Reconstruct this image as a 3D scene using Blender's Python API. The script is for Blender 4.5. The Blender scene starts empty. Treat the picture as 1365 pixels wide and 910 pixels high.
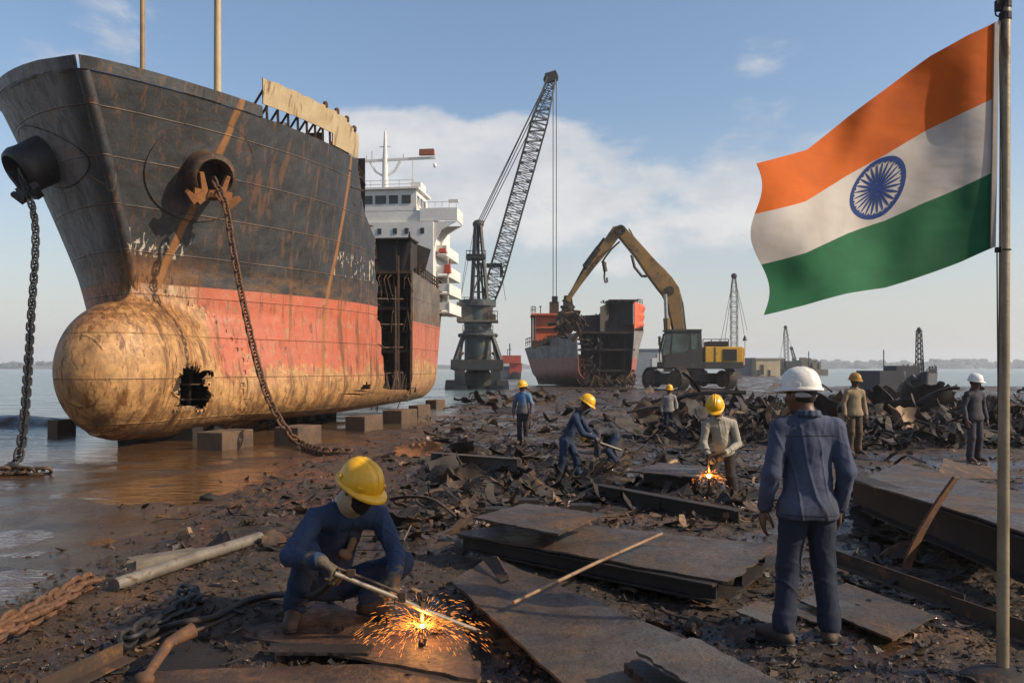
import bpy, math, random
import numpy as np
from mathutils import Vector, Matrix
random.seed(7)
rng = np.random.default_rng(11)
SC = bpy.context.scene
COL = SC.collection
PI = math.pi
CAM_H = 1.8
F = 1137.5
HZ = 490.0          # horizon row
def P(px, py, Y):   # point at depth Y
    return Vector(((px - 682.5) / F * Y, Y, CAM_H - (py - HZ) / F * Y))
def G(px, py, z=0.0):
    Y = (CAM_H - z) * F / (py - HZ)
    return Vector(((px - 682.5) / F * Y, Y, z))
def sstep(a, b, x):
    t = np.clip((x - a) / (b - a), 0, 1)
    return t * t * (3 - 2 * t)
# ---------------- value noise -----------------
_T = np.random.default_rng(5).random((32, 32, 32)).astype(np.float32) * 2 - 1
def vn(p):
    p = np.asarray(p, dtype=np.float32)
    i = np.floor(p).astype(np.int64)
    f = p - i
    f = f * f * (3 - 2 * f)
    i &= 31
    j = (i + 1) & 31
    x0, y0, z0 = i[..., 0], i[..., 1], i[..., 2]
    x1, y1, z1 = j[..., 0], j[..., 1], j[..., 2]
    fx, fy, fz = f[..., 0], f[..., 1], f[..., 2]
    a = _T[x0, y0, z0] * (1 - fx) + _T[x1, y0, z0] * fx
    b = _T[x0, y1, z0] * (1 - fx) + _T[x1, y1, z0] * fx
    c = _T[x0, y0, z1] * (1 - fx) + _T[x1, y0, z1] * fx
    d = _T[x0, y1, z1] * (1 - fx) + _T[x1, y1, z1] * fx
    a = a * (1 - fy) + b * fy
    c = c * (1 - fy) + d * fy
    return a * (1 - fz) + c * fz
def vn2(x, y, s, o=0.0):
    return vn(np.stack([x * s + o * 7.3, y * s + o * 3.1, np.full_like(x, o * 1.7 + .5)], -1))
# ---------------- objects -----------------
def tag(o, label=None, cat=None, group=None, kind=None):
    if label: o['label'] = label
    if cat: o['category'] = cat
    if group: o['group'] = group
    if kind: o['kind'] = kind
    return o
def empty(name, loc, label, cat, group=None, rz=0.0, sc=1.0):
    o = bpy.data.objects.new(name, None)
    o.empty_display_size = .2
    COL.objects.link(o)
    o.location = loc
    o.rotation_euler = (0, 0, rz)
    o.scale = (sc, sc, sc)
    return tag(o, label, cat, group)
def root_off(o):
    while o.parent: o = o.parent
    return Vector(o.location)
def mesh_obj(name, V, Fc, mat, parent=None, smooth=False, local=False, loc=None):
    V = np.asarray(V, dtype=np.float64)
    off = np.zeros(3)
    if parent is not None and not local:
        off = np.array(root_off(parent))
    if parent is None and loc is not None:
        off = np.array(loc)
    me = bpy.data.meshes.new(name)
    me.from_pydata((V - off).tolist(), [], [tuple(int(k) for k in f) for f in Fc])
    if smooth:
        me.polygons.foreach_set('use_smooth', np.ones(len(me.polygons), dtype=bool))
        me.set_sharp_from_angle(angle=math.radians(48))
    me.materials.append(mat)
    me.update()
    o = bpy.data.objects.new(name, me)
    COL.objects.link(o)
    if parent is not None: o.parent = parent
    if loc is not None and parent is None: o.location = loc
    return o
def copy_tree(o, parent=None):
    c = o.copy()
    COL.objects.link(c)
    if parent is not None:
        c.parent = parent
        c.matrix_parent_inverse = o.matrix_parent_inverse
    for ch in list(o.children):
        copy_tree(ch, c)
    return c
def frame(d, up=(0, 0, 1)):
    d = Vector(d).normalized()
    u = Vector(up)
    s = d.cross(u)
    if s.length < 1e-4:
        s = d.cross(Vector((0, 1, 0)))
        if s.length < 1e-4: s = d.cross(Vector((1, 0, 0)))
    s.normalize()
    u = s.cross(d).normalized()
    return s, d, u
class MB:
    def __init__(self):
        self.V = []; self.F = []
    def add(self, V, Fc):
        n = len(self.V)
        self.V += [tuple(v) for v in V]
        self.F += [tuple(i + n for i in f) for f in Fc]
        return self
    def box(self, c, size, R=None, taper=1.0):
        hx, hy, hz = size[0] / 2, size[1] / 2, size[2] / 2
        vs = []
        for sz in (-1, 1):
            t = 1.0 if sz < 0 else taper
            for sx, sy in ((-1, -1), (1, -1), (1, 1), (-1, 1)):
                v = Vector((sx * hx * t, sy * hy * t, sz * hz))
                if R is not None: v = R @ v
                vs.append(v + Vector(c))
        return self.add(vs, [(3, 2, 1, 0), (4, 5, 6, 7), (0, 1, 5, 4), (1, 2, 6, 5), (2, 3, 7, 6), (3, 0, 4, 7)])
    def bar(self, a, b, w, h=None, up=(0, 0, 1), w2=None, h2=None):
        a = Vector(a); b = Vector(b); h = h or w
        w2 = w2 or w; h2 = h2 or h
        s, d, u = frame(b - a, up)
        vs = []
        for p, ww, hh in ((a, w, h), (b, w2, h2)):
            for x, y in ((-1, -1), (1, -1), (1, 1), (-1, 1)):
                vs.append(p + s * (x * ww / 2) + u * (y * hh / 2))
        return self.add(vs, [(3, 2, 1, 0), (4, 5, 6, 7), (0, 1, 5, 4), (1, 2, 6, 5), (2, 3, 7, 6), (3, 0, 4, 7)])
    def tube(self, pts, r, n=8, cap=True):
        pts = [Vector(p) for p in pts]
        m = len(pts)
        rs = r if isinstance(r, (list, tuple)) else [r] * m
        vs = []; fs = []
        s = None
        for i in range(m):
            d = pts[min(i + 1, m - 1)] - pts[max(i - 1, 0)]
            if d.length < 1e-9: d = Vector((0, 0, 1))
            d.normalize()
            if s is None:
                s, _, u = frame(d)
            else:
                s = (s - d * s.dot(d))
                if s.length < 1e-6: s, _, u = frame(d)
                s.normalize()
                u = s.cross(d)
            for k in range(n):
                a = 2 * PI * k / n
                vs.append(pts[i] + (s * math.cos(a) + u * math.sin(a)) * rs[i])
        for i in range(m - 1):
            for k in range(n):
                k2 = (k + 1) % n
                fs.append((i * n + k, i * n + k2, (i + 1) * n + k2, (i + 1) * n + k))
        if cap:
            fs.append(tuple(range(n - 1, -1, -1)))
            fs.append(tuple(range((m - 1) * n, m * n)))
        return self.add(vs, fs)
    def ring(self, c, d, R, r, n=24, m=8, ang=2 * PI):
        s, d, u = frame(d)
        pts = [Vector(c) + (s * math.cos(ang * k / n) + u * math.sin(ang * k / n)) * R for k in range(n + 1)]
        return self.tube(pts, r, m, False)
    def lathe(self, prof, c, axis=(0, 0, 1), n=24):
        s, d, u = frame(axis, (0, 1, 0) if abs(Vector(axis).normalized().z) > .9 else (0, 0, 1))
        vs = []; fs = []
        for (t, r) in prof:
            for k in range(n):
                a = 2 * PI * k / n
                vs.append(Vector(c) + d * t + (s * math.cos(a) + u * math.sin(a)) * max(r, 1e-4))
        for i in range(len(prof) - 1):
            for k in range(n):
                k2 = (k + 1) % n
                fs.append((i * n + k, (i + 1) * n + k, (i + 1) * n + k2, i * n + k2))
        return self.add(vs, fs)
    def plate(self, top, th, down=(0, 0, -1)):
        top = [Vector(p) for p in top]
        n = len(top)
        dn = Vector(down) * th
        vs = top + [p + dn for p in top]
        fs = [tuple(range(n)), tuple(range(2 * n - 1, n - 1, -1))]
        for i in range(n):
            j = (i + 1) % n
            fs.append((i, i + n, j + n, j))
        return self.add(vs, fs)
    def shell(self, fn, nu, nv, th=0.0, keep=None):
        """grid surface fn(u,v) -> point; th>0 gives it thickness along its normals"""
        A = np.array([[tuple(fn(i / nu, j / nv)) for j in range(nv + 1)] for i in range(nu + 1)], dtype=float)
        return self.gridpts(A, th, keep)
    def gridpts(self, A, th=0.0, keep=None):
        nu, nv = A.shape[0] - 1, A.shape[1] - 1
        du = np.gradient(A, axis=0); dv = np.gradient(A, axis=1)
        N = np.cross(du, dv); N /= (np.linalg.norm(N, axis=2, keepdims=True) + 1e-12)
        w = nv + 1
        cells = [(i, j) for i in range(nu) for j in range(nv) if keep is None or keep[i, j]]
        fs = [(i * w + j, (i + 1) * w + j, (i + 1) * w + j + 1, i * w + j + 1) for i, j in cells]
        V = [tuple(v) for v in A.reshape(-1, 3)]
        if th:
            o = len(V)
            V += [tuple(v) for v in (A - N * th).reshape(-1, 3)]
            fs2 = [tuple(k + o for k in reversed(f)) for f in fs]
            ed = {}
            for f in fs:
                for a, b in zip(f, f[1:] + f[:1]):
                    if (b, a) in ed: del ed[(b, a)]
                    else: ed[(a, b)] = 1
            fs3 = [(b, a, a + o, b + o) for a, b in ed]
            fs = fs + fs2 + fs3
        used = sorted({k for f in fs for k in f})
        mp = {k: q for q, k in enumerate(used)}
        return self.add([V[k] for k in used], [tuple(mp[k] for k in f) for f in fs])
    def ell(self, c, r, n=12, m=8, R=None):
        vs = []; fs = []
        for i in range(m + 1):
            t = PI * i / m
            for k in range(n):
                a = 2 * PI * k / n
                v = Vector((r[0] * math.sin(t) * math.cos(a), r[1] * math.sin(t) * math.sin(a), r[2] * math.cos(t)))
                if R is not None: v = R @ v
                vs.append(Vector(c) + v)
        for i in range(m):
            for k in range(n):
                k2 = (k + 1) % n
                fs.append((i * n + k, (i + 1) * n + k, (i + 1) * n + k2, i * n + k2))
        return self.add(vs, fs)
    def ibeam(self, a, b, h=.25, w=.18, t=.018, up=(0, 0, 1)):
        a = Vector(a); b = Vector(b)
        s, d, u = frame(b - a, up)
        self.bar(a, b, t, h - 2 * t - .004, up)
        o = u * (h / 2 - t / 2)
        self.bar(a + o, b + o, w, t, up)
        self.bar(a - o, b - o, w, t, up)
        return self
    def lattice(self, a, b, w0, w1, bays, rc, rb, up=(0, 0, 1), wmid=None):
        a = Vector(a); b = Vector(b)
        s, d, u = frame(b - a, up)
        def wid(t):
            if wmid is None: return w0 + (w1 - w0) * t
            return np.interp(t, [0, .12, .82, 1], [w0, wmid, wmid, w1])
        def cn(i, q):
            t = i / bays
            w = wid(t) / 2
            x, y = ((-1, -1), (1, -1), (1, 1), (-1, 1))[q % 4]
            return a + (b - a) * t + s * (x * w) + u * (y * w)
        for q in range(4):
            for i in range(bays):
                self.bar(cn(i, q), cn(i + 1, q), rc)
                self.bar(cn(i, q), cn(i, q + 1), rb)
                if i % 2 == q % 2: self.bar(cn(i, q), cn(i + 1, q + 1), rb)
                else: self.bar(cn(i, q + 1), cn(i + 1, q), rb)
        return self
    def build(self, name, mat, parent=None, smooth=False, local=False, loc=None):
        return mesh_obj(name, self.V, self.F, mat, parent, smooth, local, loc)
def railing(mb, pts, h, r, posts=4, rows=3):
    pts = [Vector(p) for p in pts]
    for a, b in zip(pts, pts[1:]):
        for k in range(rows):
            z = Vector((0, 0, h * (k + 1) / rows))
            mb.bar(a + z, b + z, r)
        for k in range(posts + 1):
            p = a + (b - a) * (k / posts)
            mb.bar(p, p + Vector((0, 0, h)), r)
# ---------------- materials -----------------
class N:
    """small wrapper round a node tree"""
    def __init__(self, tree):
        self.t = tree
    def new(self, typ, **kw):
        n = self.t.nodes.new(typ)
        for k, v in kw.items(): setattr(n, k, v)
        return n
    def set(self, sock, v):
        if isinstance(v, bpy.types.NodeSocket): self.t.links.new(v, sock)
        elif isinstance(v, (tuple, list)) and len(v) == 3 and sock.type == 'RGBA': sock.default_value = (*v, 1)
        elif sock.type == 'RGBA' and isinstance(v, (int, float)): sock.default_value = (v, v, v, 1)
        else: sock.default_value = v
    def math(self, op, a, b=0.0, c=None, clamp=False):
        n = self.new('ShaderNodeMath', operation=op, use_clamp=clamp)
        self.set(n.inputs[0], a); self.set(n.inputs[1], b)
        if c is not None: self.set(n.inputs[2], c)
        return n.outputs[0]
    def vmath(self, op, a, b=(0, 0, 0)):
        n = self.new('ShaderNodeVectorMath', operation=op)
        self.set(n.inputs[0], a); self.set(n.inputs[1], b)
        return n.outputs[0]
    def mix(self, f, a, b, mode='MIX'):
        n = self.new('ShaderNodeMix', data_type='RGBA', blend_type=mode)
        self.set(n.inputs[0], f); self.set(n.inputs[6], a); self.set(n.inputs[7], b)
        return n.outputs[2]
    def noise(self, vec, scale, detail=4.0, rough=.55, dist=0.0):
        n = self.new('ShaderNodeTexNoise')
        self.set(n.inputs['Vector'], vec)
        n.inputs['Scale'].default_value = scale
        n.inputs['Detail'].default_value = detail
        n.inputs['Roughness'].default_value = rough
        n.inputs['Distortion'].default_value = dist
        return n.outputs[0]
    def range(self, v, a, b, c=0.0, d=1.0, smooth=True):
        n = self.new('ShaderNodeMapRange', interpolation_type='SMOOTHSTEP' if smooth else 'LINEAR')
        self.set(n.inputs[0], v)
        for k, q in zip((1, 2, 3, 4), (a, b, c, d)): self.set(n.inputs[k], q)
        return n.outputs[0]
    def sep(self, v):
        n = self.new('ShaderNodeSeparateXYZ'); self.set(n.inputs[0], v)
        return n.outputs
    def comb(self, x, y, z):
        n = self.new('ShaderNodeCombineXYZ')
        for k, q in enumerate((x, y, z)): self.set(n.inputs[k], q)
        return n.outputs[0]
    def bump(self, h, dist=.02, strength=1.0):
        n = self.new('ShaderNodeBump')
        self.set(n.inputs['Height'], h)
        n.inputs['Distance'].default_value = dist
        n.inputs['Strength'].default_value = strength
        return n.outputs[0]
    def coords(self, rand=True):
        tc = self.new('ShaderNodeTexCoord')
        v = tc.outputs['Object']
        if rand:
            oi = self.new('ShaderNodeObjectInfo')
            v = self.vmath('ADD', v, self.comb(self.math('MULTIPLY', oi.outputs['Random'], 37.0),
                                               self.math('MULTIPLY', oi.outputs['Random'], 17.0), 0.0))
        return v
def mat_new(name):
    m = bpy.data.materials.new(name)
    m.use_nodes = True
    b = m.node_tree.nodes['Principled BSDF']
    return m, N(m.node_tree), b
def dirty(name, c1, c2, c3=None, scale=3.0, amt=.5, rough=.6, metal=0.0, bump=.004, bscale=25.0, rough2=None, streak=False, rand=True, spec=None):
    """base colour c1 varied to c2, worn through to c3 in ragged patches"""
    m, n, b = mat_new(name)
    v = n.coords(rand)
    a = n.noise(v, scale, 6, .6)
    col = n.mix(n.range(a, .3, .7), c1, c2)
    if c3 is not None:
        v2 = v
        if streak: v2 = n.vmath('MULTIPLY', v, (1.0, 1.0, .13))
        w = n.noise(v2, scale * 2.3, 8, .65, .4)
        e = .72 - .42 * amt
        col = n.mix(n.range(w, e, e + .09), col, c3)
    fine = n.noise(v, bscale, 5, .6)
    col = n.mix(n.range(fine, .3, .75, .0, .35), col, tuple(x * .45 for x in c1))
    n.set(b.inputs['Base Color'], col)
    r2 = rough2 if rough2 is not None else rough
    n.set(b.inputs['Roughness'], n.range(a, .3, .7, rough, r2))
    b.inputs['Metallic'].default_value = metal
    if spec is not None: b.inputs['Specular IOR Level'].default_value = spec
    if bump:
        n.set(b.inputs['Normal'], n.bump(fine, bump))
    return m
def plain(name, c, rough=.5, metal=0.0):
    m, n, b = mat_new(name)
    v = n.coords()
    a = n.noise(v, 6.0, 4)
    n.set(b.inputs['Base Color'], n.mix(n.range(a, .3, .7), c, tuple(x * .75 for x in c)))
    b.inputs['Roughness'].default_value = rough
    b.inputs['Metallic'].default_value = metal
    return m
def emis(name, c, s):
    m, n, b = mat_new(name)
    b.inputs['Base Color'].default_value = (*c, 1)
    b.inputs['Emission Color'].default_value = (*c, 1)
    b.inputs['Emission Strength'].default_value = s
    return m
MT = {}
MT['rust'] = dirty('rusted_steel', (.068, .038, .021), (.032, .022, .016), (.14, .065, .024), 2.2, .45, .75, .15, .006)
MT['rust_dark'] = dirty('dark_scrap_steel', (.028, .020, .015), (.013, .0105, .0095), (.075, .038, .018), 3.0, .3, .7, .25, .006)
MT['rust_orange'] = dirty('orange_rust', (.30, .115, .03), (.18, .07, .022), (.08, .035, .018), 3.0, .4, .8, 0, .006)
def plate_mat(name, dark, mid, rust, grey, gamt):
    m, n, b = mat_new(name)
    v = n.coords()
    a = n.noise(v, 1.1, 8, .68, .5); a2 = n.noise(v, 3.7, 9, .7, .3); f = n.noise(v, 17, 8, .72); g = n.noise(v, 60, 5, .7)
    sc = n.noise(n.vmath('MULTIPLY', v, (1, 9, 1)), 5, 6, .65)
    col = n.mix(n.range(a2, .36, .62), dark, mid)
    col = n.mix(n.range(a, .50, .64), col, n.mix(n.range(f, .35, .65), rust, mid))
    col = n.mix(n.math('MULTIPLY', n.range(n.noise(v, .8, 6, .6), .52 - .2 * gamt, .66 - .2 * gamt), n.range(f, .3, .6, .35, .9)), col, grey)
    col = n.mix(n.range(sc, .62, .72, 0, .5), col, tuple(x * 1.7 for x in mid))
    col = n.mix(n.range(f, .58, .68), col, tuple(x * .32 for x in dark))
    col = n.mix(n.range(g, .62, .72, 0, .6), col, tuple(x * 1.5 + .01 for x in rust))
    n.set(b.inputs['Base Color'], col)
    n.set(b.inputs['Roughness'], n.range(n.math('ADD', n.math('MULTIPLY', a, .6), n.math('MULTIPLY', f, .4)), .38, .62, .30, .78))
    b.inputs['Metallic'].default_value = .15
    h = n.math('ADD', n.math('MULTIPLY', f, 1.0), n.math('ADD', n.math('MULTIPLY', g, .35), n.math('MULTIPLY', a2, 1.2)))
    n.set(b.inputs['Normal'], n.bump(h, .022))
    return m
MT['plate'] = plate_mat('muddy_steel_plate', (.026, .018, .013), (.070, .042, .024), (.14, .068, .026), (.080, .070, .062), .15)
MT['plate_grey'] = plate_mat('grey_steel_plate', (.028, .023, .020), (.066, .050, .039), (.12, .062, .028), (.088, .080, .074), .7)
MT['floor'] = plate_mat('rusty_floor_plate', (.036, .023, .016), (.085, .045, .025), (.19, .083, .030), (.06, .05, .045), 0)
MT['chain_rust'] = dirty('rusty_chain', (.14, .062, .028), (.07, .036, .02), (.22, .095, .03), 9, .4, .8, .1, .004, 60)
MT['galv'] = dirty('weathered_pipe_steel', (.22, .19, .15), (.13, .105, .08), (.10, .05, .025), 5.0, .35, .55, .3, .003)
MT['tan_edge'] = dirty('bare_cut_steel', (.28, .18, .10), (.16, .09, .05), (.09, .045, .024), 6.0, .4, .6, .3, .004)
MT['black_steel'] = dirty('black_machine_steel', (.025, .024, .024), (.014, .014, .015), (.07, .04, .025), 3.0, .3, .55, .3, .003)
MT['glass_dark'] = dirty('dark_window_glass', (.012, .016, .02), (.02, .026, .03), None, 2, 0, .08, 0, 0)
MT['rope'] = dirty('cable', (.05, .047, .045), (.03, .028, .027), None, 20, 0, .7)
# ---------------- implicit surfaces -----------------
def snets(Fd, org, h):
    """surface nets of a scalar grid (negative inside)"""
    ins = Fd < 0
    nx, ny, nz = Fd.shape
    c = [ins[a:nx - 1 + a, b:ny - 1 + b, d:nz - 1 + d] for a in (0, 1) for b in (0, 1) for d in (0, 1)]
    s = sum(k.astype(np.int8) for k in c)
    act = (s > 0) & (s < 8)
    ids = np.argwhere(act)
    if len(ids) == 0: return np.zeros((0, 3)), np.zeros((0, 4), int)
    idx = -np.ones(act.shape, dtype=np.int64)
    idx[act] = np.arange(len(ids))
    cor = np.array([(a, b, d) for a in (0, 1) for b in (0, 1) for d in (0, 1)])
    vals = [Fd[ids[:, 0] + q[0], ids[:, 1] + q[1], ids[:, 2] + q[2]].astype(np.float64) for q in cor]
    acc = np.zeros((len(ids), 3)); cnt = np.zeros(len(ids))
    for i in range(8):
        for j in range(i + 1, 8):
            if np.abs(cor[i] - cor[j]).sum() != 1: continue
            m = (vals[i] < 0) != (vals[j] < 0)
            t = np.where(m, vals[i] / np.where(m, vals[i] - vals[j], 1), 0)
            p = cor[i] + t[:, None] * (cor[j] - cor[i])
            acc += p * m[:, None]; cnt += m
    V = (ids + acc / cnt[:, None]) * h + org
    Fs = []
    for ax in range(3):
        a, b = (ax + 1) % 3, (ax + 2) % 3
        sl0 = [slice(None)] * 3; sl1 = [slice(None)] * 3
        sl0[ax] = slice(0, -1); sl1[ax] = slice(1, None)
        A, B = ins[tuple(sl0)], ins[tuple(sl1)]
        e = np.argwhere(A != B)
        ok = (e[:, a] > 0) & (e[:, b] > 0) & (e[:, a] < Fd.shape[a] - 1) & (e[:, b] < Fd.shape[b] - 1)
        e = e[ok]
        fl = A[e[:, 0], e[:, 1], e[:, 2]]
        def at(da, db):
            q = e.copy(); q[:, a] -= da; q[:, b] -= db
            return idx[q[:, 0], q[:, 1], q[:, 2]]
        Q = np.stack([at(1, 1), at(0, 1), at(0, 0), at(1, 0)], -1)
        Q[~fl] = Q[~fl][:, ::-1]
        Fs.append(Q)
    return V, np.concatenate(Fs)
def vnormals(V, Fq):
    n = np.cross(V[Fq[:, 2]] - V[Fq[:, 0]], V[Fq[:, 3]] - V[Fq[:, 1]])
    out = np.zeros_like(V)
    for k in range(4): np.add.at(out, Fq[:, k], n)
    return out / (np.linalg.norm(out, axis=1, keepdims=True) + 1e-12)
class SDF:
    def __init__(self): self.p = []
    def cap(self, a, b, r0, r1=None, k=.02, flat=None, f=1.0, sub=False):
        self.p.append(('c', np.array(a, float), np.array(b, float), r0, r0 if r1 is None else r1, k, None if flat is None else np.array(Vector(flat).normalized()), f, sub)); return self
    def ell(self, c, r, R=None, k=.02, sub=False):
        self.p.append(('e', np.array(c, float), np.array(r, float), np.eye(3) if R is None else np.array(R), k, sub)); return self
    def cut(self, pt, nrm, rad=None):
        self.p.append(('x', np.array(pt, float), np.array(Vector(nrm).normalized()), rad)); return self
    def mesh(self, h, wr=None, smooth=1):
        lo = []; hi = []
        for q in self.p:
            if q[0] == 'c' and not q[8]:
                r = max(q[3], q[4]) + .03
                lo += [q[1] - r, q[2] - r]; hi += [q[1] + r, q[2] + r]
            elif q[0] == 'e' and not q[5]:
                r = q[2].max() + .03; lo.append(q[1] - r); hi.append(q[1] + r)
        lo = np.min(lo, 0) - 2 * h; hi = np.max(hi, 0) + 2 * h
        dim = np.ceil((hi - lo) / h).astype(int) + 1
        Fd = np.full(dim, .5, dtype=np.float32)
        for q in self.p:
            if q[0] == 'c':
                _, a, b, r0, r1, k, fl, f, sub = q
                pad = max(r0, r1) + 2 * k + 4 * h
                l = np.minimum(a, b) - pad; u = np.maximum(a, b) + pad
            elif q[0] == 'e':
                _, c, r, R, k, sub = q
                pad = r.max() + 2 * k + 4 * h; l = c - pad; u = c + pad
            else:
                l = lo; u = hi
                if q[3]: l = q[1] - q[3]; u = q[1] + q[3]
            i0 = np.clip(np.floor((l - lo) / h).astype(int), 0, dim - 1); i1 = np.clip(np.ceil((u - lo) / h).astype(int) + 1, 1, dim)
            if np.any(i1 <= i0): continue
            X = (lo[0] + h * np.arange(i0[0], i1[0])).astype(np.float32)[:, None, None]
            Y = (lo[1] + h * np.arange(i0[1], i1[1])).astype(np.float32)[None, :, None]
            Z = (lo[2] + h * np.arange(i0[2], i1[2])).astype(np.float32)[None, None, :]
            sl = (slice(i0[0], i1[0]), slice(i0[1], i1[1]), slice(i0[2], i1[2]))
            if q[0] == 'c':
                d = b - a
                px, py, pz = X - a[0], Y - a[1], Z - a[2]
                L2 = max(float(d @ d), 1e-9)
                t = np.clip((px * d[0] + py * d[1] + pz * d[2]) / L2, 0, 1)
                qx, qy, qz = px - t * d[0], py - t * d[1], pz - t * d[2]
                if fl is not None:
                    w = (qx * fl[0] + qy * fl[1] + qz * fl[2]) * (1 / f - 1)
                    qx = qx + w * fl[0]; qy = qy + w * fl[1]; qz = qz + w * fl[2]
                D = np.sqrt(qx * qx + qy * qy + qz * qz) - (r0 + (r1 - r0) * t)
                if fl is not None: D = D * (.5 + .5 * min(f, 1))
            elif q[0] == 'e':
                px, py, pz = X - c[0], Y - c[1], Z - c[2]
                qs = [(px * R[0, m] + py * R[1, m] + pz * R[2, m]) / r[m] for m in range(3)]
                k0 = np.sqrt(qs[0] ** 2 + qs[1] ** 2 + qs[2] ** 2) + 1e-9
                k1 = np.sqrt((qs[0] / r[0]) ** 2 + (qs[1] / r[1]) ** 2 + (qs[2] / r[2]) ** 2) + 1e-9
                D = k0 * (k0 - 1) / k1
            else:
                D = (X - q[1][0]) * q[2][0] + (Y - q[1][1]) * q[2][1] + (Z - q[1][2]) * q[2][2]
                Fd[sl] = np.maximum(Fd[sl], D); continue
            o = Fd[sl]
            if sub:
                hh = np.clip(.5 - .5 * (o + D) / k, 0, 1)
                Fd[sl] = o * (1 - hh) - D * hh + k * hh * (1 - hh)
            else:
                hh = np.clip(.5 + .5 * (o - D) / k, 0, 1)
                Fd[sl] = o * (1 - hh) + D * hh - k * hh * (1 - hh)
        V, Fq = snets(Fd, lo, h)
        if wr is not None:
            for _ in range(smooth):
                nv = np.zeros_like(V); ct = np.zeros(len(V))
                for k_ in range(4):
                    np.add.at(nv, Fq[:, k_], V[Fq[:, (k_ + 1) % 4]]); np.add.at(ct, Fq[:, k_], 1)
                    np.add.at(nv, Fq[:, k_], V[Fq[:, (k_ + 3) % 4]]); np.add.at(ct, Fq[:, k_], 1)
                V = .5 * V + .5 * nv / np.maximum(ct, 1)[:, None]
            nn = vnormals(V, Fq)
            V = V + nn * wr(V, nn)[:, None]
        return V, Fq
    def build(self, name, mat, parent, h, wr=None, local=True):
        V, Fq = self.mesh(h, wr)
        return mesh_obj(name, V, Fq, mat, parent, True, local)
# ================= SETTING =================
ZW = -0.21
_sy = [0, 5, 7.5, 11.4, 15, 19, 24, 29, 44, 60, 78, 95, 130]
_sx = [-4.6, -4.5, -4.0, -3.9, -4.2, -4.4, -3.9, -3.4, -1.9, -1.2, -.3, 1.0, 3.0]
def gz(x, y, detail=True):
    x = np.asarray(x, dtype=np.float64); y = np.asarray(y, dtype=np.float64)
    base = -0.12 * sstep(9, 16, y)
    d = x - np.interp(y, _sy, _sx) + .7 * vn2(x, y, .45, 1)
    zs = -0.212 + .05 * vn2(x, y, .5, 2) + .035 * vn2(x, y, 1.7, 3) - .01
    t1 = sstep(-.9, 1.0, d)
    z = zs + (base - zs) * t1
    deep = sstep(-13.5, -9.0, d + 2 * vn2(x, y, .12, 9))
    deep = np.where(y > 60, sstep(-4, -1, d), deep)
    far_lim = 93 + 6 * vn2(x, y, .05, 4)
    neck = (x > .13 * y) & (x < .29 * y + 4)
    lim = np.where(neck, 250.0, far_lim)
    deep = deep * (1 - sstep(lim - 3, lim + 3, y))
    z = -0.9 + (z + .9) * deep
    bank = np.exp(-(((x + 17.5) / 4.2) ** 2 + ((y - 30) / 1.9) ** 2))
    z = np.maximum(z, -0.9 + bank * 1.05 + .05 * vn2(x, y, .9, 6))
    if detail:
        near = 1 / (1 + (y / 26.0) ** 2)
        k = (.22 + .78 * t1) * deep
        r = 1 - np.abs(vn2(x, y, 1.5, 11))
        z = z + k * (.055 * vn2(x, y, .8, 12) + .05 * (r - .6) * .9 + near * (.032 * vn2(x, y, 3.6, 13)
            + .026 * (1 - np.abs(vn2(x, y, 7.0, 14)) - .6) + .013 * vn2(x, y, 15, 15) + .008 * vn2(x, y, 31, 16)))
    return z
def gzf(x, y):
    return float(gz(np.array([x]), np.array([y]))[0])
def Gt(px, py):
    """point on the terrain seen at this row and column"""
    z = -0.05
    for _ in range(6):
        p = G(px, py, z)
        z = float(gz(np.array([p.x]), np.array([p.y]), False)[0])
    return G(px, py, z)
# ---- terrain sheet
ys = [1.2]
while ys[-1] < 280: ys.append(ys[-1] * 1.0105 + .004)
ys = np.array(ys); nu = 470
uu = np.linspace(-1, 1, nu)
Y2, U2 = np.meshgrid(ys, uu, indexing='ij')
X2 = U2 * (.74 * Y2 + 3.5)
Z2 = gz(X2, Y2)
V = np.stack([X2, Y2, Z2], -1).reshape(-1, 3)
I = np.arange(len(ys) * nu).reshape(len(ys), nu)
Fq = np.stack([I[:-1, :-1], I[:-1, 1:], I[1:, 1:], I[1:, :-1]], -1).reshape(-1, 4)
m, n, b = mat_new('wet_mud')
v = n.coords(False)
sx, sy, sz = n.sep(v)
big = n.noise(v, .55, 5, .6)
med = n.noise(v, 2.6, 7, .65, .3)
fine = n.noise(v, 22, 8, .7)
vf = n.noise(v, 75, 4, .65)
col = n.mix(n.range(med, .36, .64), (.019, .0125, .0085), (.064, .037, .0185))
col = n.mix(n.range(big, .48, .68), col, n.mix(n.range(med, .3, .7), (.15, .070, .024), (.060, .034, .017)))
col = n.mix(n.range(fine, .56, .70), col, (.14, .088, .048))
col = n.mix(n.range(fine, .44, .28), col, (.012, .009, .008))
wetz = n.range(sz, -.13, -.2)
col = n.mix(n.math('MULTIPLY', wetz, .7), col, (.045, .026, .014))
n.set(b.inputs['Base Color'], col)
wet = n.range(n.noise(v, .75, 6, .62), .45, .56)
col = n.mix(n.math('MULTIPLY', wet, .45), col, (.020, .014, .010))
n.set(b.inputs['Base Color'], col)
rg = n.mix(wet, n.range(fine, .3, .7, .55, .88), n.range(fine, .3, .7, .07, .32))
rg = n.mix(wetz, rg, .2)
n.set(b.inputs['Roughness'], rg)
hgt = n.math('ADD', n.math('MULTIPLY', fine, 1.0), n.math('MULTIPLY', vf, .28))
hgt = n.math('ADD', hgt, n.math('MULTIPLY', med, 1.0))
bn = n.new('ShaderNodeBump'); n.set(bn.inputs['Height'], hgt); bn.inputs['Distance'].default_value = .06; n.set(bn.inputs['Strength'], n.range(wet, 0, 1, 1.0, .32))
n.set(b.inputs['Normal'], bn.outputs[0])
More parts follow.
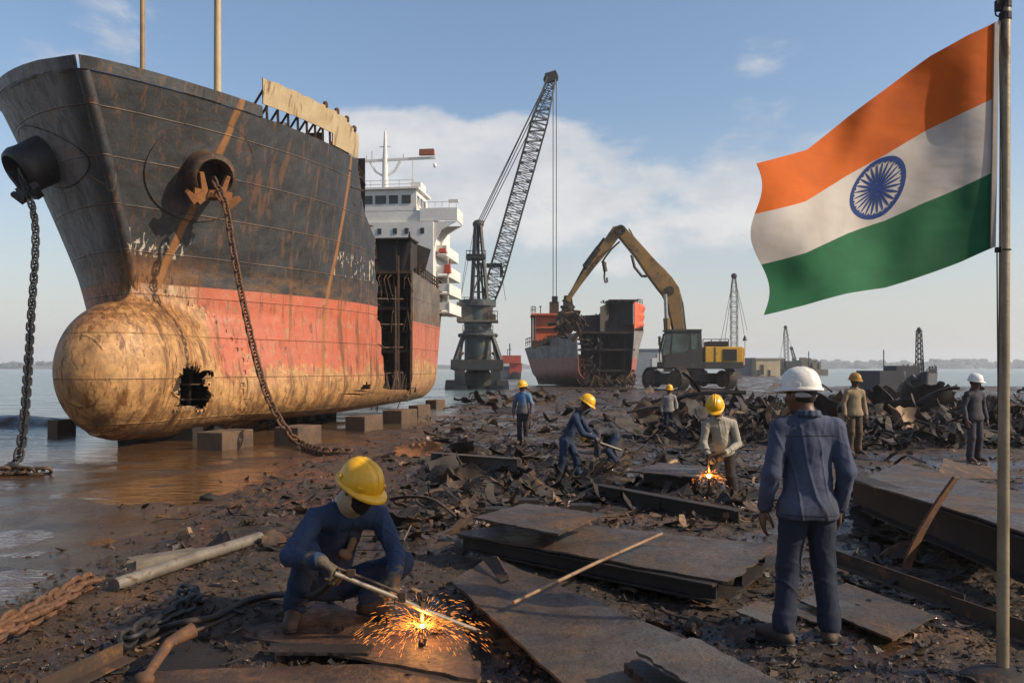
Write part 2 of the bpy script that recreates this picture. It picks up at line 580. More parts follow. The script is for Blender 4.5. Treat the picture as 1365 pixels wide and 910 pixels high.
MT['mud'] = m
o = mesh_obj('ground', V, Fq, m, None, True); tag(o, kind='structure')
# ---- water
m, n, b = mat_new('silty_water')
v = n.coords(False)
sx, sy, sz = n.sep(v)
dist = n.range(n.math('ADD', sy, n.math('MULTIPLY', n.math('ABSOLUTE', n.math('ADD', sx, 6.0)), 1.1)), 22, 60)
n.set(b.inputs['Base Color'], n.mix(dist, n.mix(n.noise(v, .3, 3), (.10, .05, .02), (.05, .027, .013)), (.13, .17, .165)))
n.set(b.inputs['Roughness'], n.range(dist, 0, 1, .07, .16))
b.inputs['IOR'].default_value = 1.33
w1 = n.noise(n.vmath('MULTIPLY', v, (.8, 2.2, 1)), 1.6, 4, .55, .5)
w2 = n.noise(n.vmath('MULTIPLY', v, (.5, 1.6, 1)), .22, 4, .6)
w3 = n.noise(n.vmath('MULTIPLY', v, (1, 2, 1)), 7, 3, .5)
hh = n.math('ADD', n.math('MULTIPLY', w1, .05), n.math('ADD', n.math('MULTIPLY', n.math('MULTIPLY', w2, dist), 1.3), n.math('MULTIPLY', w3, .009)))
n.set(b.inputs['Normal'], n.bump(hh, 1.0, .8))
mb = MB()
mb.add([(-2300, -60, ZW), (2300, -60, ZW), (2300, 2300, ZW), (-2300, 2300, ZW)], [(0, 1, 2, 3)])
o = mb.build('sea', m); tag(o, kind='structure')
# ---- far shores
def ridge(x0, x1, y, h, seed, step=6):
    xs = np.arange(x0, x1, step)
    hh = h * (.55 + .35 * vn2(xs, xs * 0, .012, seed) + .25 * vn2(xs, xs * 0, .05, seed + 1))
    hh = np.maximum(hh, .3) * np.minimum(1, np.minimum(xs - x0, x1 - xs) / 60 + .05)
    A = np.zeros((len(xs), 4, 3))
    for k, (dy, f) in enumerate(((0, -.1), (14, .6), (60, 1), (240, .1))):
        A[:, k, 0] = xs; A[:, k, 1] = y + dy; A[:, k, 2] = ZW + hh * f
    return MB().gridpts(A[:, ::-1])
MT['shore'] = dirty('far_shore_scrub', (.06, .065, .045), (.10, .095, .07), None, .02, 0, .9, 0, 0)
MT['far_leaf'] = dirty('far_foliage', (.035, .05, .03), (.06, .075, .04), None, .05, 0, .9, 0, 0)
o = ridge(-1300, -560, 1350, 12, 21).build('far_headland', MT['shore'], None, True); tag(o, kind='structure')
o = ridge(250, 1350, 1500, 13, 31).build('far_coast', MT['shore'], None, True); tag(o, kind='structure')
o = ridge(60, 330, 900, 11, 41).build('far_hill', MT['shore'], None, True); tag(o, kind='structure')
o = ridge(-160, 40, 1250, 22, 51).build('hazy_hill', MT['shore'], None, True); tag(o, kind='structure')
def wood(name, x0, x1, y, dep, n_, h0, h1):
    mb = MB()
    for k in range(n_):
        x = random.uniform(x0, x1); yy = y + random.uniform(0, dep); h = random.uniform(h0, h1)
        for q in range(5):
            r = h * random.uniform(.25, .5)
            c = Vector((x + random.uniform(-.6, .6) * h, yy + random.uniform(-.3, .3) * h, ZW + h * random.uniform(.3, .95)))
            mb.ell(c, (r * 1.2, r, r * .7), 6, 4)
    o = mb.build(name, MT['far_leaf']); return tag(o, kind='stuff')
tag(wood('far_wood', 260, 1200, 1490, 50, 230, 6, 17), 'hazy line of trees along the far right shore', 'trees')
tag(wood('far_wood', -1250, -590, 1345, 40, 150, 5, 12), 'low line of trees along the far left shore beyond the bulbous bow', 'trees')
# ---- sky, sun, camera
SUN_EL = math.radians(34); SUN_A = math.radians(16)
Dsun = Vector((math.cos(SUN_EL) * math.cos(SUN_A), -math.cos(SUN_EL) * math.sin(SUN_A), math.sin(SUN_EL)))
W = bpy.data.worlds.new('World'); SC.world = W; W.use_nodes = True
n = N(W.node_tree)
bg = W.node_tree.nodes['Background']
sky = n.new('ShaderNodeTexSky', sky_type='NISHITA')
sky.sun_disc = False
sky.sun_elevation = SUN_EL
sky.sun_rotation = math.atan2(Dsun.x, Dsun.y)
sky.air_density = 1.25; sky.dust_density = 1.6; sky.ozone_density = 1.6
tc = n.new('ShaderNodeTexCoord')
d = n.vmath('NORMALIZE', tc.outputs['Generated'])
dx, dy, dz = n.sep(d)
az = n.math('ARCTAN2', dx, dy)
uv = n.comb(n.math('MULTIPLY', az, 1.0), n.math('MULTIPLY', dz, 1.9), 2.35)
c1 = n.noise(uv, 5.2, 9, .58, .25)
c2 = n.noise(uv, 2.4, 3, .5)
# a bank of fair-weather cloud ahead, thin elsewhere
bel = n.math('MULTIPLY', n.range(dz, .09, .17), n.range(dz, .33, .23))
baz = n.math('MULTIPLY', n.range(az, -.34, -.16), n.range(az, .62, .10))
bank = n.math('MULTIPLY', bel, baz)
bank = n.math('MAXIMUM', bank, n.math('MULTIPLY', n.math('MULTIPLY', n.range(n.math('ABSOLUTE', az), .8, 1.3), bel), .8))
thr = n.math('SUBTRACT', n.math('ADD', n.math('MULTIPLY', c1, 1.0), n.math('MULTIPLY', c2, .35)), n.math('SUBTRACT', .80, n.math('MULTIPLY', bank, .31)))
cl = n.math('MULTIPLY', n.range(thr, 0, .16), .82)
shade = n.range(n.noise(n.vmath('ADD', uv, (0.02, -.05, 0)), 6.0, 6, .6), .35, .7)
SKY_CLOUD = n.mix(shade, (5.4, 5.5, 5.8), (7.6, 7.4, 7.2))
hz = n.math('MULTIPLY', n.range(dz, .30, -.02), .62)
base = n.mix(hz, n.mix(1.0, sky.outputs[0], (1.15, 1.20, 1.30), 'MULTIPLY'), (6.3, 6.1, 6.05))
n.set(bg.inputs[0], n.mix(cl, base, SKY_CLOUD))
bg.inputs[1].default_value = .098
L = bpy.data.lights.new('sun', 'SUN'); L.energy = 5.0; L.angle = math.radians(.6); L.color = (1.0, .83, .62)
lo = bpy.data.objects.new('sun', L); COL.objects.link(lo)
lo.location = Dsun * 60
lo.rotation_euler = (-Dsun).to_track_quat('-Z', 'Y').to_euler()
cam = bpy.data.cameras.new('camera'); co = bpy.data.objects.new('camera', cam); COL.objects.link(co)
co.location = (0, 0, CAM_H); co.rotation_euler = (PI / 2, 0, 0)
cam.lens = 36 * F / 1365.0; cam.sensor_width = 36; cam.shift_y = 35.0 / 1365.0
cam.clip_end = 20000; cam.clip_start = .05
SC.camera = co
SC.view_settings.view_transform = 'Standard'; SC.view_settings.look = 'None'
SC.view_settings.exposure = .22; SC.view_settings.gamma = 1
SC.cycles.max_bounces = 6; SC.cycles.diffuse_bounces = 2; SC.cycles.glossy_bounces = 3
SC.cycles.volume_bounces = 1; SC.cycles.use_denoising = True
SC.cycles.caustics_reflective = False; SC.cycles.caustics_refractive = False
# ---- haze: the air itself
mb = MB(); mb.box((0, 1150, 20), (4800, 2500, 44))
hm = bpy.data.materials.new('haze_air'); hm.use_nodes = True
ht = hm.node_tree; ht.nodes.clear()
pv = ht.nodes.new('ShaderNodeVolumePrincipled'); om = ht.nodes.new('ShaderNodeOutputMaterial')
pv.inputs['Color'].default_value = (.88, .92, 1.0, 1); pv.inputs['Density'].default_value = .00038
pv.inputs['Anisotropy'].default_value = .2
ht.links.new(pv.outputs[0], om.inputs['Volume'])
HAZE = mb.build('haze', hm); tag(HAZE, 'pale sea haze over the yard', 'haze', kind='stuff')
# ================= THE BIG SHIP =================
SH_O = Vector((-10.15, 22.5, 0.0)); SH_A = math.atan(.12)
def SW(p):  # ship local -> world
    c, s = math.cos(-SH_A), math.sin(-SH_A)
    return Vector((p[0] * c - p[1] * s + SH_O.x, p[0] * s + p[1] * c + SH_O.y, p[2]))
def SL(p):
    c, s = math.cos(SH_A), math.sin(SH_A)
    x, y = p[0] - SH_O.x, p[1] - SH_O.y
    return Vector((x * c - y * s, x * s + y * c, p[2]))
def proj(p):
    return (682.5 + F * p[0] / p[1], HZ - F * (p[2] - CAM_H) / p[1])
ZD = 9.0; Z0 = .17
def stem(z):
    return .4 if z < 3.4 else .4 - 2.5 * ((z - 3.4) / 5.8) ** 1.15
def hbre(s, z, side):
    t = min(max(z / ZD, 0), 1.15)
    if side > 0: Le, B = 9.2 + 1.2 * t, 3.95
    else: Le, B = 6.4 - 2.2 * t, 3.95 + .65 * t * t
    p = float(np.interp(z, [0, 2.5, 4.5, 7, 9.2], [.62, .85, 1.0, .9, .78]))
    if side < 0: p *= .72
    u = min(max((s - stem(z)) / Le, 0), 1)
    b = B * math.sin(PI / 2 * u) ** p
    r = min(1.25, b)
    if z < Z0 + r:
        q = 1 - (z - Z0) / r
        b -= r * (1 - math.sqrt(max(0, 1 - q * q)))
    return max(b, .0)
# --- paint of the hull: position decides the coat, noise wears it
def hull_paint(name, zr, zt, topc, redc, lowc, marks=True, pale_bow=True, amt=1.0, topc2=None, bulb=False):
    m, n, b = mat_new(name)
    v = n.coords(False)
    sx, sy, sz = n.sep(v)
    nz = n.noise(v, 1.1, 7, .65, .3)
    st = n.noise(n.vmath('MULTIPLY', v, (1.6, 1.6, .10)), 2.2, 7, .6, .2)     # runs
    st2 = n.noise(n.vmath('MULTIPLY', v, (1.0, 1.0, .22)), 4.5, 6, .65, .5)
    fine = n.noise(v, 9, 8, .7, .4)
    spot = n.noise(v, 3.2, 9, .72, .6)
    top = n.mix(n.range(nz, .35, .7), topc, topc2 or tuple(x * 1.9 + .006 for x in topc))
    red = n.mix(n.range(nz, .35, .65), redc, tuple(a * .72 + bq * .28 for a, bq in zip(redc, (.34, .16, .12))))
    red = n.mix(n.range(spot, .54, .66), red, (.34, .19, .10))
    red = n.mix(n.range(st2, .54, .68, 0, .8), red, (.17, .05, .025))
    low = n.mix(n.range(spot, .38, .62), lowc, tuple(x * .62 for x in lowc))
    low = n.mix(n.range(st2, .52, .66), low, (.27, .125, .04))
    lk = n.noise(n.vmath('MULTIPLY', v, (1, 1, .35)), 6.5, 8, .75, .8)
    low = n.mix(n.range(lk, .545, .62, 0, .9), low, (.075, .038, .016))
    low = n.mix(n.range(n.noise(v, 1.4, 5, .65), .50, .66, 0, .5), low, (.20, .10, .04))
    low = n.mix(n.math('MULTIPLY', n.range(sz, 1.3, .2), n.range(spot, .40, .60, .1, .85)), low, (.10, .055, .026))
    zb = n.math('ADD', sz, n.math('MULTIPLY', n.math('SUBTRACT', nz, .5), 2.6))
    zb = n.math('ADD', zb, n.math('MULTIPLY', n.math('SUBTRACT', fine, .5), 1.8))
    col = n.mix(n.range(zb, zt - .22, zt + .22), low, red)
    if bulb:
        q = n.math('ADD', sy, n.math('ADD', n.math('MULTIPLY', n.math('SUBTRACT', nz, .5), 3.0), n.math('MULTIPLY', n.math('SUBTRACT', sz, 3.2), -.5)))
        col = n.mix(n.range(q, 2.5, 1.9), col, low)
    col = n.mix(n.range(sz, zr - .012, zr + .012), col, top)
    # brown scum band just above the boot top
    band = n.math('MULTIPLY', n.range(sz, zr + .85, zr + .25), n.range(sz, zr - .01, zr + .02))
    band = n.math('MULTIPLY', band, n.range(n.noise(n.vmath('MULTIPLY', v, (1, .5, 1.6)), 2.4, 8, .7), .40, .62))
    col = n.mix(n.math('MULTIPLY', band, .85), col, (.115, .055, .018))
    if marks:   # worn white draught marks / lettering remains
        def patch(y0, y1, z0, z1, sc, th):
            q = n.math('MULTIPLY', n.math('MULTIPLY', n.range(sy, y0, y0 + .1), n.range(sy, y1, y1 - .1)),
                       n.math('MULTIPLY', n.range(sz, z0, z0 + .06), n.range(sz, z1, z1 - .06)))
            w = n.noise(n.vmath('MULTIPLY', v, (.6, 2.0, .9)), sc, 5, .6, .8)
            return n.math('MULTIPLY', q, n.range(w, th, th + .05))
        pk = n.math('MAXIMUM', patch(-.5, 1.4, 4.75, 5.5, 3.4, .56), patch(6.3, 9.7, 4.85, 5.75, 3.8, .57))
        pk = n.math('MULTIPLY', pk, n.range(sx, 0, .1))
        col = n.mix(n.math('MULTIPLY', pk, .8), col, (.5, .44, .34))
    if pale_bow:  # pale primer where the red has peeled near the stem, pale weathered port bow
        q = n.math('MULTIPLY', n.range(n.math('ADD', sy, n.math('MULTIPLY', nz, 2.4)), 3.3, 2.5), n.range(sz, zr + .0, zr - .03))
        q = n.math('MULTIPLY', q, n.range(sx, -.2, .15))
        col = n.mix(n.math('MULTIPLY', q, n.range(n.math('ADD', st, n.math('MULTIPLY', sz, .03)), .35, .62)), col, (.50, .36, .22))
        pt = n.math('MULTIPLY', n.range(sx, -.25, -.9), n.range(sz, zr, zr + .02))
        col = n.mix(n.math('MULTIPLY', pt, n.range(st, .32, .6, .35, .95)), col, (.17, .165, .165))
    # rust runs
    col = n.mix(n.math('MULTIPLY', n.range(st, .575, .66), n.range(sz, zr, zr + .1, .8 * amt, .42 * amt)), col, (.17, .066, .016))
    st3 = n.noise(n.vmath('MULTIPLY', v, (3.0, 3.0, .06)), 2.6, 6, .62)
    col = n.mix(n.math('MULTIPLY', n.range(st3, .58, .70), n.range(sz, zr, zr + .3, 0, .75)), col, (.085, .04, .015))
    gl = n.noise(n.vmath('MULTIPLY', v, (1, 1, .5)), 1.9, 9, .75, .4)
    col = n.mix(n.math('MULTIPLY', n.range(gl, .55, .75), n.range(sz, zr, zr + .1, 0, .16)), col, (.07, .07, .075))
    col = n.mix(n.math('MULTIPLY', n.range(st2, .60, .70), .75 * amt), col, (.062, .03, .014))
    col = n.mix(n.math('MULTIPLY', n.range(spot, .63, .69), .8 * amt), col, (.05, .026, .014))
    # rust bleeding from the stem over the crown of the bulb
    if bulb or pale_bow:
        rz = n.math('MULTIPLY', n.range(sz, 2.3, 3.3), n.range(sz, 5.2, 4.1))
        rz = n.math('MULTIPLY', rz, n.range(n.math('ADD', sy, n.math('MULTIPLY', nz, 2.0)), 3.3, 1.8))
        rr = n.noise(n.vmath('MULTIPLY', v, (2.2, 2.2, .35)), 3.0, 8, .68, .5)
        col = n.mix(n.math('MULTIPLY', rz, n.range(rr, .36, .54, 0, .95)), col, (.20, .078, .016))
        col = n.mix(n.math('MULTIPLY', rz, n.range(rr, .52, .59, 0, .95)), col, (.040, .021, .010))
        mer = n.noise(n.comb(n.math('MULTIPLY', sy, 1.3), n.math('MULTIPLY', sz, .12), n.math('MULTIPLY', sx, .12)), 2.0, 5, .6)
        mer = n.math('MULTIPLY', n.range(mer, .52, .63), n.range(sz, 4.0, 3.2))
        col = n.mix(n.math('MULTIPLY', mer, n.math('MULTIPLY', n.range(st2, .32, .56), .9)), col, (.11, .048, .015))
    # plate seams
    def line(c, per, wd, off):
        f = n.math('FRACT', n.math('ADD', n.math('DIVIDE', c, per), off))
        return n.range(n.math('ABSOLUTE', n.math('SUBTRACT', f, .5)), wd / per, 0.0)
    row = n.math('FLOOR', n.math('DIVIDE', sz, 1.12))
    syo = n.math('ADD', sy, n.math('MULTIPLY', n.math('MODULO', row, 2.0), 1.3))
    ln = n.math('MAXIMUM', line(sz, 1.12, .022, .13), n.math('MULTIPLY', line(syo, 2.6, .025, .3), .8))
    upm = n.range(sz, zr, zr + .02)
    fz = n.math('FRACT', n.math('ADD', n.math('DIVIDE', sz, 1.12), .63))      # 1 just under a seam, falling away below it
    run = n.noise(n.comb(n.math('MULTIPLY', sy, 5.0), n.math('MULTIPLY', sx, 5.0), n.math('ADD', row, n.math('MULTIPLY', sz, .12))), 1.5, 6, .7)
    run = n.math('MULTIPLY', n.range(run, .50, .68), n.range(fz, .25, .98))
    col = n.mix(n.math('MULTIPLY', run, .62 * amt), col, n.mix(n.range(nz, .4, .6), (.05, .026, .013), (.16, .068, .018)))
    lw = n.math('MULTIPLY', ln, n.math('MULTIPLY', n.range(nz, .35, .6, .15, .9), n.range(upm, 0, 1, .6, .8)))
    col = n.mix(lw, col, n.mix(upm, (.10, .05, .026), (.17, .09, .04)))
    # a few long brown weld runs down the topsides
    wr = n.math('ADD', sy, n.math('MULTIPLY', n.math('SUBTRACT', sz, 5.0), -.16))
    wl = n.math('MAXIMUM', n.range(n.math('ABSOLUTE', n.math('SUBTRACT', wr, .95)), .13, .05),
                n.range(n.math('ABSOLUTE', n.math('SUBTRACT', wr, 6.4)), .11, .04))
    wl = n.math('MULTIPLY', wl, n.range(st2, .3, .5, .4, .9))
    wl = n.math('MULTIPLY', wl, n.range(sx, 0, .2))
    col = n.mix(wl, col, (.24, .098, .022))
    n.set(b.inputs['Base Color'], col)
    n.set(b.inputs['Roughness'], n.range(fine, .3, .7, .42, .72))
    h = n.math('ADD', n.math('MULTIPLY', fine, .35), n.math('MULTIPLY', ln, .5))
    h = n.math('ADD', h, n.math('MULTIPLY', n.noise(v, .9, 2), 2.4))
    n.set(b.inputs['Normal'], n.bump(h, .035))
    return m
MT['hull'] = hull_paint('old_ship_hull_paint', 4.08, 1.75, (.013, .014, .016), (.40, .085, .034), (.47, .25, .095))
MT['hull_aft'] = hull_paint('after_hull_paint', 3.85, 2.1, (.075, .062, .05), (.38, .10, .055), (.50, .28, .13), False, False, 1.1)
MT['bulb'] = hull_paint('bulb_paint', 4.08, 1.75, (.013, .014, .016), (.40, .085, .034), (.50, .27, .10), False, False, 1.25, None, True)
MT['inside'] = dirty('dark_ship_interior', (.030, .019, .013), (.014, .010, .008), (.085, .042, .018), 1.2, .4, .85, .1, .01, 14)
MT['frame'] = dirty('cut_frame_steel', (.085, .046, .025), (.04, .024, .016), (.17, .088, .04), 2.0, .4, .75, .15, .005)
MT['cream'] = dirty('cream_bulwark_paint', (.46, .36, .21), (.36, .26, .14), (.15, .08, .03), 1.6, .45, .6, 0, .004, 25, streak=True)
MT['white'] = dirty('ship_white_paint', (.72, .71, .68), (.62, .60, .55), (.34, .22, .12), 1.2, .12, .5, 0, .003, 18, streak=True)
MT['red_paint'] = dirty('red_paint', (.42, .06, .03), (.30, .045, .025), (.12, .045, .02), 2, .25, .5)
MT['dark_hull'] = dirty('blackened_plating', (.02, .018, .017), (.035, .026, .02), (.08, .04, .02), 1.5, .35, .7, .1, .006)

ship = empty('cargo_ship', SH_O, 'huge beached cargo ship, black and red rusted hull with bulbous bow and white bridge', 'ship', rz=-SH_A)
def hull_cut(z):
    j = .16 * float(vn(np.array([z * 2.3, 4.4, 1.2]))) + .10 * float(vn(np.array([z * 7.3, 1.4, 8.2])))
    return float(np.interp(z, [0, .8, .95, 2.2, 2.35, 3.5, 3.6, 5.0, 5.1, 6.6, 6.8, 7.2, 7.7, 8.4, 9.3],
                           [15.9, 15.9, 11.0, 10.9, 10.55, 10.5, 10.0, 10.05, 9.75, 9.75, 9.2, 8.5, 8.05, 7.75, 7.6])) + j
def in_hole(p, w=0.0):
    if p[0] < .6: return False
    q = proj(SW(p)); x = q[0] + w * 60; y = q[1] + w * 50
    t = (y - 490) / 56
    return 0 < t < 1 and 243 - 14 * t < x < 283 - 6 * t - (8 if .25 < t < .4 else 0)
NS, NZ = 150, 96
zs = np.concatenate([[Z0], np.linspace(Z0 + .001, ZD, NZ)])
for side in (1, -1):
    A = np.zeros((NZ + 1, NS + 1, 3)); keep = np.ones((NZ, NS), dtype=bool)
    for j, z in enumerate(zs):
        s0 = stem(z); e = hull_cut(z) if side > 0 else min(hull_cut(z) + .3, 10.4) if z > .95 else 15.9
        for i in range(NS + 1):
            s = s0 + (e - s0) * (i / NS) ** 1.25
            bb = hbre(s, z, side) if j else 0.0
            A[j, i] = (side * bb, s, z)
    if side > 0:
        for j in range(NZ):
            for i in range(NS):
                x, s, z = A[j, i]
                w = .10 * vn(np.array([s * 4, z * 4, 1.0]))
                # opening cut in the side near the forefoot, small hole further aft
                if in_hole(A[j, i], w): keep[j, i] = False
                if 8.35 + w < s < 9.35 + w and .75 + w < z < 1.15 + w: keep[j, i] = False
                if 5.55 < s < 5.62: pass
    if side < 0: A = A[:, ::-1]; keep = keep[:, ::-1]
    o = MB().gridpts(A[::-1], .03, keep[::-1]).build('hull_side', MT['hull'], ship, True, True)
# bulb, faired into the forefoot
def bow_patch():
    h = .06
    lo = np.array([-4.6, -2.9, -.4]); hi = np.array([4.6, 6.4, 5.6])
    dim = np.ceil((hi - lo) / h).astype(int)
    gx = lo[0] + h * np.arange(dim[0]); gy = lo[1] + h * np.arange(dim[1]); gzz = lo[2] + h * np.arange(dim[2])
    HB = np.zeros((2, dim[1], dim[2]))
    for j, s in enumerate(gy):
        for k, z in enumerate(gzz):
            for q, sd in enumerate((-1, 1)):
                if z < Z0: HB[q, j, k] = hbre(s, Z0 + .01, sd) - (Z0 - z) * 3 - .3
                elif s < stem(z): HB[q, j, k] = -(stem(z) - s) * .8
                else: HB[q, j, k] = hbre(s, z, sd)
    X = gx[:, None, None]
    HBx = np.where(X < 0, HB[0][None], HB[1][None])
    DH = (np.abs(X) - HBx) * .75
    S = gy[None, :, None]; Z = gzz[None, None, :]
    rx = 1.38 - .05 * np.clip(S, 0, 5); rz = 1.78 - .10 * np.clip(S - .5, 0, 6)
    cz = 1.72 - .12 * np.clip(S, 0, 6); cx = .10 + .05 * np.clip(S + 2, 0, 6)
    qs = np.where(S < -.55, (S + .55) / 1.75, 0)
    qq = np.sqrt(((X - cx) / rx) ** 2 + ((Z - cz) / rz) ** 2 + qs ** 2)
    DB = (qq - 1) * 1.4
    kk = .75
    hh = np.clip(.5 + .5 * (DH - DB) / kk, 0, 1)
    U = DH * (1 - hh) + DB * hh - kk * hh * (1 - hh)
    U = np.maximum(U, S - 6.2)
    V, Fq = snets(U.astype(np.float32), lo, h)
    vi = np.clip(np.round((V - lo) / h).astype(int), 0, dim - 1)
    dh = DH[vi[:, 0], vi[:, 1], vi[:, 2]]
    kv = dh > .012
    kf = kv[Fq].all(1)
    cen = V[Fq].mean(1)
    kf &= ~np.array([in_hole(c, .10 * float(vn(np.array([c[1] * 4, c[2] * 4, 1.0])))) for c in cen])
    Fq = Fq[kf]
    used = np.unique(Fq); mp = -np.ones(len(V), int); mp[used] = np.arange(len(used))
    return V[used], mp[Fq]
V, Fq = bow_patch()
mesh_obj('bulbous_bow', V, Fq, MT['bulb'], ship, True, True)
ed = {}
for f in Fq:
    for k in range(4):
        e_ = tuple(sorted((int(f[k]), int(f[(k + 1) % 4])))); ed[e_] = ed.get(e_, 0) + 1
mb = MB(); rg_ = random.Random(4)
hc = []
for (a, b), c_ in ed.items():
    if c_ == 1:
        p = Vector((V[a] + V[b]) / 2); q = proj(SW(p))
        if p.x > .5 and 215 < q[0] < 300 and 480 < q[1] < 556: hc.append(p)
if hc:
    mid_h = sum(hc, Vector()) / len(hc)
    for p in hc:
        if rg_.random() < .72: continue
        inw = (mid_h - p); inw.x *= .4; inw.normalize()
        tg = Vector((0, rg_.uniform(-1, 1), rg_.uniform(-1, 1))).normalized() * rg_.uniform(.05, .11)
        o_ = p - inw * .07 + Vector((.022, 0, 0)); l = rg_.uniform(.0, .12)
        mb.plate([o_ - tg, o_ + tg, o_ + tg * .3 + inw * (.07 + l) + Vector((rg_.uniform(-.12, .02), 0, 0))], .012, (-1, 0, 0))
    mb.build('torn_edge', MT['bulb'], ship, False, True)
# collar fillet between stem and bulb : heavy rusty stem bar
mb = MB()
mb.tube([(0.02, stem(z) + .125, z) for z in np.linspace(2.9, ZD, 26)], .17, 14)
mb.build('stem_bar', MT['hull'], ship, True, True)
# forecastle deck
mb = MB(); A = np.zeros((31, 2, 3))
for i in range(31):
    s = stem(ZD) + .05 + (7.4 - stem(ZD)) * i / 30
    A[i, 0] = (-hbre(s, ZD, -1) + .04, s, ZD - .06); A[i, 1] = (hbre(s, ZD, 1) - .04, s, ZD - .06)
mb.gridpts(A, .05).build('foredeck', MT['dark_hull'], ship, False, True)
# bulwark: cream aft of the mooring ports, dark round the nose
def bulwark(s0, s1, side, z0, z1, mat, nm='bulwark', lean=.10, topfn=None):
    A = np.zeros((37, 5, 3))
    for i in range(37):
        s = s0 + (s1 - s0) * i / 36
        for j in range(5):
            zt = z1 if topfn is None else topfn(s, z1)
            z = z0 + (zt - z0) * j / 4
            A[i, j] = (side * (hbre(s + .0, ZD, side) + lean * (z - ZD)), s - (z - ZD) * .25, z)
    if side < 0: A = A[::-1]
    return MB().gridpts(A[:, ::-1] if False else A, -.04).build(nm, mat, ship, True, True)
tf = lambda s, z: z + .06 * math.sin(s * 9) * .3 - .25 * float(sstep(6.2, 7.5, s))
bulwark(2.4, 5.6, 1, ZD + .36, ZD + 1.05, MT['cream'], topfn=tf)
bulwark(5.6, 7.55, 1, ZD + .02, ZD + 1.05, MT['cream'], topfn=tf)
bulwark(-2.0, 2.4, 1, ZD + .004, ZD + .30, MT['hull'], lean=.02)
bulwark(-2.0, 6.5, -1, ZD + .004, ZD + .30, MT['hull'], lean=.02)
mb = MB()
for s in np.arange(2.6, 5.6, .42):
    x = hbre(s, ZD, 1)
    mb.bar((x - .02, s, ZD), (x - .0, s - .1, ZD + .55), .07, .05)
    mb.bar((x - .7, s, ZD), (x - .05, s - .1, ZD + .9), .05)
mb.build('bulwark_stay', MT['frame'], ship, False, True)
mb = MB()
for s, x in ((2.9, .9), (3.7, 1.3), (4.6, 1.6), (5.2, 2.1), (3.3, 1.9), (1.0, -1.6), (1.8, -2.2)):
    MB().lathe([(0, .22), (.5, .16), (.55, .26), (.65, .24), (.66, 0)], (x * 1.0, s, ZD - .02), (0, 0, 1), 12).build('bollard', MT['black_steel'], ship, False, True)
for s, x in ((3.0, .2), (4.2, .3)):
    MB().box((x, s, ZD + .45), (1.1, .8, .9), None, .8).build('winch', MT['black_steel'], ship, False, True)
mb = MB()
for s in (5.2, 5.9, 6.6, 7.2):
    x = hbre(s, ZD, 1) + .1
    MB().lathe([(0, .09), (.12, .09), (.18, .05), (.19, 0)], (x, s - .25, ZD + 1.03 - .25 * float(sstep(6.2, 7.5, s))), (0, 0, 1), 8).build('fairlead', MT['frame'], ship, False, True)
mb.box((3.35, 7.85, ZD + .5), (.75, .5, .32)); mb.bar((3.3, 7.5, ZD + .4), (3.3, 8.1, ZD + .4), .1)
mb.tube([(3.55, 7.6, 9.05), (3.72, 8.1, 9.0), (3.85, 8.5, 8.7), (3.9, 8.6, 8.3)], .025, 5)
mb.tube([(3.6, 7.6, 8.9), (3.8, 8.2, 8.7), (3.9, 8.5, 8.4)], .02, 5)
mb.build('torn_fitting', MT['frame'], ship, False, True)
# masts on the forecastle (their tops run out of the picture)
mb = MB(); mb.tube([(-.5, 1.6, ZD), (-.5, 1.6, 15.5)], .07, 8)
mb.build('foremast', dirty('ochre_mast_paint', (.32, .2, .08), (.22, .13, .06), None, 3, 0, .6), ship, True, True)
mb = MB(); mb.tube([(.47, 4.2, ZD), (.47, 4.2, 15.5)], [.12, .10], 10)
mb.build('signal_mast', MT['cream'], ship, True, True)
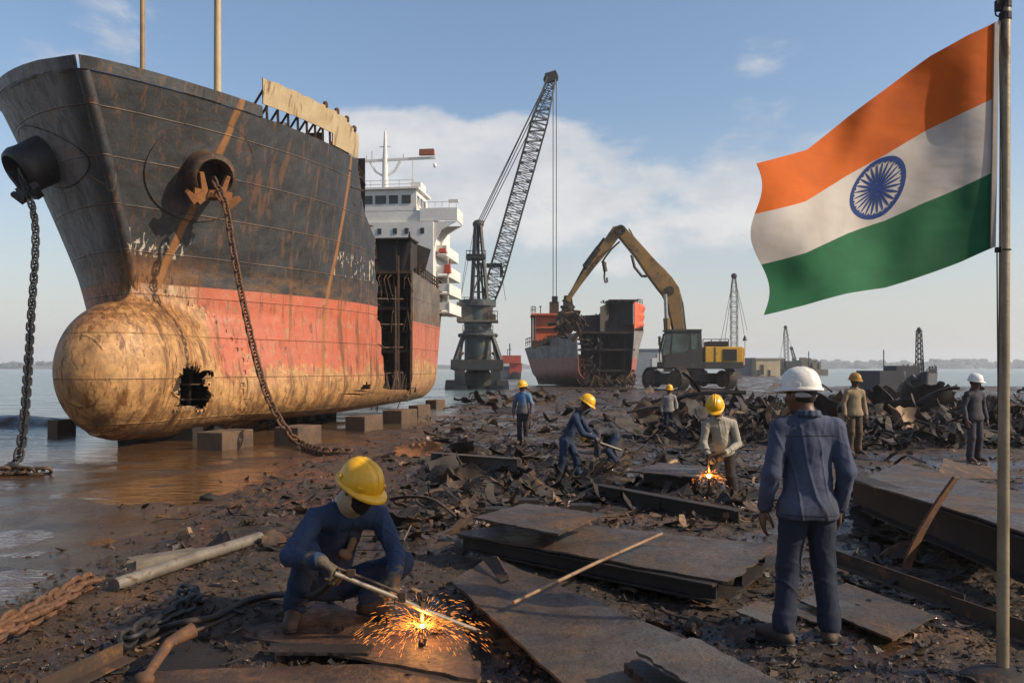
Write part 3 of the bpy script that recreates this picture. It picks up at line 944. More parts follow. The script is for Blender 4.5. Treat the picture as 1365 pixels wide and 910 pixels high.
# hawse pipes
def find_s(px, z, side):
    best = None
    for k in range(400):
        s = stem(z) + .05 + k * .02
        q = proj(SW((side * hbre(s, z, side), s, z)))
        e = abs(q[0] - px)
        if best is None or e < best[0]: best = (e, s)
    return best[1]
HAW = {}
for side, px, z in ((1, 272, 7.15), (-1, 62, 7.3)):
    s = find_s(px, z, side)
    p = Vector((side * hbre(s, z, side), s, z))
    dz = Vector((side * hbre(s, z + .3, side), s, z + .3)) - p
    ds = Vector((side * hbre(s + .3, z, side), s + .3, z)) - p
    nrm = dz.cross(ds) if side < 0 else ds.cross(dz)
    if nrm.x * side < 0: nrm = -nrm
    nrm.normalize()
    # doubler plate lies along the shell
    A = np.zeros((13, 49, 3))
    for i in range(13):
        for q in range(49):
            a = 2 * PI * q / 48; r = (1.35 if side > 0 else .8) * i / 12
            zz = z + .05 + r * math.sin(a); ss = s + r * 1.05 * math.cos(a)
            zz = min(zz, 8.8); bb = hbre(ss, zz, side)
            A[i, q] = (side * (bb + .03), ss - .015, zz)
    if side < 0: A = A[:, ::-1]
    MB().gridpts(A).build('doubler_plate', MT['hull'], ship, True, True)
    MB().tube([tuple(A[12, q]) for q in range(49)], .008, 6, False).build('weld_bead', MT['rust'] if side > 0 else MT['rust_dark'], ship, True, True)
    ax = (nrm + Vector((.22, -.55, -.20)) if side > 0 else nrm + Vector((-.1, -.3, -.35))).normalized()
    mb = MB()
    mb.lathe([(-.6, .66), (.50, .62), (.72, .64), (.86, .58), (.90, .50), (.80, .43), (-.3, .40)], p, ax, 28)
    hp = mb.build('hawse_pipe', MT['rust'] if side > 0 else MT['black_steel'], ship, True, True)
    mb = MB(); mb.lathe([(.15, .42), (.15, 0)], p, ax, 20)
    mb.build('pipe_mouth', MT['black_steel'], hp, False, True)
    # anchor flukes wedged under the mouth
    ss_, dd_, uu_ = frame(ax)
    mb = MB(); c = p + ax * .86
    for k in (-1, 1):
        a = c + ss_ * (.15 * k) - uu_ * .38; b2 = c + ss_ * (.44 * k) - uu_ * .66 + ax * .05; e = c + ss_ * (.72 * k) - uu_ * .42 + ax * .12
        mb.bar(a, b2, .26, .22, ax, .24, .2); mb.bar(b2, e, .24, .2, ax, .10, .12)
        mb.bar(c + ss_ * (.36 * k) + uu_ * .1, c + ss_ * (.2 * k) - uu_ * .5, .1, .14, ax, .18, .2)
    mb.bar(c - uu_ * .42 - ss_ * .5, c - uu_ * .42 + ss_ * .5, .18, .18, ax)
    an = mb.build('anchor', MT['rust_orange'] if side > 0 else MT['black_steel'], ship, False, True)
    HAW[side] = SW(p + ax * .80 - uu_ * .05)
# inside of the cut: decks, frames, bulkheads
mb = MB()
for z, s1 in ((2.4, 10.3), (4.6, 9.9), (6.9, 9.0)):
    A = np.zeros((15, 2, 3))
    for i in range(15):
        s = 2.6 + (s1 - 2.6 - .25) * i / 14
        A[i, 0] = (-hbre(s, z, -1) + .06, s, z); A[i, 1] = (hbre(s, z, 1) - .06, s, z)
    mb.gridpts(A, .05)
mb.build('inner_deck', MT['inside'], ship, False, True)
mb = MB()
for s in (1.2, 5.2, 8.6):
    for z in np.arange(.3, 8.9, .5):
        wz = min(hbre(s, z, 1), hbre(s, z + .5, 1)) - .06; wp = min(hbre(s, z, -1), hbre(s, z + .5, -1)) - .06
        if wz > .1: mb.box(((wz - wp) / 2, s, z + .25), (wz + wp, .03, .498))
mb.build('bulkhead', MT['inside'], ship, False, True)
mb = MB()   # frames seen through the side openings
for s0, s1, z0, z1 in ((1.2, 3.0, .5, 1.9), (8.2, 9.5, .55, 1.3)):
    for z in np.arange(z0, z1, .42):
        for a_, b_ in ((s0, (s0 + s1) / 2), ((s0 + s1) / 2, s1)):
            mb.bar((hbre(a_, z, 1) - .12, a_, z), (hbre(b_, z, 1) - .12, b_, z), .16, .03)
    for s in np.arange(s0, s1, .5):
        mb.bar((hbre(s, z0, 1) - .22, s, z0), (hbre(s, z1, 1) - .22, s, z1), .12, .05, (1, 0, 0))
mb.build('hull_frame', MT['frame'], ship, False, True)
# ragged frames along the cut edge
mb = MB()
for z in np.arange(1.2, 8.6, .52):
    e = hull_cut(z); x = hbre(e - .3, z, 1)
    l = random.uniform(.15, .55)
    mb.bar((x - .10, e - .9, z), (x - .10 + random.uniform(-.15, .12), e + l, z + random.uniform(-.18, .1)), .14, .025)
    if random.random() < .6: mb.bar((x - .1, e + l * .6, z), (x - .16 + random.uniform(-.2, .1), e + l, z - random.uniform(.2, .7)), .06)
for k in range(26):
    z = random.uniform(.7, 1.1); s = random.uniform(10.8, 15.6); x = 3.75
    mb.bar((x - .1, s, z - .2), (x + random.uniform(-.5, .1), s + random.uniform(-.3, .3), z + random.uniform(.15, .9)), .05, .03)
for k in range(9):   # torn plates hanging in the gap
    z = random.uniform(3.2, 6.8); s = hull_cut(z) + random.uniform(0, .35); x = 3.7
    c = Vector((x, s, z)); w = random.uniform(.25, .5)
    mb.plate([c, c + Vector((-.2, w, .05)), c + Vector((-.3, w * .9, -w)), c + Vector((.02, .1, -w * .8))], .02, (1, 0, 0))
mb.build('torn_frame', MT['frame'], ship, False, True)
# --- after part: side, cut face, stern
S1, S2 = 15.6, 28.2
ZM = 6.05
def habre(s, z):
    B = 3.95
    e = 21.0 + .0 * z
    if s > e:
        q = (s - e) / (S2 + .6 - e + (z - ZM) * .55)
        B *= max(0, 1 - min(max(q, 0), 1) ** 2.3) ** .8
    r = min(1.25, B)
    if z < Z0 + r:
        q = 1 - (z - Z0) / r
        B -= r * (1 - math.sqrt(max(0, 1 - q * q)))
    return max(B, 0.02)
def asheer(s):
    return ZM - .05 * (s - S1) + 1.15 * float(sstep(23.4, 24.4, s)) + .4 * float(sstep(24.4, 27.5, s))
for side in (1, -1):
    A = np.zeros((41, 81, 3))
    for j in range(41):
        for i in range(81):
            v_ = j / 40
            s_top = S2 + .4
            s = S1 + (s_top - S1) * i / 80
            z = Z0 + (asheer(s) - Z0) * v_
            s_lim = S1 + (s_top - 4.6 * (1 - v_) ** 1.2 - S1) * i / 80   # counter stern overhangs
            A[j, i] = (side * habre(s_lim + 4.6 * (1 - v_) * (i / 80) * .5, z), s_lim, z)
    if side < 0: A = A[:, ::-1]
    MB().gridpts(A[::-1], .03).build('stern_side', MT['hull_aft'], ship, True, True)
mb = MB()
mb.box((0, S2 - .15, 4.6), (1.8, .1, 3.0))
mb.build('transom', MT['hull'], ship, False, True)
mb = MB()      # section seen in the cut: floors, decks, bulkhead
w = 3.9
mb.box((0, S1 + 1.1, 3.5), (2 * w - .1, .04, 5.6))
for z in (.9, 2.5, 4.4): mb.box((0, S1 + .62, z), (2 * w - .12, .9, .04))
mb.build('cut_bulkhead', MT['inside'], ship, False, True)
mb = MB()
for x in np.arange(-3.6, 3.9, .6): mb.bar((x, S1 + .5, .3), (x, S1 + .5, 6.0), .05, .2, (0, 1, 0))
for z in (.9, 2.5, 4.4, 6.0): mb.bar((-3.85, S1 + .14, z + .03), (3.85, S1 + .14, z + .03), .05, .13)
for z in (1.7, 3.4, 5.2): mb.bar((-3.8, S1 + .9, z), (3.8, S1 + .9, z), .12, .04)
for k in range(16):
    x = random.uniform(1.2, 3.8); z = random.choice((.9, 2.5, 4.4, 5.9))
    mb.tube([(x, S1 + .1, z), (x + random.uniform(-.1, .1), S1 - .15, z - .2), (x + random.uniform(-.3, .3), S1 - .1, z - random.uniform(.4, 1.2))], .025, 5)
mb.bar((3.86, S1 - .05, .6), (3.9, S1 - .05, 6.0), .12, .05)
mb.bar((3.5, S1 - .7, .4), (3.55, S1 - .9, 6.6), .09, .09); mb.bar((3.7, S1 - 1.9, .5), (3.65, S1 - 1.8, 5.2), .06, .06)
mb.bar((2.9, S1 - 2.4, .4), (2.9, S1 - 2.3, 4.6), .07, .07)
for z in (1.5, 2.6, 3.6, 4.7): mb.bar((1.5, S1 - 2.3, z), (3.6, S1 - .3, z + .1), .06, .05)
mb.build('cut_frame', MT['frame'], ship, False, True)
mb = MB()       # standing block of hold structure above the cut
mb.box((1.6, S1 + .5, 6.75), (4.2, .06, 1.6)); mb.box((3.72, S1 + 1.1, 6.7), (.05, 1.3, 1.55))
mb.box((1.6, S1 + .9, 7.52), (4.5, 1.5, .07)); mb.box((-.5, S1 + 1.1, 6.7), (.05, 1.3, 1.55))
mb.plate([(3.7, S1 + 1.8, 7.5), (4.35, S1 + 1.9, 7.25), (4.1, S1 + 1.85, 6.3), (3.7, S1 + 1.8, 5.9)], .05, (0, 1, 0))
mb.plate([(3.72, S1 + .4, 7.9), (3.8, S1 + .42, 7.2), (3.4, S1 + .4, 6.2), (3.3, S1 + .4, 6.3)], .06, (0, 1, 0))
for x in (.2, 1.2, 2.2, 3.1): mb.bar((x, S1 + .42, 5.9), (x, S1 + .42, 7.5), .06, .1)
mb.build('hatch_coaming', MT['dark_hull'], ship, False, True)
mb = MB()
A = np.zeros((15, 2, 3))
for i in range(15):
    s = S1 + .3 + (S2 - S1 - .8) * i / 14; z = ZM - .05 * (s - S1) - .06
    A[i, 0] = (-habre(s, z) + .05, s, z); A[i, 1] = (habre(s, z) - .05, s, z)
mb.gridpts(A, .05).build('main_deck', MT['dark_hull'], ship, False, True)
mb = MB()
railing(mb, [(habre(s, asheer(s)) - .05, s, asheer(s)) for s in np.linspace(S1 + 1.5, 23.4, 6)], .5, .05, 3, 3)
mb.build('deck_rail', MT['frame'], ship, False, True)
# superstructure
HS = 20.8
mb = MB()
mb.box((0, HS + 2.2, 7.55), (7.5, 4.4, 4.5)); 
mb.box((0, HS + 2.3, 10.1), (7.3, 4.2, .62))
house = mb.build('deckhouse', MT['white'], ship, False, True)
mb = MB(); mb.box((-.2, HS + 1.5, 10.93), (6.1, 2.6, 1.1)); mb.box((-.2, HS + 1.5, 11.53), (6.4, 2.9, .1))
mb.box((2.7, HS + 1.3, 11.7), (.5, 1.2, .5))
br = mb.build('bridge', MT['white'], ship, False, True)
for k in range(9):
    x = -2.95 + k * .66
    MB().box((x, HS + .185, 10.98), (.46 if k % 3 else .56, .03, .42)).build('window', MT['glass_dark'], br, False, True)
for k in range(3): MB().box((2.86, HS + .6 + k * .7, 10.98), (.03, .45, .42)).build('window', MT['glass_dark'], br, False, True)
for z, xs_ in ((9.35, (-1.2, -.6, .2, 1.0, 1.8, 2.4, 3.2)), (8.05, (-.6, .1, .3, 1.6, 2.9, 3.3)), (6.9, (3.2, 2.2)), (5.9, (2.9,))):
    for x in xs_:
        mb = MB(); mb.box((x, HS - .012, z), (.2, .03, .28)); mb.build('window', MT['glass_dark'], house, False, True)
mb = MB()
for side in (1,):
    mb.box((4.0, HS + .9, 10.45), (1.9, 1.6, .09)); mb.box((4.0, HS + .12, 10.15), (1.9, .06, .62)); mb.box((4.93, HS + .9, 10.15), (.06, 1.6, .62))
    pts = [(3.72, HS + .11, 9.8), (4.9, HS + .11, 9.8), (4.55, HS + .11, 9.62), (4.15, HS + .11, 9.38), (3.9, HS + .11, 9.0), (3.78, HS + .11, 8.5), (3.76, HS + .11, 8.0)]
    mb.plate(pts, .1, (0, 1, 0))
    pts = [(x, y + 1.5, z) for x, y, z in pts]; mb.plate(pts, .1, (0, 1, 0))
mb.build('bridge_wing', MT['white'], ship, False, True)
MB().box((-4.3, HS + .9, 10.1), (1.4, 1.6, .7)).build('bridge_wing', MT['white'], ship, False, True)
mb = MB()
for z, l in ((8.2, .55), (7.15, .65), (6.25, .7), (5.3, .7)):
    mb.box((3.75 + l / 2, HS + 2.4, z), (l, 3.4, .09))
    mb.box((3.75 + l - .03, HS + 2.4, z + .28), (.04, 3.4, .45))
    mb.box((3.75 + l / 2, HS + .75, z + .3), (l, .04, .4))
for z in (5.3, 6.25, 7.15): mb.bar((4.35, HS + .8, z), (4.35, HS + .8, z + 1.0), .07)
mb.build('side_gallery', MT['white'], ship, False, True)
mb = MB(); mb.box((4.1, HS + .75, 8.42), (.42, .5, .22), None, .7); mb.box((4.33, HS + .8, 7.5), (.34, .4, .42), None, .8); mb.bar((4.45, HS + .75, 7.4), (4.45, HS + .75, 8.0), .06)
mb.build('liferaft', MT['red_paint'], ship, True, True)
mb = MB(); mb.tube([(-.3, HS + 1.6, 11.5), (-.3, HS + 1.6, 14.0), (-.3, HS + 1.6, 15.6)], [.20, .15, .05], 12)
mb.bar((-2.9, HS + 1.6, 14.05), (2.4, HS + 1.6, 14.15), .13, .12)
for k in (-1, 1): mb.tube([(-.3, HS + 1.6, 13.2), (-.3 + .5 * k, HS + 1.6, 13.5), (-.3 + .8 * k, HS + 1.6, 14.0)], .06, 6)
for x, h in ((-2.5, .3), (-1.3, .25), (.7, .3), (-1.0, .5)): mb.bar((x, HS + 1.6, 14.1), (x, HS + 1.6, 14.1 + h), .06)
mb.bar((-.6, HS + 1.6, 14.8), (0, HS + 1.6, 14.8), .05)
for x in (-2.8, 2.35): mb.ell((x, HS + 1.6, 13.75), (.1, .1, .14), 8, 6)
mb.build('radar_mast', MT['white'], ship, True, True)
mb = MB(); mb.box((1.95, HS + 1.5, 14.42), (.8, .25, .3), None, .95); mb.build('radar_scanner', dirty('faded_red_canvas', (.33, .10, .05), (.24, .09, .05), None, 2, 0, .8), ship, False, True)
mb = MB()
railing(mb, [(-3.2, HS + .2, 11.55), (2.7, HS + .2, 11.55)], .4, .03, 8, 2)
railing(mb, [(3.1, HS + .15, 10.5), (4.9, HS + .15, 10.5)], .3, .03, 5, 1)
for x in (-2.6, -2.0): mb.bar((x, HS + .5, 11.5), (x, HS + .5, 12.2 + .5 * (x > -2.3)), .05)
mb.bar((2.6, HS + .5, 11.7), (2.6, HS + .5, 13.0), .04); mb.box((4.75, HS + .3, 10.85), (.5, .3, .12)); mb.bar((2.95, HS + .4, 10.5), (2.85, HS + .4, 11.05), .05)
mb.box((-2.2, HS + .6, 11.75), (.25, .25, .35))
mb.build('bridge_rail', MT['white'], ship, False, True)
for o in ship.children:
    if o.name.split('.')[0] in ('deckhouse', 'bridge', 'bridge_wing', 'side_gallery', 'liferaft', 'bridge_rail'): o.location.z = -.68
    if o.name.split('.')[0] in ('radar_mast', 'radar_scanner'): o.location = (1.15, 0, -1.45)
# --- keel blocks
MT['block'] = dirty('concrete_keel_block', (.115, .068, .036), (.065, .040, .024), (.05, .034, .026), 1.6, .4, .85, 0, .01, 16)
def block(name, px0, px1, pyt, pyb, label, dep=1.0, rz=.12):
    c = G((px0 + px1) / 2, pyb, -.24); Y = c.y
    w = (px1 - px0) / F * Y; h = (pyb - pyt) / F * Y + .1
    mb = MB(); R = Matrix.Rotation(-rz, 3, 'Z')
    A = []
    h *= .84
    mb.box((c.x, Y + dep / 2, -.24 + h / 2 - .04), (w * .62, dep, h), R, .985)
    o = mb.build(name, MT['block'], None, loc=(c.x, Y + dep / 2, -.24))
    bv = o.modifiers.new('bev', 'BEVEL'); bv.width = .025; bv.segments = 2
    return tag(o, label, 'block', 'keel blocks under the ship')
block('keel_block', 256, 322, 574, 602, 'rusty brown keel block in brown water, nearest to the bulbous bow under the hull', 1.3, .3)
block('keel_block', 360, 420, 567, 596, 'keel block where the long chain drapes past, second from the bulbous bow', 1.2, .3)
block('keel_block', 457, 505, 553, 577, 'keel block under the shoulder of the hull below the small side hole', 1.3, .3)
block('keel_block', 507, 553, 545, 566, 'pale keel block standing under the cut gap of the ship', 1.4, .3)
block('keel_block', 545, 569, 539, 556, 'small dark keel block below the after part of the ship', 1.3, .3)
block('keel_block', 566, 592, 532, 546, 'farthest keel block, beneath the stern of the white-bridged ship', 1.2, .3)
block('keel_block', 60, 86, 558, 582, 'dark block lying in the water left behind the bulbous bow', .8, .2)
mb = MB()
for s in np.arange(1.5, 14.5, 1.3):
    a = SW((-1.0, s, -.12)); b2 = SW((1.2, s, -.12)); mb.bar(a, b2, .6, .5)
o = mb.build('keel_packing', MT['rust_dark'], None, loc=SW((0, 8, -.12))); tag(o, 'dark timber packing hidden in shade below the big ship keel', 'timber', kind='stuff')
# ================= CHAINS =================
def link_mesh(L, Wd, r, n=14, m=6):
    pts = []
    for k in range(n):
        a = 2 * PI * k / n
        x = Wd / 2 * math.sin(a); y = (L - Wd) / 2 * (1 if math.cos(a) > 0 else -1) + Wd / 2 * math.cos(a)
        if abs(math.cos(a)) < .25: y = (L - Wd) / 2 * math.cos(a) / .25 + Wd / 2 * math.cos(a)
        pts.append((x, y, 0))
    pts.append(pts[0]); pts_ = pts
    return MB().tube(pts_, r, m, False)
def chain(name, path, L, Wd, r, mat, label, cat='chain', maxn=100, jit=.12):
    path = [Vector(p) for p in path]
    # resample
    dense = []
    for i in range(len(path) - 1):
        p0 = path[max(i - 1, 0)]; p1 = path[i]; p2 = path[i + 1]; p3 = path[min(i + 2, len(path) - 1)]
        for k in range(20):
            t = k / 20
            dense.append(.5 * ((2 * p1) + (p2 - p0) * t + (2 * p0 - 5 * p1 + 4 * p2 - p3) * t * t + (3 * p1 - p0 - 3 * p2 + p3) * t ** 3))
    dense.append(path[-1])
    step = L - 2 * r * 1.9
    out = [dense[0]]; acc = 0
    for a, b in zip(dense, dense[1:]):
        seg = (b - a).length; pos = 0
        while acc + seg - pos >= step:
            pos += step - acc; acc = 0
            out.append(a.lerp(b, pos / seg))
        acc += seg - pos
    root = empty(name, path[-1], label, cat)
    src = None
    for i, (a, b) in enumerate(zip(out, out[1:])):
        if i >= maxn: break
        s, d, u = frame(b - a, (0.3, -1, .25))
        ang = (PI / 4 if i % 2 else -PI / 4) + random.uniform(-jit, jit)
        s2 = s * math.cos(ang) + u * math.sin(ang); u2 = s2.cross(d)
        if src is None:
            src = link_mesh(L, Wd, r).build('chain_link', mat, root, True, True); o = src
        else:
            o = src.copy(); COL.objects.link(o); o.parent = root
        M_ = Matrix((s2, d, u2)).transposed().to_4x4()
        M_.translation = (a + b) / 2 - path[-1]
        o.matrix_local = M_
    return root
h = HAW[1]
e1 = Gt(402, 598); e2 = Gt(430, 606); e3 = Gt(470, 606)
mid = lambda px, py, Y: P(px, py, Y)
chain('anchor_chain', [h, P(301, 275, h.y - .35), P(310, 330, h.y - .5), P(330, 430, h.y - .9), P(352, 515, h.y - 1.3), P(378, 568, (h.y + e1.y) / 2 - 1.2), e1 + Vector((0, 0, .12)), e2 + Vector((0, 0, .08)), e3 + Vector((0, 0, .08))],
      .31, .17, .030, MT['chain_rust'], 'long rusty anchor chain hanging down past the red hull side to the mud')
h = HAW[-1]
f1 = Gt(18, 626); f2 = Gt(5, 632)
chain('anchor_chain', [h, P(47, 300, h.y - .6), P(41, 430, h.y - 2.0), P(34, 540, f1.y + 1.2), P(27, 600, f1.y + .3), f1 + Vector((0, 0, .1)), f2 + Vector((0, 0, .08)), f2 + Vector((-.9, -.1, .06))],
      .30, .165, .029, MT['black_steel'], 'black anchor chain hanging from the shaded port bow down into the shallow water')
a = Gt(0, 637); b2 = Gt(66, 633)
chain('mooring_chain', [a + Vector((-.3, 0, .1)), a.lerp(b2, .3) + Vector((0, .1, .12)), a.lerp(b2, .6) + Vector((0, -.05, .1)), b2 + Vector((0, 0, .08))], .26, .17, .034, MT['rust'],
      'short run of rusty chain lying on the shallows where the black chain ends')
p0 = Gt(-45, 880); p1 = Gt(60, 820); p2 = Gt(128, 782)
for k, off in ((0, Vector((0, 0, .09))), (1, Vector((.03, -.13, .06)))):
    chain('mooring_chain', [p0 + off, p0.lerp(p1, .5) + off + Vector((0, .04, .01)), p1 + off, p1.lerp(p2, .5) + off + Vector((0, .03, .01)), p2 + off + Vector((.03 - .1 * k, .02, -.02))], .185, .115, .0215, MT['chain_rust'],
          ['heavy orange rusty chain across the left foreground mud, upper strand ending at the grey pipe', 'heavy orange rusty chain across the left foreground mud, lower strand nearer the camera'][k], jit=.5)
p0 = Gt(165, 868); p1 = Gt(215, 840); p2 = Gt(262, 815); p3 = Gt(240, 800)
chain('mooring_chain', [p0 + Vector((0, 0, .07)), p1 + Vector((0, 0, .09)), p2 + Vector((0, 0, .1)), p3 + Vector((0, 0, .08))], .15, .10, .02, MT['black_steel'],
      'dark tangled chain in shadow beside the flat floor plates of the squatting worker', jit=.8)
# ================= CRANE =================
MT['crane'] = dirty('dark_crane_paint', (.045, .048, .048), (.028, .03, .031), (.085, .05, .028), .8, .35, .6, .2, .003)
MT['crane_teal'] = dirty('teal_crane_column', (.05, .075, .08), (.035, .05, .055), (.19, .12, .06), .6, .42, .6, .1, .003)
MT['crane_house'] = dirty('weathered_crane_house', (.17, .145, .11), (.12, .10, .08), (.08, .05, .03), .7, .4, .7, .1, .003)
CY = 82.0
def C(px, py, dy=0.0): return P(px, py, CY + dy)
m1 = CY / F
cr = empty('dock_crane', C(638, 517), 'tall dark level-luffing dock crane on a portal base with raised lattice jib', 'crane')
gzc = C(638, 517).z
mb = MB()
for x0 in (607, 655):
    for dy in (-1.8, 1.8):
        mb.bar(C(x0 + 6, 518, dy), C(x0 + 6, 488, dy), .95, .9, (0, 1, 0))
mb.box(C(637, 486), (4.9, 4.6, .95)); mb.box(C(637, 490), (4.6, 3.6, .5))
for x0 in (602, 670):
    for dy in (-2.2, 2.2): mb.box(C(x0, 514, dy), (1.3, 1.0, 1.1), None, .8)
mb.box(C(614, 516), (1.3, 6.4, .5)); mb.box(C(662, 516), (1.3, 6.4, .5))
mb.ell(C(637, 506, 1.0), (1.4, 1.2, 1.5))
mb.build('portal_base', MT['crane'], cr)
mb = MB()
for sx in (-1, 1):
    for dy in (-1.8, 1.8):
        mb.bar(C(637 + 31 * sx, 482, dy), C(637 + 19 * sx, 447, dy * .5), .34)
        mb.bar(C(637 + 24 * sx, 482, dy), C(637 + 20 * sx, 447, dy * .5), .2)
        mb.bar(C(637 + 19 * sx, 470, dy * .6), C(637 + 28 * sx, 479, dy), .16)
mb.ring(C(637, 447), (0, 0, 1), 1.75, .2, 20, 6)
railing(mb, [C(617, 446, -1.5), C(657, 446, -1.5)], .9, .06, 4, 2)
mb.build('brace', MT['crane'], cr)
mb = MB()
mb.lathe([(0, 1.2), (.2, 1.3), (2.6, 1.25), (2.7, 1.42), (2.95, 1.42), (3.0, 1.3), (5.2, 1.42), (5.3, 1.75), (5.9, 1.75)], C(637, 482), (0, 0, 1), 24)
mb.build('column', MT['crane_teal'], cr, True)
mb = MB()
mb.box(C(630, 416), (2.9, 2.6, 1.75)); mb.box(C(650, 417), (1.0, 2.2, 1.5)); mb.box(C(637, 428.5), (3.9, 2.9, .18))
mb.box(C(656, 424), (.7, 1.2, .7))
mb.build('machinery_house', MT['crane_house'], cr)
mb = MB()
railing(mb, [C(650, 428, -1.4), C(663, 428, -1.4), C(663, 428, 1.4)], .95, .06, 3, 2)
railing(mb, [C(612, 404, -1.2), C(640, 404, -1.2)], .55, .06, 4, 2)
mb.build('handrail', MT['crane'], cr)
mb = MB()
for dy in (-1, 1):
    mb.bar(C(628.5, 405, dy * 1.1), C(634, 300, dy * .25), .30)
    mb.bar(C(650, 405, dy * 1.1), C(640.5, 300, dy * .25), .26)
for t in (.15, .35, .5, .78):
    a = C(628.5, 405, -1.1 + .85 * t).lerp(C(634, 300, -.25), t); b = C(650, 405, -1.1).lerp(C(640.5, 300, -.25), t)
    mb.bar(a, b, .14)
mb.bar(C(629, 395, -1), C(645, 350, -.7), .12); mb.bar(C(648, 395, -1), C(633, 350, -.7), .12)
mb.tube([C(638, 402, -.3), C(637, 300, -.1)], .16, 6)
mb.bar(C(644, 398, -.5), C(641, 350, -.5), .2)
mb.ell(C(637.5, 299), (.55, .5, .45)); mb.bar(C(632, 297), C(644, 297), .3, .3); mb.bar(C(641, 301), C(645, 295), .16)
mb.build('tower', MT['crane'], cr)
mb = MB(); mb.box(C(634.5, 345), (1.85, 2.2, .14)); mb.box(C(634.5, 342), (1.7, 1.9, .3))
railing(mb, [C(621.5, 344.5, -1.1), C(647.5, 344.5, -1.1)], .75, .06, 5, 2)
railing(mb, [C(621.5, 344.5, 1.1), C(647.5, 344.5, 1.1)], .75, .06, 5, 2)
mb.build('tower_platform', MT['crane'], cr)
mb = MB()
j0 = C(650, 408); j1 = C(735, 106)
mb.lattice(j0, j1, .9, .8, 44, .115, .062, (0, 1, 0), 1.5)
mb.build('jib', MT['crane'], cr)
mb = MB(); mb.box(C(735, 103), (1.1, .7, .85), Matrix.Rotation(-.3, 3, 'Y')); mb.ell(C(739.5, 102), (.35, .3, .5)); mb.bar(C(728, 106), C(741, 99), .3)
mb.ell(C(729, 106), (.35, .3, .4)); mb.build('jib_head', MT['black_steel'], cr)
mb = MB(); mb.box(C(659, 354), (1.5, 1.2, .3)); mb.box(C(668.5, 362), (.3, .3, 1.0)); mb.bar(C(668.5, 357), C(660, 354), .1); mb.build('jib_winch', MT['crane'], cr)
for a, b in (((636, 298, -.3), (729, 108, -.3)), ((641, 298, .3), (732, 110, .3)), ((638, 299, -.1), (727, 112, -.1)), ((644, 298, .1), (733, 120, .1))):
    MB().tube([C(*a), C(*b)], .042, 4).build('stay_cable', MT['rope'], cr)
for a, b in (((633, 300), (613, 404)), ((621, 346), (610, 425)), ((669, 366), (674, 400))):
    MB().tube([C(*a), C(*b)], .022, 4).build('stay_cable', MT['rope'], cr)
for px in (737.3, 741.6):
    MB().tube([C(px, 108), C(px, 396)], .04, 4).build('hoist_cable', MT['rope'], cr)
mb = MB(); mb.box(C(739.5, 399), (.55, .35, .6)); mb.ring(C(739.5, 406), (0, 1, 0), .25, .07, 12, 5, 1.5 * PI)
mb.build('hook_block', MT['black_steel'], cr)
# ================= WRECK BEING CUT =================
MT['orange'] = dirty('orange_ship_paint', (.62, .115, .03), (.48, .08, .024), (.12, .045, .02), 1.0, .36, .6, 0, .003, 14, streak=True)
MT['wreck'] = hull_paint('wreck_hull_paint', 2.9, .9, (.13, .125, .12), (.30, .075, .05), (.10, .065, .045), False, False, 1.15)
WY = 86.0
def WK(px, py, dy=0.0): return P(px, py, WY + dy)
wr = empty('half_cut_wreck', Vector(WK(790, 515)), 'red and grey half of a ship with blackened open cross section and orange deckhouse', 'ship')
zb = -.15
def lerp3(a, b, t): return Vector(a).lerp(Vector(b), t)
# port side runs from its far stern (left) to the near cut edge
def wside(px_cut, px_far, ycut, yfar, top_cut, top_far, flare):
    A = np.zeros((25, 31, 3))
    for j in range(25):
        v_ = j / 24
        for i in range(31):
            u = i / 30
            Y = ycut + (yfar - ycut) * u
            px = px_cut + (px_far - px_cut) * u ** .92
            x = (px - 682.5) / F * Y
            zt = 1.8 - (top_cut + (top_far - top_cut) * u - 490) / F * Y
            z = zb + (zt - zb) * v_
            tuck = (1 - min(v_ / .33, 1)) ** 2.2
            x += flare * (1 - v_) * (.3 + .9 * u ** 3) + np.sign(flare) * 2.3 * tuck
            A[j, i] = (x, Y, z)
    return A
A = wside(769, 700, 84.0, 100.0, 443, 464, 1.1)
MB().gridpts(A[:, ::-1], .06).build('hull_side', MT['wreck'], wr, True)
A = wside(845, 858, 85.0, 92.0, 441, 440, -1.4)
MB().gridpts(A, .06).build('hull_side', MT['wreck'], wr, True)
# far side closes the stern
A = np.zeros((9, 3, 3))
for j in range(9):
    v_ = j / 8
    for i in range(3):
        u = i / 2
        a = WK(700, 466, 14); z = zb + (a.z - zb) * v_ * (1 - .25 * u)
        A[j, i] = (a.x + 1.6 * (1 - v_) * (1 - u) + (WK(838, 466, 6).x - a.x) * u - 3.5 * u * (1 - v_), 100 - 5 * u, z)
MB().gridpts(A, .06).build('stern_plate', MT['wreck'], wr)
# open section
mb = MB()
q = lambda px, py, dy=0: P(px, py, 85.4 + dy)
mb.plate([q(770, 441, 4), q(846, 441, 4), q(846, 512, 4), q(785, 516, 4)], .05, (0, 1, 0))
for py in (442, 466, 494, 507):
    a, b = q(771 + max(0, (py - 470) * .25), py), q(846, py)
    c_ = (a + b) / 2; mb.box(c_ + Vector((0, 2, 0)), ((b - a).x, 4.0, .08))
mb.build('inner_deck', MT['inside'], wr)
mb = MB()
for py in (443, 466, 494, 507): mb.bar(q(771 + max(0, (py - 470) * .25), py, -.1), q(846, py, -.1), .12, .22)
for px in np.arange(775, 846, 7.7): mb.bar(q(px, 443, 3.7), q(px + 1, 512, 3.7), .18, .2, (0, 1, 0))
for px in (784, 800, 833, 841): mb.bar(q(px, 442, .1), q(px, 510, .1), .14, .14)
for py in (452, 458, 478, 486): mb.bar(q(768, py), q(789, py + 1), .16, .2); 
mb.bar(q(789, 452), q(789, 495), .12)
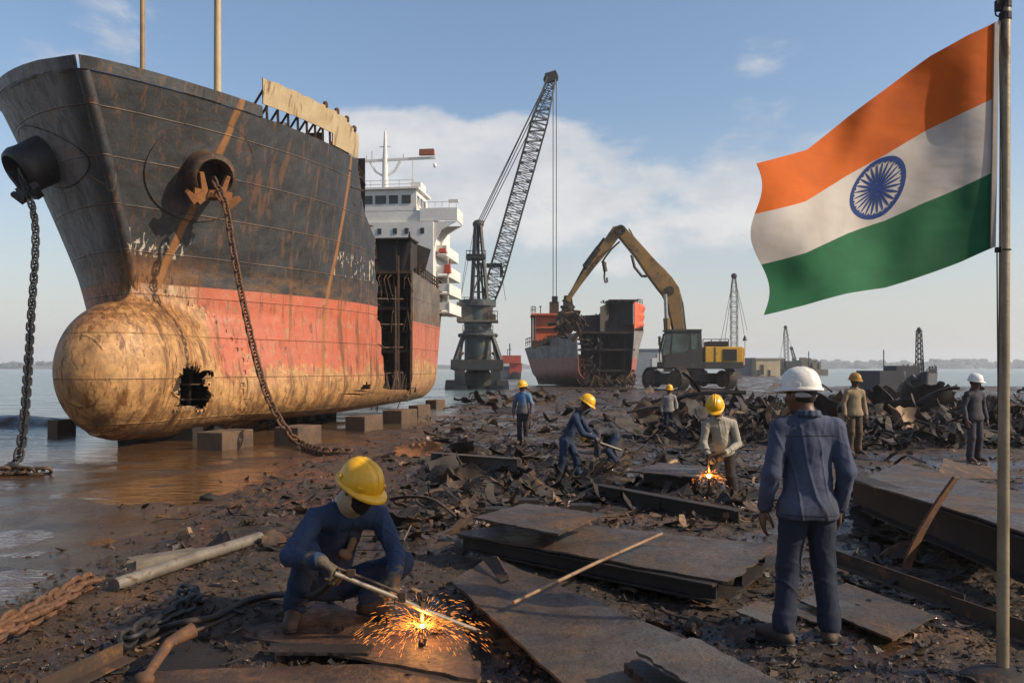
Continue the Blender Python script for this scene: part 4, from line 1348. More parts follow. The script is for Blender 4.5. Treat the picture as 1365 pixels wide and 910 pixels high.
for k in range(26):
    px = random.uniform(772, 800); py = random.uniform(445, 510)
    mb.bar(q(px, py, -.2), q(px + random.uniform(-5, 6), py + random.uniform(-2, 7), -.4), .10)
mb.build('cut_frame', MT['rust_dark'], wr)
mb = MB()
for k in range(60):
    px = random.uniform(775, 850); c_ = q(px, 513 + random.uniform(-4, 4), -1 + random.uniform(-1, 1))
    mb.bar(c_, c_ + Vector((random.uniform(-.8, .8), random.uniform(-.4, .4), random.uniform(.1, 1.1))), random.uniform(.08, .3), .06)
mb.build('fallen_scrap', MT['frame'], wr)
mb = MB()   # dark raised block on the right and wall between
def wallq(p0, p1, ytop0, ytop1, ybot, th=.1, d0=0, d1=0):
    mb.plate([q(p0, ytop0, d0), q(p1, ytop1, d1), q(p1, ybot, d1), q(p0, ybot, d0)], th, (0, 1, 0))
wallq(769, 802, 421, 419, 443, .1, 1.5, 1.5)
wallq(800, 812, 409, 403, 443, .1, .2, 1.0); wallq(812, 824, 403, 404, 432, .1, 2.4, 2.4); wallq(824, 844, 404, 401, 434, .1, 2.2, .2)
mb.box(q(828, 402, 2.6), (3.0, 4.4, .12)); wallq(801, 846, 432, 432, 443, .1, .8, .8)
for k in range(14):
    px = random.uniform(772, 846); yt = 420 if px < 800 else 402
    mb.bar(q(px, yt + 2, .6), q(px + random.uniform(-1, 1), yt - random.uniform(0, 3), .6), .16, .1)
for px in (824, 834): mb.bar(q(px, 403, .3), q(px, 399, .3), .12)
mb.build('cut_superstructure', MT['dark_hull'], wr)
mb = MB(); A = np.zeros((9, 9, 3)); kp = np.ones((8, 8), bool)
for j in range(9):
    for i in range(9):
        u = i / 8; v_ = j / 8
        rag = 1.2 * math.sin(j * 2.1) * u
        p = P(844.5 + (14 + rag) * u - 2.0 * u * (1 - v_), (402 + 5 * u) * v_ + (438 - 2 * u) * (1 - v_), 85.2 + 5 * u)
        A[j, i] = p
MB().gridpts(A, .1).build('side_house', MT['orange'], wr)
mb = MB()
for k in range(8): mb.bar(P(847 + k * 1.4, 441, 86 + k * .5), P(847 + k * 1.4, 435 - (k % 3), 86 + k * .5), .1)
railing(mb, [P(850, 405, 88), P(856, 406, 90)], .5, .07, 2, 2)
mb.build('rail_stub', MT['frame'], wr)
def wbox(px0, px1, y0, y1, Y, dep, nm, mat):
    a = P(px0, y0, Y); b = P(px1, y1, Y)
    mb = MB(); mb.box(((a.x + b.x) / 2, Y + dep / 2, (a.z + b.z) / 2), (b.x - a.x, dep, a.z - b.z)); return mb.build(nm, mat, wr)
wbox(714, 762, 420, 459, 93, 4.2, 'orange_deckhouse', MT['orange'])
wbox(708, 757, 417.5, 420, 92.5, 5, 'house_roof', MT['orange'])
wbox(733, 745, 402, 418, 95, 1.4, 'funnel', MT['rust'])
wbox(716, 756, 437, 438.6, 92.8, .3, 'gallery', MT['frame'])
mb = MB()
for x in (709, 712): mb.bar(P(x, 420, 93), P(x, 462, 93), .2)
railing(mb, [P(701, 462, 99), P(709, 460, 97)], .9, .08, 3, 2)
railing(mb, [P(708, 417, 93), P(714, 417, 93)], .7, .07, 3, 2)
mb.bar(P(720.5, 417, 94), P(720.5, 408, 94), .1); mb.bar(P(718.5, 409, 94), P(722, 408, 94), .1)
for x in np.arange(712, 762, 5): mb.box(P(x, 459.5 - (x - 712) * .28, 92), (.5, .3, random.uniform(.5, 1.1)))
mb.build('deck_fitting', MT['frame'], wr)
mb = MB()
a = P(738, 396, 85); 
# ================= EXCAVATOR =================
MT['yellow'] = dirty('excavator_yellow', (.60, .34, .03), (.46, .25, .028), (.10, .06, .03), .8, .3, .5, 0, .003, 14)
MT['boom_yellow'] = dirty('grimy_boom_yellow', (.26, .145, .035), (.15, .088, .028), (.06, .04, .026), .7, .42, .55, .1, .003, 10)
MT['cab_grey'] = dirty('cab_grey_paint', (.038, .038, .035), (.025, .025, .024), (.10, .07, .045), 1.0, .3, .5)
MT['cab_glass'] = dirty('green_cab_glass', (.02, .032, .03), (.085, .13, .12), None, .8, 0, .08, 0, 0)
MT['track'] = dirty('track_steel', (.035, .028, .022), (.02, .017, .015), (.09, .06, .035), 1.2, .4, .7, .3, .006)
EY = 74.0
def E(px, py, dy=0.0): return P(px, py, EY + dy)
base = E(920, 519); base.z = gzf(base.x, base.y)
ex = empty('excavator', base, 'large yellow tracked demolition excavator reaching over the scrap with a long two-piece boom and grapple', 'excavator')
td = Vector((math.cos(1.02), -math.sin(1.02), 0)); tn = Vector((td.y, -td.x, 0)) * -1
def track(c):
    L_, R_, Wd = 4.9, .93, .95
    pts = []
    for k in range(17):
        a = -PI / 2 + PI * k / 16; pts.append(Vector((0, 0, 0)) + td * (L_ / 2 - R_ + R_ * math.cos(a)) + Vector((0, 0, R_ + R_ * math.sin(a))))
    for k in range(17):
        a = PI / 2 + PI * k / 16; pts.append(td * (-(L_ / 2 - R_) + R_ * math.cos(a)) + Vector((0, 0, R_ + R_ * math.sin(a))))
    mb = MB()
    N_ = len(pts)
    # shoes: closed band of pads
    dense = []
    for i in range(N_):
        a, b = pts[i], pts[(i + 1) % N_]; k = max(1, int((b - a).length / .25))
        dense += [a.lerp(b, t / k) for t in range(k)]
    for i in range(len(dense)):
        a, b = dense[i], dense[(i + 1) % len(dense)]
        if (b - a).length < .05: continue
        d = (b - a).normalized(); out = d.cross(tn).normalized()
        mid_ = (a + b) / 2 + c
        if (mid_ - (c + Vector((0, 0, R_)))).dot(out) < 0: out = -out
        mb.bar(a + c + d * .01, b + c - d * .01, Wd, .12, out)
        mb.bar(mid_ + out * .07 - tn * Wd * .48, mid_ + out * .07 + tn * Wd * .48, .05, .07, out)
    t = mb.build('track', MT['track'], ex)
    mb = MB()
    mb.bar(c - td * 1.7 + Vector((0, 0, R_)), c + td * 1.7 + Vector((0, 0, R_)), .6, .95)
    mb.build('track_frame', MT['track'], t)
    for s_ in (-1, 1):
        mb = MB()
        for o_ in (-1, 1):
            cc = c + td * (s_ * (L_ / 2 - R_)) + Vector((0, 0, R_)) + tn * (.36 * o_)
            mb.lathe([(-.06, .75), (.06, .75), (.07, .5), (.12, .45), (.14, .2), (.15, 0)], cc, tn * o_, 16)
        mb.build('sprocket', MT['frame'], t)
ctr = E(919, 518); ctr.z = base.z
track(ctr - tn * 2.75); track(ctr + tn * 2.75)
mb = MB(); mb.bar(ctr - tn * 2.6 + Vector((0, 0, 1.05)), ctr + tn * 2.6 + Vector((0, 0, 1.05)), 1.5, .7)
mb.bar(ctr - td * 1.1 + Vector((0, 0, 1.1)), ctr + td * 1.1 + Vector((0, 0, 1.1)), 1.8, .6)
mb.build('undercarriage', MT['track'], ex)
mb = MB(); mb.lathe([(0, 1.5), (.35, 1.5), (.36, 1.3), (.75, 1.3)], ctr + Vector((0, 0, 1.3)), (0, 0, 1), 24); mb.build('slew_ring', MT['black_steel'], ex)
zf = E(0, 489).z
mb = MB(); mb.box((E(932, 0).x, EY, zf + .15), (6.7, 3.6, .55)); mb.build('turntable', MT['cab_grey'], ex)
def ebox(px0, px1, y0, y1, dy0, dy1, nm, mat, par=ex, bev=.06):
    a = E(px0, y0); b = E(px1, y1)
    mb = MB(); mb.box(((a.x + b.x) / 2, EY + (dy0 + dy1) / 2, (a.z + b.z) / 2), (b.x - a.x, dy1 - dy0, a.z - b.z))
    o = mb.build(nm, mat, par)
    if bev: bv = o.modifiers.new('bev', 'BEVEL'); bv.width = bev; bv.segments = 2
    return o
eng = ebox(934, 983, 462.5, 486, -1.75, 1.75, 'engine_cover', MT['yellow'])
ebox(957, 975, 466, 481, -1.80, -1.76, 'vent_grille', MT['black_steel'], eng, 0)
ebox(946.5, 947.4, 463, 486, -1.79, -1.755, 'panel_gap', MT['black_steel'], eng, 0)
ebox(983.2, 986, 464, 487, -1.6, 1.6, 'counterweight', MT['yellow'])
ebox(942, 968, 455, 462, -.8, 1.2, 'exhaust_cover', MT['black_steel'])
mb = MB(); railing(mb, [E(937, 462, -1.7), E(971, 462, -1.7), E(971, 462, 1.7)], .63, .06, 3, 1); mb.build('handrail', MT['black_steel'], ex)
# cab
cabz0, cabz1 = E(0, 487).z, E(0, 441).z
def cpt(px, py, dy): return E(px, py, dy)
cabp = [(883, 486), (881.5, 468), (888, 442), (930, 441), (931.5, 486)]
mb = MB(); mb.plate([cpt(x, y, -.2) for x, y in cabp], 1.5, (0, -1, 0))
cab = mb.build('cab', MT['cab_grey'], ex)
for poly, nm in ((((897, 445), (917.5, 445), (917.5, 467), (896, 473), (895, 467)), 'side_window'), (((921, 445), (929, 445), (929, 465), (921, 466)), 'rear_window'), (((888.2, 446), (894, 446), (892, 470), (884, 474), (883.5, 468)), 'front_window')):
    MB().plate([cpt(x, y, -1.725) for x, y in poly], .03, (0, 1, 0)).build(nm, MT['cab_glass'], cab)
a, b = cpt(887.4, 444, -1.6), cpt(881.2, 468, -1.6)
MB().plate([a, b, b + Vector((0, 1.2, 0)), a + Vector((0, 1.2, 0))], .03, (-1, 0, 0)).build('front_window', MT['cab_glass'], cab)
mb = MB(); mb.box(cpt(909, 440.5, -.9), (3.0, 1.8, .16)); mb.build('cab_roof', MT['cab_grey'], cab)
mb = MB(); mb.tube([cpt(882, 484, -1.9), cpt(879, 480, -2.1), cpt(879, 452, -2.1), cpt(884, 450, -1.9)], .05, 6); mb.box(cpt(879, 454, -2.15), (.2, .1, .75)); mb.build('mirror', MT['black_steel'], cab)
mb = MB(); mb.ring(cpt(905, 478, -1.0), (.5, -1, .5), .4, .05, 14, 6); mb.box(cpt(912, 474, -1.2), (.5, .5, 1.1)); mb.build('seat', MT['black_steel'], cab)
# boom
def beam(pts, dpth, dy, name, mat, par=ex):
    """box-section boom through picture points [(px,py,height_px)]"""
    ctrs = [E(x, y, dy) for x, y, h_ in pts]
    V_ = []; F_ = []
    for i, c in enumerate(ctrs):
        d = (ctrs[min(i + 1, len(ctrs) - 1)] - ctrs[max(i - 1, 0)]).normalized()
        u = Vector((-d.z, 0, d.x)); hh = pts[i][2] / 2 * EY / F
        for su, sy_ in ((-1, -1), (1, -1), (1, 1), (-1, 1)):
            V_.append(c + u * (su * hh) + Vector((0, sy_ * dpth / 2, 0)))
    for i in range(len(ctrs) - 1):
        for k in range(4):
            k2 = (k + 1) % 4
            F_.append((i * 4 + k, i * 4 + k2, (i + 1) * 4 + k2, (i + 1) * 4 + k))
    n_ = len(ctrs) * 4
    F_.append((3, 2, 1, 0)); F_.append((n_ - 4, n_ - 3, n_ - 2, n_ - 1))
    o = MB().add(V_, F_).build(name, mat, par)
    bm_ = o.modifiers.new('bev', 'BEVEL'); bm_.width = .04; bm_.segments = 2
    return o
boom = beam([(905, 448, 13), (901, 425, 15), (898, 402, 19), (893, 388, 23), (885, 377, 24), (872, 362, 21), (853, 338, 16), (832, 314, 14), (826, 307, 14)], 1.0, .6, 'boom', MT['boom_yellow'])
mb = MB()
mb.lathe([(-.65, .45), (.65, .45), (.66, 0)], E(826, 308, .6), (0, 1, 0), 16); mb.lathe([(-.66, .3), (-.65, .45)], E(826, 308, .6), (0, 1, 0), 16)
mb.lathe([(-.62, 0), (-.61, .4), (.61, .4), (.62, 0)], E(891, 388, .6), (0, 1, 0), 12)
mb.build('boom_pin', MT['track'], boom)
mb = MB()
for o_ in (0, 2.2): mb.tube([E(838 + o_, 305 + o_, .4), E(845, 316 + o_, .4), E(862, 335 + o_, .4), E(884 + o_, 360, .4), E(902 + o_, 383, .4), E(908 + o_, 405, .4), E(912 + o_, 440, .4)], .07, 6)
mb.tube([E(842, 340, 0), E(846, 356, 0), E(856, 368, 0), E(862, 368, 0)], .14, 6)
mb.build('hydraulic_hose', MT['black_steel'], boom)
mb = MB(); mb.tube([E(831, 303, .5), E(846, 320, .5)], .12, 8); mb.tube([E(846, 322, .5), E(864, 344, .5)], .24, 8); mb.build('stick_cylinder', MT['black_steel'], boom)
for dy in (0.1, 1.1):
    mb = MB(); mb.tube([E(887, 392, dy), E(888.5, 428, dy)], .17, 8); mb.build('cylinder_rod', dirty('bright_rod', (.35, .36, .38), (.25, .26, .27), None, 3, 0, .3, .6, 0), boom)
    mb = MB(); mb.tube([E(888.5, 424, dy), E(890, 446, dy)], .3, 10); mb.build('boom_cylinder', MT['boom_yellow'], boom)
stick = beam([(830, 306, 11), (822, 308, 15), (808, 328, 14), (790, 352, 10), (772, 377, 7.5), (759, 396, 7), (756, 402, 7)], .75, .6, 'stick', MT['boom_yellow'])
mb = MB(); mb.tube([E(806, 318, .5), E(786, 345, .5), E(760, 392, .5)], [.16, .16, .1], 8); mb.tube([E(798, 330, .2), E(779, 356, .2)], .24, 8); mb.build('bucket_cylinder', MT['black_steel'], stick)
mb = MB(); mb.tube([E(826, 322, -.1), E(815, 332, -.1), E(806, 344, -.1), E(803, 350, -.1)], .09, 6); mb.bar(E(802, 348), E(808, 352), .2); mb.tube([E(805, 350), E(807, 362)], .2, 6)
mb.tube([E(806, 362), E(805.5, 370), E(807, 377), E(809.5, 376), E(809, 370)], .09, 6); mb.build('hanging_hook', MT['black_steel'], stick)
# grapple with a bite of scrap
mb = MB(); mb.box(E(757, 404, .6), (.95, .8, 1.3), None, .7); mb.lathe([(-.3, .55), (.3, .55), (.31, 0)], E(757, 412, .6), (0, 0, 1), 12)
mb.bar(E(752, 398, .6), E(764, 412, .6), .4, .5)
for sx in (-1, 1):
    for dy in (-.2, .6, 1.4):
        pts = [E(757, 413, dy), E(757 + 11 * sx, 418, dy), E(757 + 15 * sx, 430, dy), E(757 + 7 * sx, 440, dy)]
        for a, b in zip(pts, pts[1:]): mb.bar(a, b, .34, .42, (0, 1, 0))
mb.box(E(747, 425, .6), (.35, 1.8, 1.2)); 
gr = mb.build('grapple', MT['track'], ex)
mb = MB()
for k in range(70):
    c = E(762 + random.gauss(0, 7), 427 + random.gauss(0, 7), random.uniform(-.8, 1.4))
    mb.bar(c, c + Vector((random.uniform(-1, 1), random.uniform(-.6, .6), random.uniform(-1, .6))), random.uniform(.1, .5), random.uniform(.04, .12), (random.random(), 1, random.random()))
mb.build('scrap_load', MT['rust'], gr)
for a, b in (((806, 379), (803, 405)), ((808, 379), (817, 404)), ((806, 379), (809, 407))):
    pass
# ================= FAR THINGS =================
def thing_box(name, label, cat, px0, px1, y0, yb, Y, dep, mat, feats=(), group=None, roof=None):
    a = P(px0, y0, Y); b = P(px1, yb, Y); zb_ = -.3
    c = Vector(((a.x + b.x) / 2, Y + dep / 2, zb_))
    e = empty(name, c, label, cat, group)
    mb = MB(); mb.box((c.x, c.y, (a.z + zb_) / 2), (b.x - a.x, dep, a.z - zb_)); mb.build('wall', mat, e)
    s_ = Y / F
    mb = MB(); mb.box((c.x, c.y, a.z + .12), (b.x - a.x + .5, dep + .5, .25)); mb.build('roof', roof or mat, e)
    for nm, x0, x1, t0, t1, mm in feats:
        p = P(x0, t0, Y); q_ = P(x1, t1, Y)
        mb = MB(); mb.box(((p.x + q_.x) / 2, Y - .04, (p.z + q_.z) / 2), (q_.x - p.x, .12, p.z - q_.z)); mb.build(nm, mm, e)
    return e
MT['beige'] = dirty('beige_render', (.52, .42, .26), (.42, .33, .2), (.2, .14, .09), .3, .25, .85, 0, 0)
MT['bluegrey'] = dirty('blue_grey_cladding', (.20, .24, .27), (.15, .18, .2), (.1, .1, .1), .3, .2, .8, 0, 0)
MT['pale'] = dirty('pale_far_wall', (.6, .6, .58), (.45, .45, .44), None, .3, 0, .8, 0, 0)
MT['gap'] = plain('dark_opening', (.03, .03, .03), .8)
thing_box('warehouse', 'blue grey warehouse with a white front bay behind the wreck and excavator', 'warehouse', 846, 905, 466, 502, 205, 22, MT['bluegrey'],
          [('white_bay', 876, 897, 471, 495, MT['pale']), ('opening', 884, 897, 480, 500, MT['bluegrey']), ('opening', 869, 876, 477, 490, MT['pale'])])
thing_box('yard_building', 'flat-roofed beige yard building with two dark doorways left of the white helmet', 'building', 1008, 1040, 478, 503, 200, 12, MT['beige'],
          [('doorway', 1014, 1018, 486, 499, MT['gap']), ('doorway', 1024, 1027, 493, 501, MT['gap']), ('doorway', 1009, 1013, 493, 501, MT['gap'])], roof=MT['pale'])
thing_box('yard_shadow_face', 'grey box painted as the shadowed left face of the beige yard building', 'shed', 984, 1007, 478, 503, 204, 12, MT['bluegrey'])  # face of the beige building in shadow, its shade put in as grey
thing_box('harbour_shed', 'small grey box shed standing on the distant jetty', 'shed', 1072, 1089, 481, 496, 236, 6, MT['bluegrey'], roof=MT['crane'])
mb = MB()
a = P(1040, 492, 232); b = P(1104, 505, 232)
mb.box(((a.x + b.x) / 2, 238, 0.4), (b.x - a.x, 12, 2.0))
for k in range(40):
    x = random.uniform(a.x, b.x); h_ = random.uniform(.3, 2.2) if x > P(1090, 0, 232).x else random.uniform(.4, 3.2)
    mb.box((x, 233 + random.uniform(0, 6), 1.4 + h_ / 2), (random.uniform(.5, 2.5), 1, h_))
o = mb.build('jetty', MT['crane_house'], None, loc=((a.x + b.x) / 2, 238, -.3)); tag(o, 'distant cluttered jetty running out into the sea right of the beige building', 'jetty')
def far_crane(label, px, pyb, pyt, Y, w, tip=None, hookx=None, mat=None):
    e = empty('lattice_crane', P(px, pyb, Y), label, 'crane')
    mat = mat or MT['crane']
    mb = MB(); mb.lattice(P(px, pyb, Y), P(px if tip is None else tip, pyt, Y), w, w * .45, 20, w * .085, w * .05, (0, 1, 0), w)
    mb.build('jib', mat, e)
    mb = MB(); mb.ell(P(px if tip is None else tip, pyt, Y), (w * .5, w * .4, w * .5)); mb.bar(P((px if tip is None else tip), pyt, Y), P((px if tip is None else tip), pyt - 2.5, Y), w * .15); mb.build('jib_head', MT['black_steel'], e)
    mb = MB(); mb.box(P(px, pyb - 4, Y), (w * 2.2, w * 2, 9 * Y / F)); mb.build('base', mat, e)
    return e
e = far_crane('pale slender lattice crane mast standing behind the excavator counterweight', 978.5, 505, 368, 120, .85, None, None, MT['crane_house'])
Yc = 120
for a, b in (((977, 372), (958, 470)), ((977, 374), (964, 470)), ((980, 372), (992, 446)), ((981, 376), (996, 440))): MB().tube([P(*a, Yc), P(*b, Yc)], .03, 4).build('stay_cable', MT['rope'], e)
mb = MB(); mb.tube([P(993, 447, Yc), P(993, 454, Yc)], [.1, .35], 8); mb.tube([P(993, 454, Yc), P(993, 475, Yc)], .04, 4); mb.build('hook_block', MT['black_steel'], e)
e = far_crane('small dark lattice crane with short second arm on the jetty', 1049, 490, 436, 230, 1.0, 1047)
mb = MB(); mb.lattice(P(1060, 482, 230), P(1055, 464, 230), .8, .5, 8, .1, .06, (0, 1, 0)); mb.ell(P(1055, 464, 230), (.5, .4, .5)); mb.box(P(1056, 485, 230), (4.2, 3, 1.6)); mb.build('second_arm', MT['crane'], e)
for a, b in (((1047, 438), (1038, 485)), ((1047, 438), (1060, 478))): MB().tube([P(*a, 230), P(*b, 230)], .05, 4).build('stay_cable', MT['rope'], e)
for px, pt, pb, Y, lb in ((1078, 468, 484, 232, 'thin bare pole standing beside the small jetty shed'), (1178, 466, 500, 180, 'thin mast rising at the left end of the grey barge hulk')):
    mb = MB(); mb.tube([P(px, pb + 6, Y), P(px, pt, Y)], .13, 6); mb.bar(P(px - 1.2, pt + 4, Y), P(px + 1.2, pt + 4, Y), .1); o = mb.build('mast_pole', MT['crane'], None, loc=P(px, pb + 6, Y)); tag(o, lb, 'pole')
# grey barge hulk on the beach at right
BY = 58.0
bg_ = empty('barge_hulk', P(1212, 526, BY), 'grey torn remains of a barge hull standing behind the scrap heap on the right', 'barge')
MT['barge'] = dirty('grey_barge_plate', (.07, .075, .085), (.05, .053, .06), (.09, .06, .045), .6, .3, .7, .1, .004, 10)
def bq(px, py, dy=0): return P(px, py, BY + dy)
mb = MB(); mb.plate([bq(1173, 494), bq(1204, 494), bq(1213, 497, .5), bq(1213, 526, .5), bq(1173, 526)], 4.0, (0, 1, 0)); mb.build('hull_block', MT['barge'], bg_)
mb = MB(); mb.plate([bq(1214, 500, 1), bq(1238, 494, -.4), bq(1236, 529, -.4), bq(1214, 527, 1)], .1, (0, 1, 0))
mb.plate([bq(1238, 494, -.4), bq(1250, 496, 3), bq(1248, 526, 3), bq(1236.2, 529, -.4)], .1, (-1, 0, 0)); mb.build('torn_side', MT['barge'], bg_)
mb = MB(); A = np.zeros((7, 9, 3))
for j in range(7):
    for i in range(9):
        A[j, i] = bq(1199 + 19 * i / 8 + 1.2 * math.sin(j * 2), 488 + 3 * math.sin(i * 2.2) + 10 * j / 6, 1.6 + .3 * math.sin(i * 1.3 + j))
mb.gridpts(A, .08); mb.box(bq(1202, 497, 1.2), (1.6, 2, 1.0)); mb.bar(bq(1217, 500, .3), bq(1222, 506, .1), .5, .2); mb.build('torn_top', MT['barge'], bg_)
mb = MB(); mb.lattice(bq(1226, 496, 2), bq(1225, 440, 2), .42, .26, 16, .05, .03, (0, 1, 0)); mb.ell(bq(1225, 440, 2), (.15, .15, .22)); mb.bar(bq(1231, 498, 2), bq(1230, 478, 2), .08); mb.bar(bq(1234, 494, 2), bq(1243, 488, 2), .06); mb.bar(bq(1247, 496, 2), bq(1246, 486, 2), .06)
mb.build('lattice_mast', MT['crane'], bg_)
mb = MB()
for k in range(5): mb.bar(bq(1239 + k * 2.2, 497, -.3 + k * .6), bq(1239 + k * 2.2, 488 + (k % 2) * 3, -.3 + k * .6), .08)
mb.bar(bq(1238, 492, -.3), bq(1250, 493, 3), .06); mb.build('rail_stub', MT['barge'], bg_)
# small red coaster behind the crane
sh = empty('small_coaster', P(682, 506, 150), 'small distant coaster with red hull and white wheelhouse between crane and wreck', 'ship')
sY = 150
def sq(px, py, dy=0): return P(px, py, sY + dy)
mb = MB(); mb.plate([sq(664, 488), sq(696, 488), sq(694, 506), sq(664, 506)], 8, (0, 1, 0)); mb.build('hull', dirty('navy_hull', (.06, .075, .1), (.04, .05, .06), (.2, .06, .03), .5, .3, .6), sh)
mb = MB(); mb.plate([sq(679, 484, -.1), sq(696, 484, -.1), sq(695, 498, -.1), sq(679, 498, -.1)], 6, (0, 1, 0)); mb.build('bow', MT['red_paint'], sh)
mb = MB(); mb.box(sq(686, 481, 2), (1.7, 4, 1.2)); mb.build('wheelhouse', MT['pale'], sh)
mb = MB(); mb.box(sq(679, 479, 2), (4.1, 5, 1.4)); mb.box(sq(679, 475.5, 2), (3.4, 4, .3)); mb.build('deckhouse', MT['red_paint'], sh)
mb = MB(); mb.bar(sq(679.5, 476, 2), sq(679.5, 458, 2), .22); mb.bar(sq(676.5, 476, 2), sq(676.5, 465, 2), .12); mb.bar(sq(677, 466, 2), sq(682, 466, 2), .1); mb.build('mast', MT['crane'], sh)
mb = MB(); mb.lathe([(-.3, .9), (0, .95), (.1, .5), (.1, 0)], sq(687, 502, -.6), (0, -1, 0), 14); mb.build('tyre_fender', MT['black_steel'], sh, True)
# ================= PEOPLE =================
MT['skin'] = dirty('brown_skin', (.115, .052, .028), (.085, .038, .021), None, 9, 0, .5, 0, .0008, 60)
MT['hair'] = dirty('black_hair', (.008, .007, .006), (.014, .011, .009), None, 30, 0, .7, 0, .003, 120)
MT['hat_yellow'] = dirty('yellow_hard_hat', (.80, .42, .012), (.72, .36, .012), (.40, .22, .03), 7, .10, .3, 0, .0004, 60, .42)
MT['hat_ochre'] = dirty('dirty_ochre_hard_hat', (.40, .21, .02), (.33, .17, .02), (.2, .11, .03), 7, .2, .4, 0, 0)
MT['hat_white'] = dirty('white_hard_hat', (.80, .77, .72), (.72, .69, .63), (.5, .44, .36), 7, .12, .32, 0, .0004, 60, .42)
MT['boot'] = dirty('brown_work_boot', (.065, .038, .022), (.04, .025, .016), (.11, .075, .045), 9, .35, .75, 0, .002, 60)
MT['glove'] = dirty('grimy_leather_glove', (.10, .075, .045), (.06, .045, .028), (.03, .024, .018), 10, .35, .8, 0, .002, 70)
def cloth(name, c, c2=None, dirt=(.05, .04, .032), amt=.22, low=None):
    m, n, b = mat_new(name)
    v = n.coords()
    a = n.noise(v, 3.2, 6, .6)
    col = n.mix(n.range(a, .3, .7), c, c2 or tuple(x * .72 for x in c))
    w = n.noise(v, 5.5, 7, .62)
    e = .74 - .4 * amt
    col = n.mix(n.range(w, e, e + .16, 0, .75), col, dirt)
    if low is not None:   # mud and wear low on the garment
        lm, cz, span = low
        z = n.sep(n.coords(False))[2]
        col = n.mix(n.math('MULTIPLY', n.range(n.math('ADD', z, n.math('MULTIPLY', n.math('SUBTRACT', w, .5), .5)), cz + span, cz - span), .8), col, lm)
    wx = n.new('ShaderNodeTexWave'); n.set(wx.inputs['Vector'], v); wx.inputs['Scale'].default_value = 170
    n.set(b.inputs['Base Color'], col)
    b.inputs['Roughness'].default_value = .85
    b.inputs['Sheen Weight'].default_value = .02
    b.inputs['Specular IOR Level'].default_value = .25
    h = n.math('ADD', n.math('MULTIPLY', n.noise(v, 34, 5, .6), 1.0), n.math('MULTIPLY', wx.outputs[1], .04))
    n.set(b.inputs['Normal'], n.bump(h, .0025))
    return m
MT['navy'] = cloth('navy_work_shirt', (.024, .040, .080), (.013, .023, .05))
MT['navy2'] = cloth('navy_coverall', (.020, .034, .070), (.011, .020, .044))
MT['sup_blue'] = cloth('faded_indigo_shirt', (.066, .080, .125), (.038, .048, .082), (.045, .04, .045), .2, ((.030, .032, .042), .88, .10))
MT['sup_trouser'] = cloth('dark_indigo_trousers', (.020, .025, .045), (.013, .017, .032), (.03, .028, .03), .25)
MT['lightblue'] = cloth('light_blue_shirt', (.10, .19, .32), (.07, .14, .26), (.1, .075, .05), .2, ((.10, .065, .04), 1.0, .1))
MT['dark_trouser'] = cloth('dark_trousers', (.025, .022, .022), (.018, .016, .016), (.06, .045, .032), .3)
MT['offwhite'] = cloth('off_white_shirt', (.33, .30, .245), (.25, .225, .18), (.19, .15, .11), .25)
MT['grey_shirt'] = cloth('grey_work_shirt', (.24, .23, .21), (.18, .17, .155), (.1, .08, .06), .25)
MT['tan_shirt'] = cloth('tan_pullover', (.26, .19, .115), (.2, .145, .09), (.11, .08, .05), .25)
MT['brown_trouser'] = cloth('brown_trousers', (.10, .066, .040), (.07, .047, .03), (.05, .035, .022), .25)
MT['charcoal'] = cloth('charcoal_work_clothes', (.05, .048, .055), (.036, .034, .04), (.075, .055, .04), .2)
MT['tan_cloth'] = cloth('tan_face_cloth', (.42, .32, .20), (.34, .25, .15), (.2, .14, .08), .2)
MT['grey_cloth'] = cloth('grey_collar_cloth', (.42, .42, .42), (.33, .33, .34))
MT['black_cloth'] = cloth('black_mask', (.010, .010, .011), (.007, .007, .008), (.02, .018, .016), .1)
def V3(*a): return Vector(a)
def hat(parent, c, fw, up, mat, S=1.0):
    """hard hat: ribbed shell, brim and peak"""
    fw = Vector(fw).normalized(); up = Vector(up); up = (up - fw * up.dot(fw)).normalized(); rt = fw.cross(up)
    nu_, nv_ = 48, 16
    A = np.zeros((nv_ + 5, nu_ + 1, 3))
    def pt(r, a, z):
        p = Vector(c) + rt * (math.sin(a) * r[0]) + fw * (math.cos(a) * r[1]) + up * z
        return p
    for q in range(nu_ + 1):
        a = 2 * PI * q / nu_
        fr = max(0, math.cos(a))
        for j in range(nv_ + 1):
            t = (j / nv_) * PI / 2
            rr = math.cos(t) ** .82
            rx, ry = .118 * S * rr, .143 * S * rr
            z = .140 * S * math.sin(t) ** .95
            side = abs(math.sin(a) * rx)
            for r0 in (0, .034 * S):
                z += .0065 * S * math.exp(-((side - r0) / (.0075 * S)) ** 2) * min(1, j / 5) * (1 if r0 else 1.2)
            A[4 + j, q] = pt((rx, ry), a, z)
        for j, (o, z) in enumerate(((.006, -.020), (.011, -.015), (.010, -.007), (.002, .0))):
            e = o * S + (.034 * S * fr ** 2.6 if j < 3 else 0)
            dr = -.010 * S * fr
            A[j, q] = pt((.122 * S + e, .148 * S + e), a, z * S + dr * (1 if j < 3 else 0))
    o = MB().gridpts(A[:, ::-1], .004 * S).build('hard_hat', mat, parent, True, True)
    mb = MB()
    for sd in (-1, 1):
        for an in (.85, 2.0):
            p = pt((.125 * S, .151 * S), an * sd, .022 * S); d = (p - Vector(c) - up * .02 * S).normalized()
            mb.box(p, (.030 * S, .012 * S, .022 * S), Matrix((up.cross(d), d, up)).transposed())
    mb.build('slot_boss', mat, o, True, True)
    return o
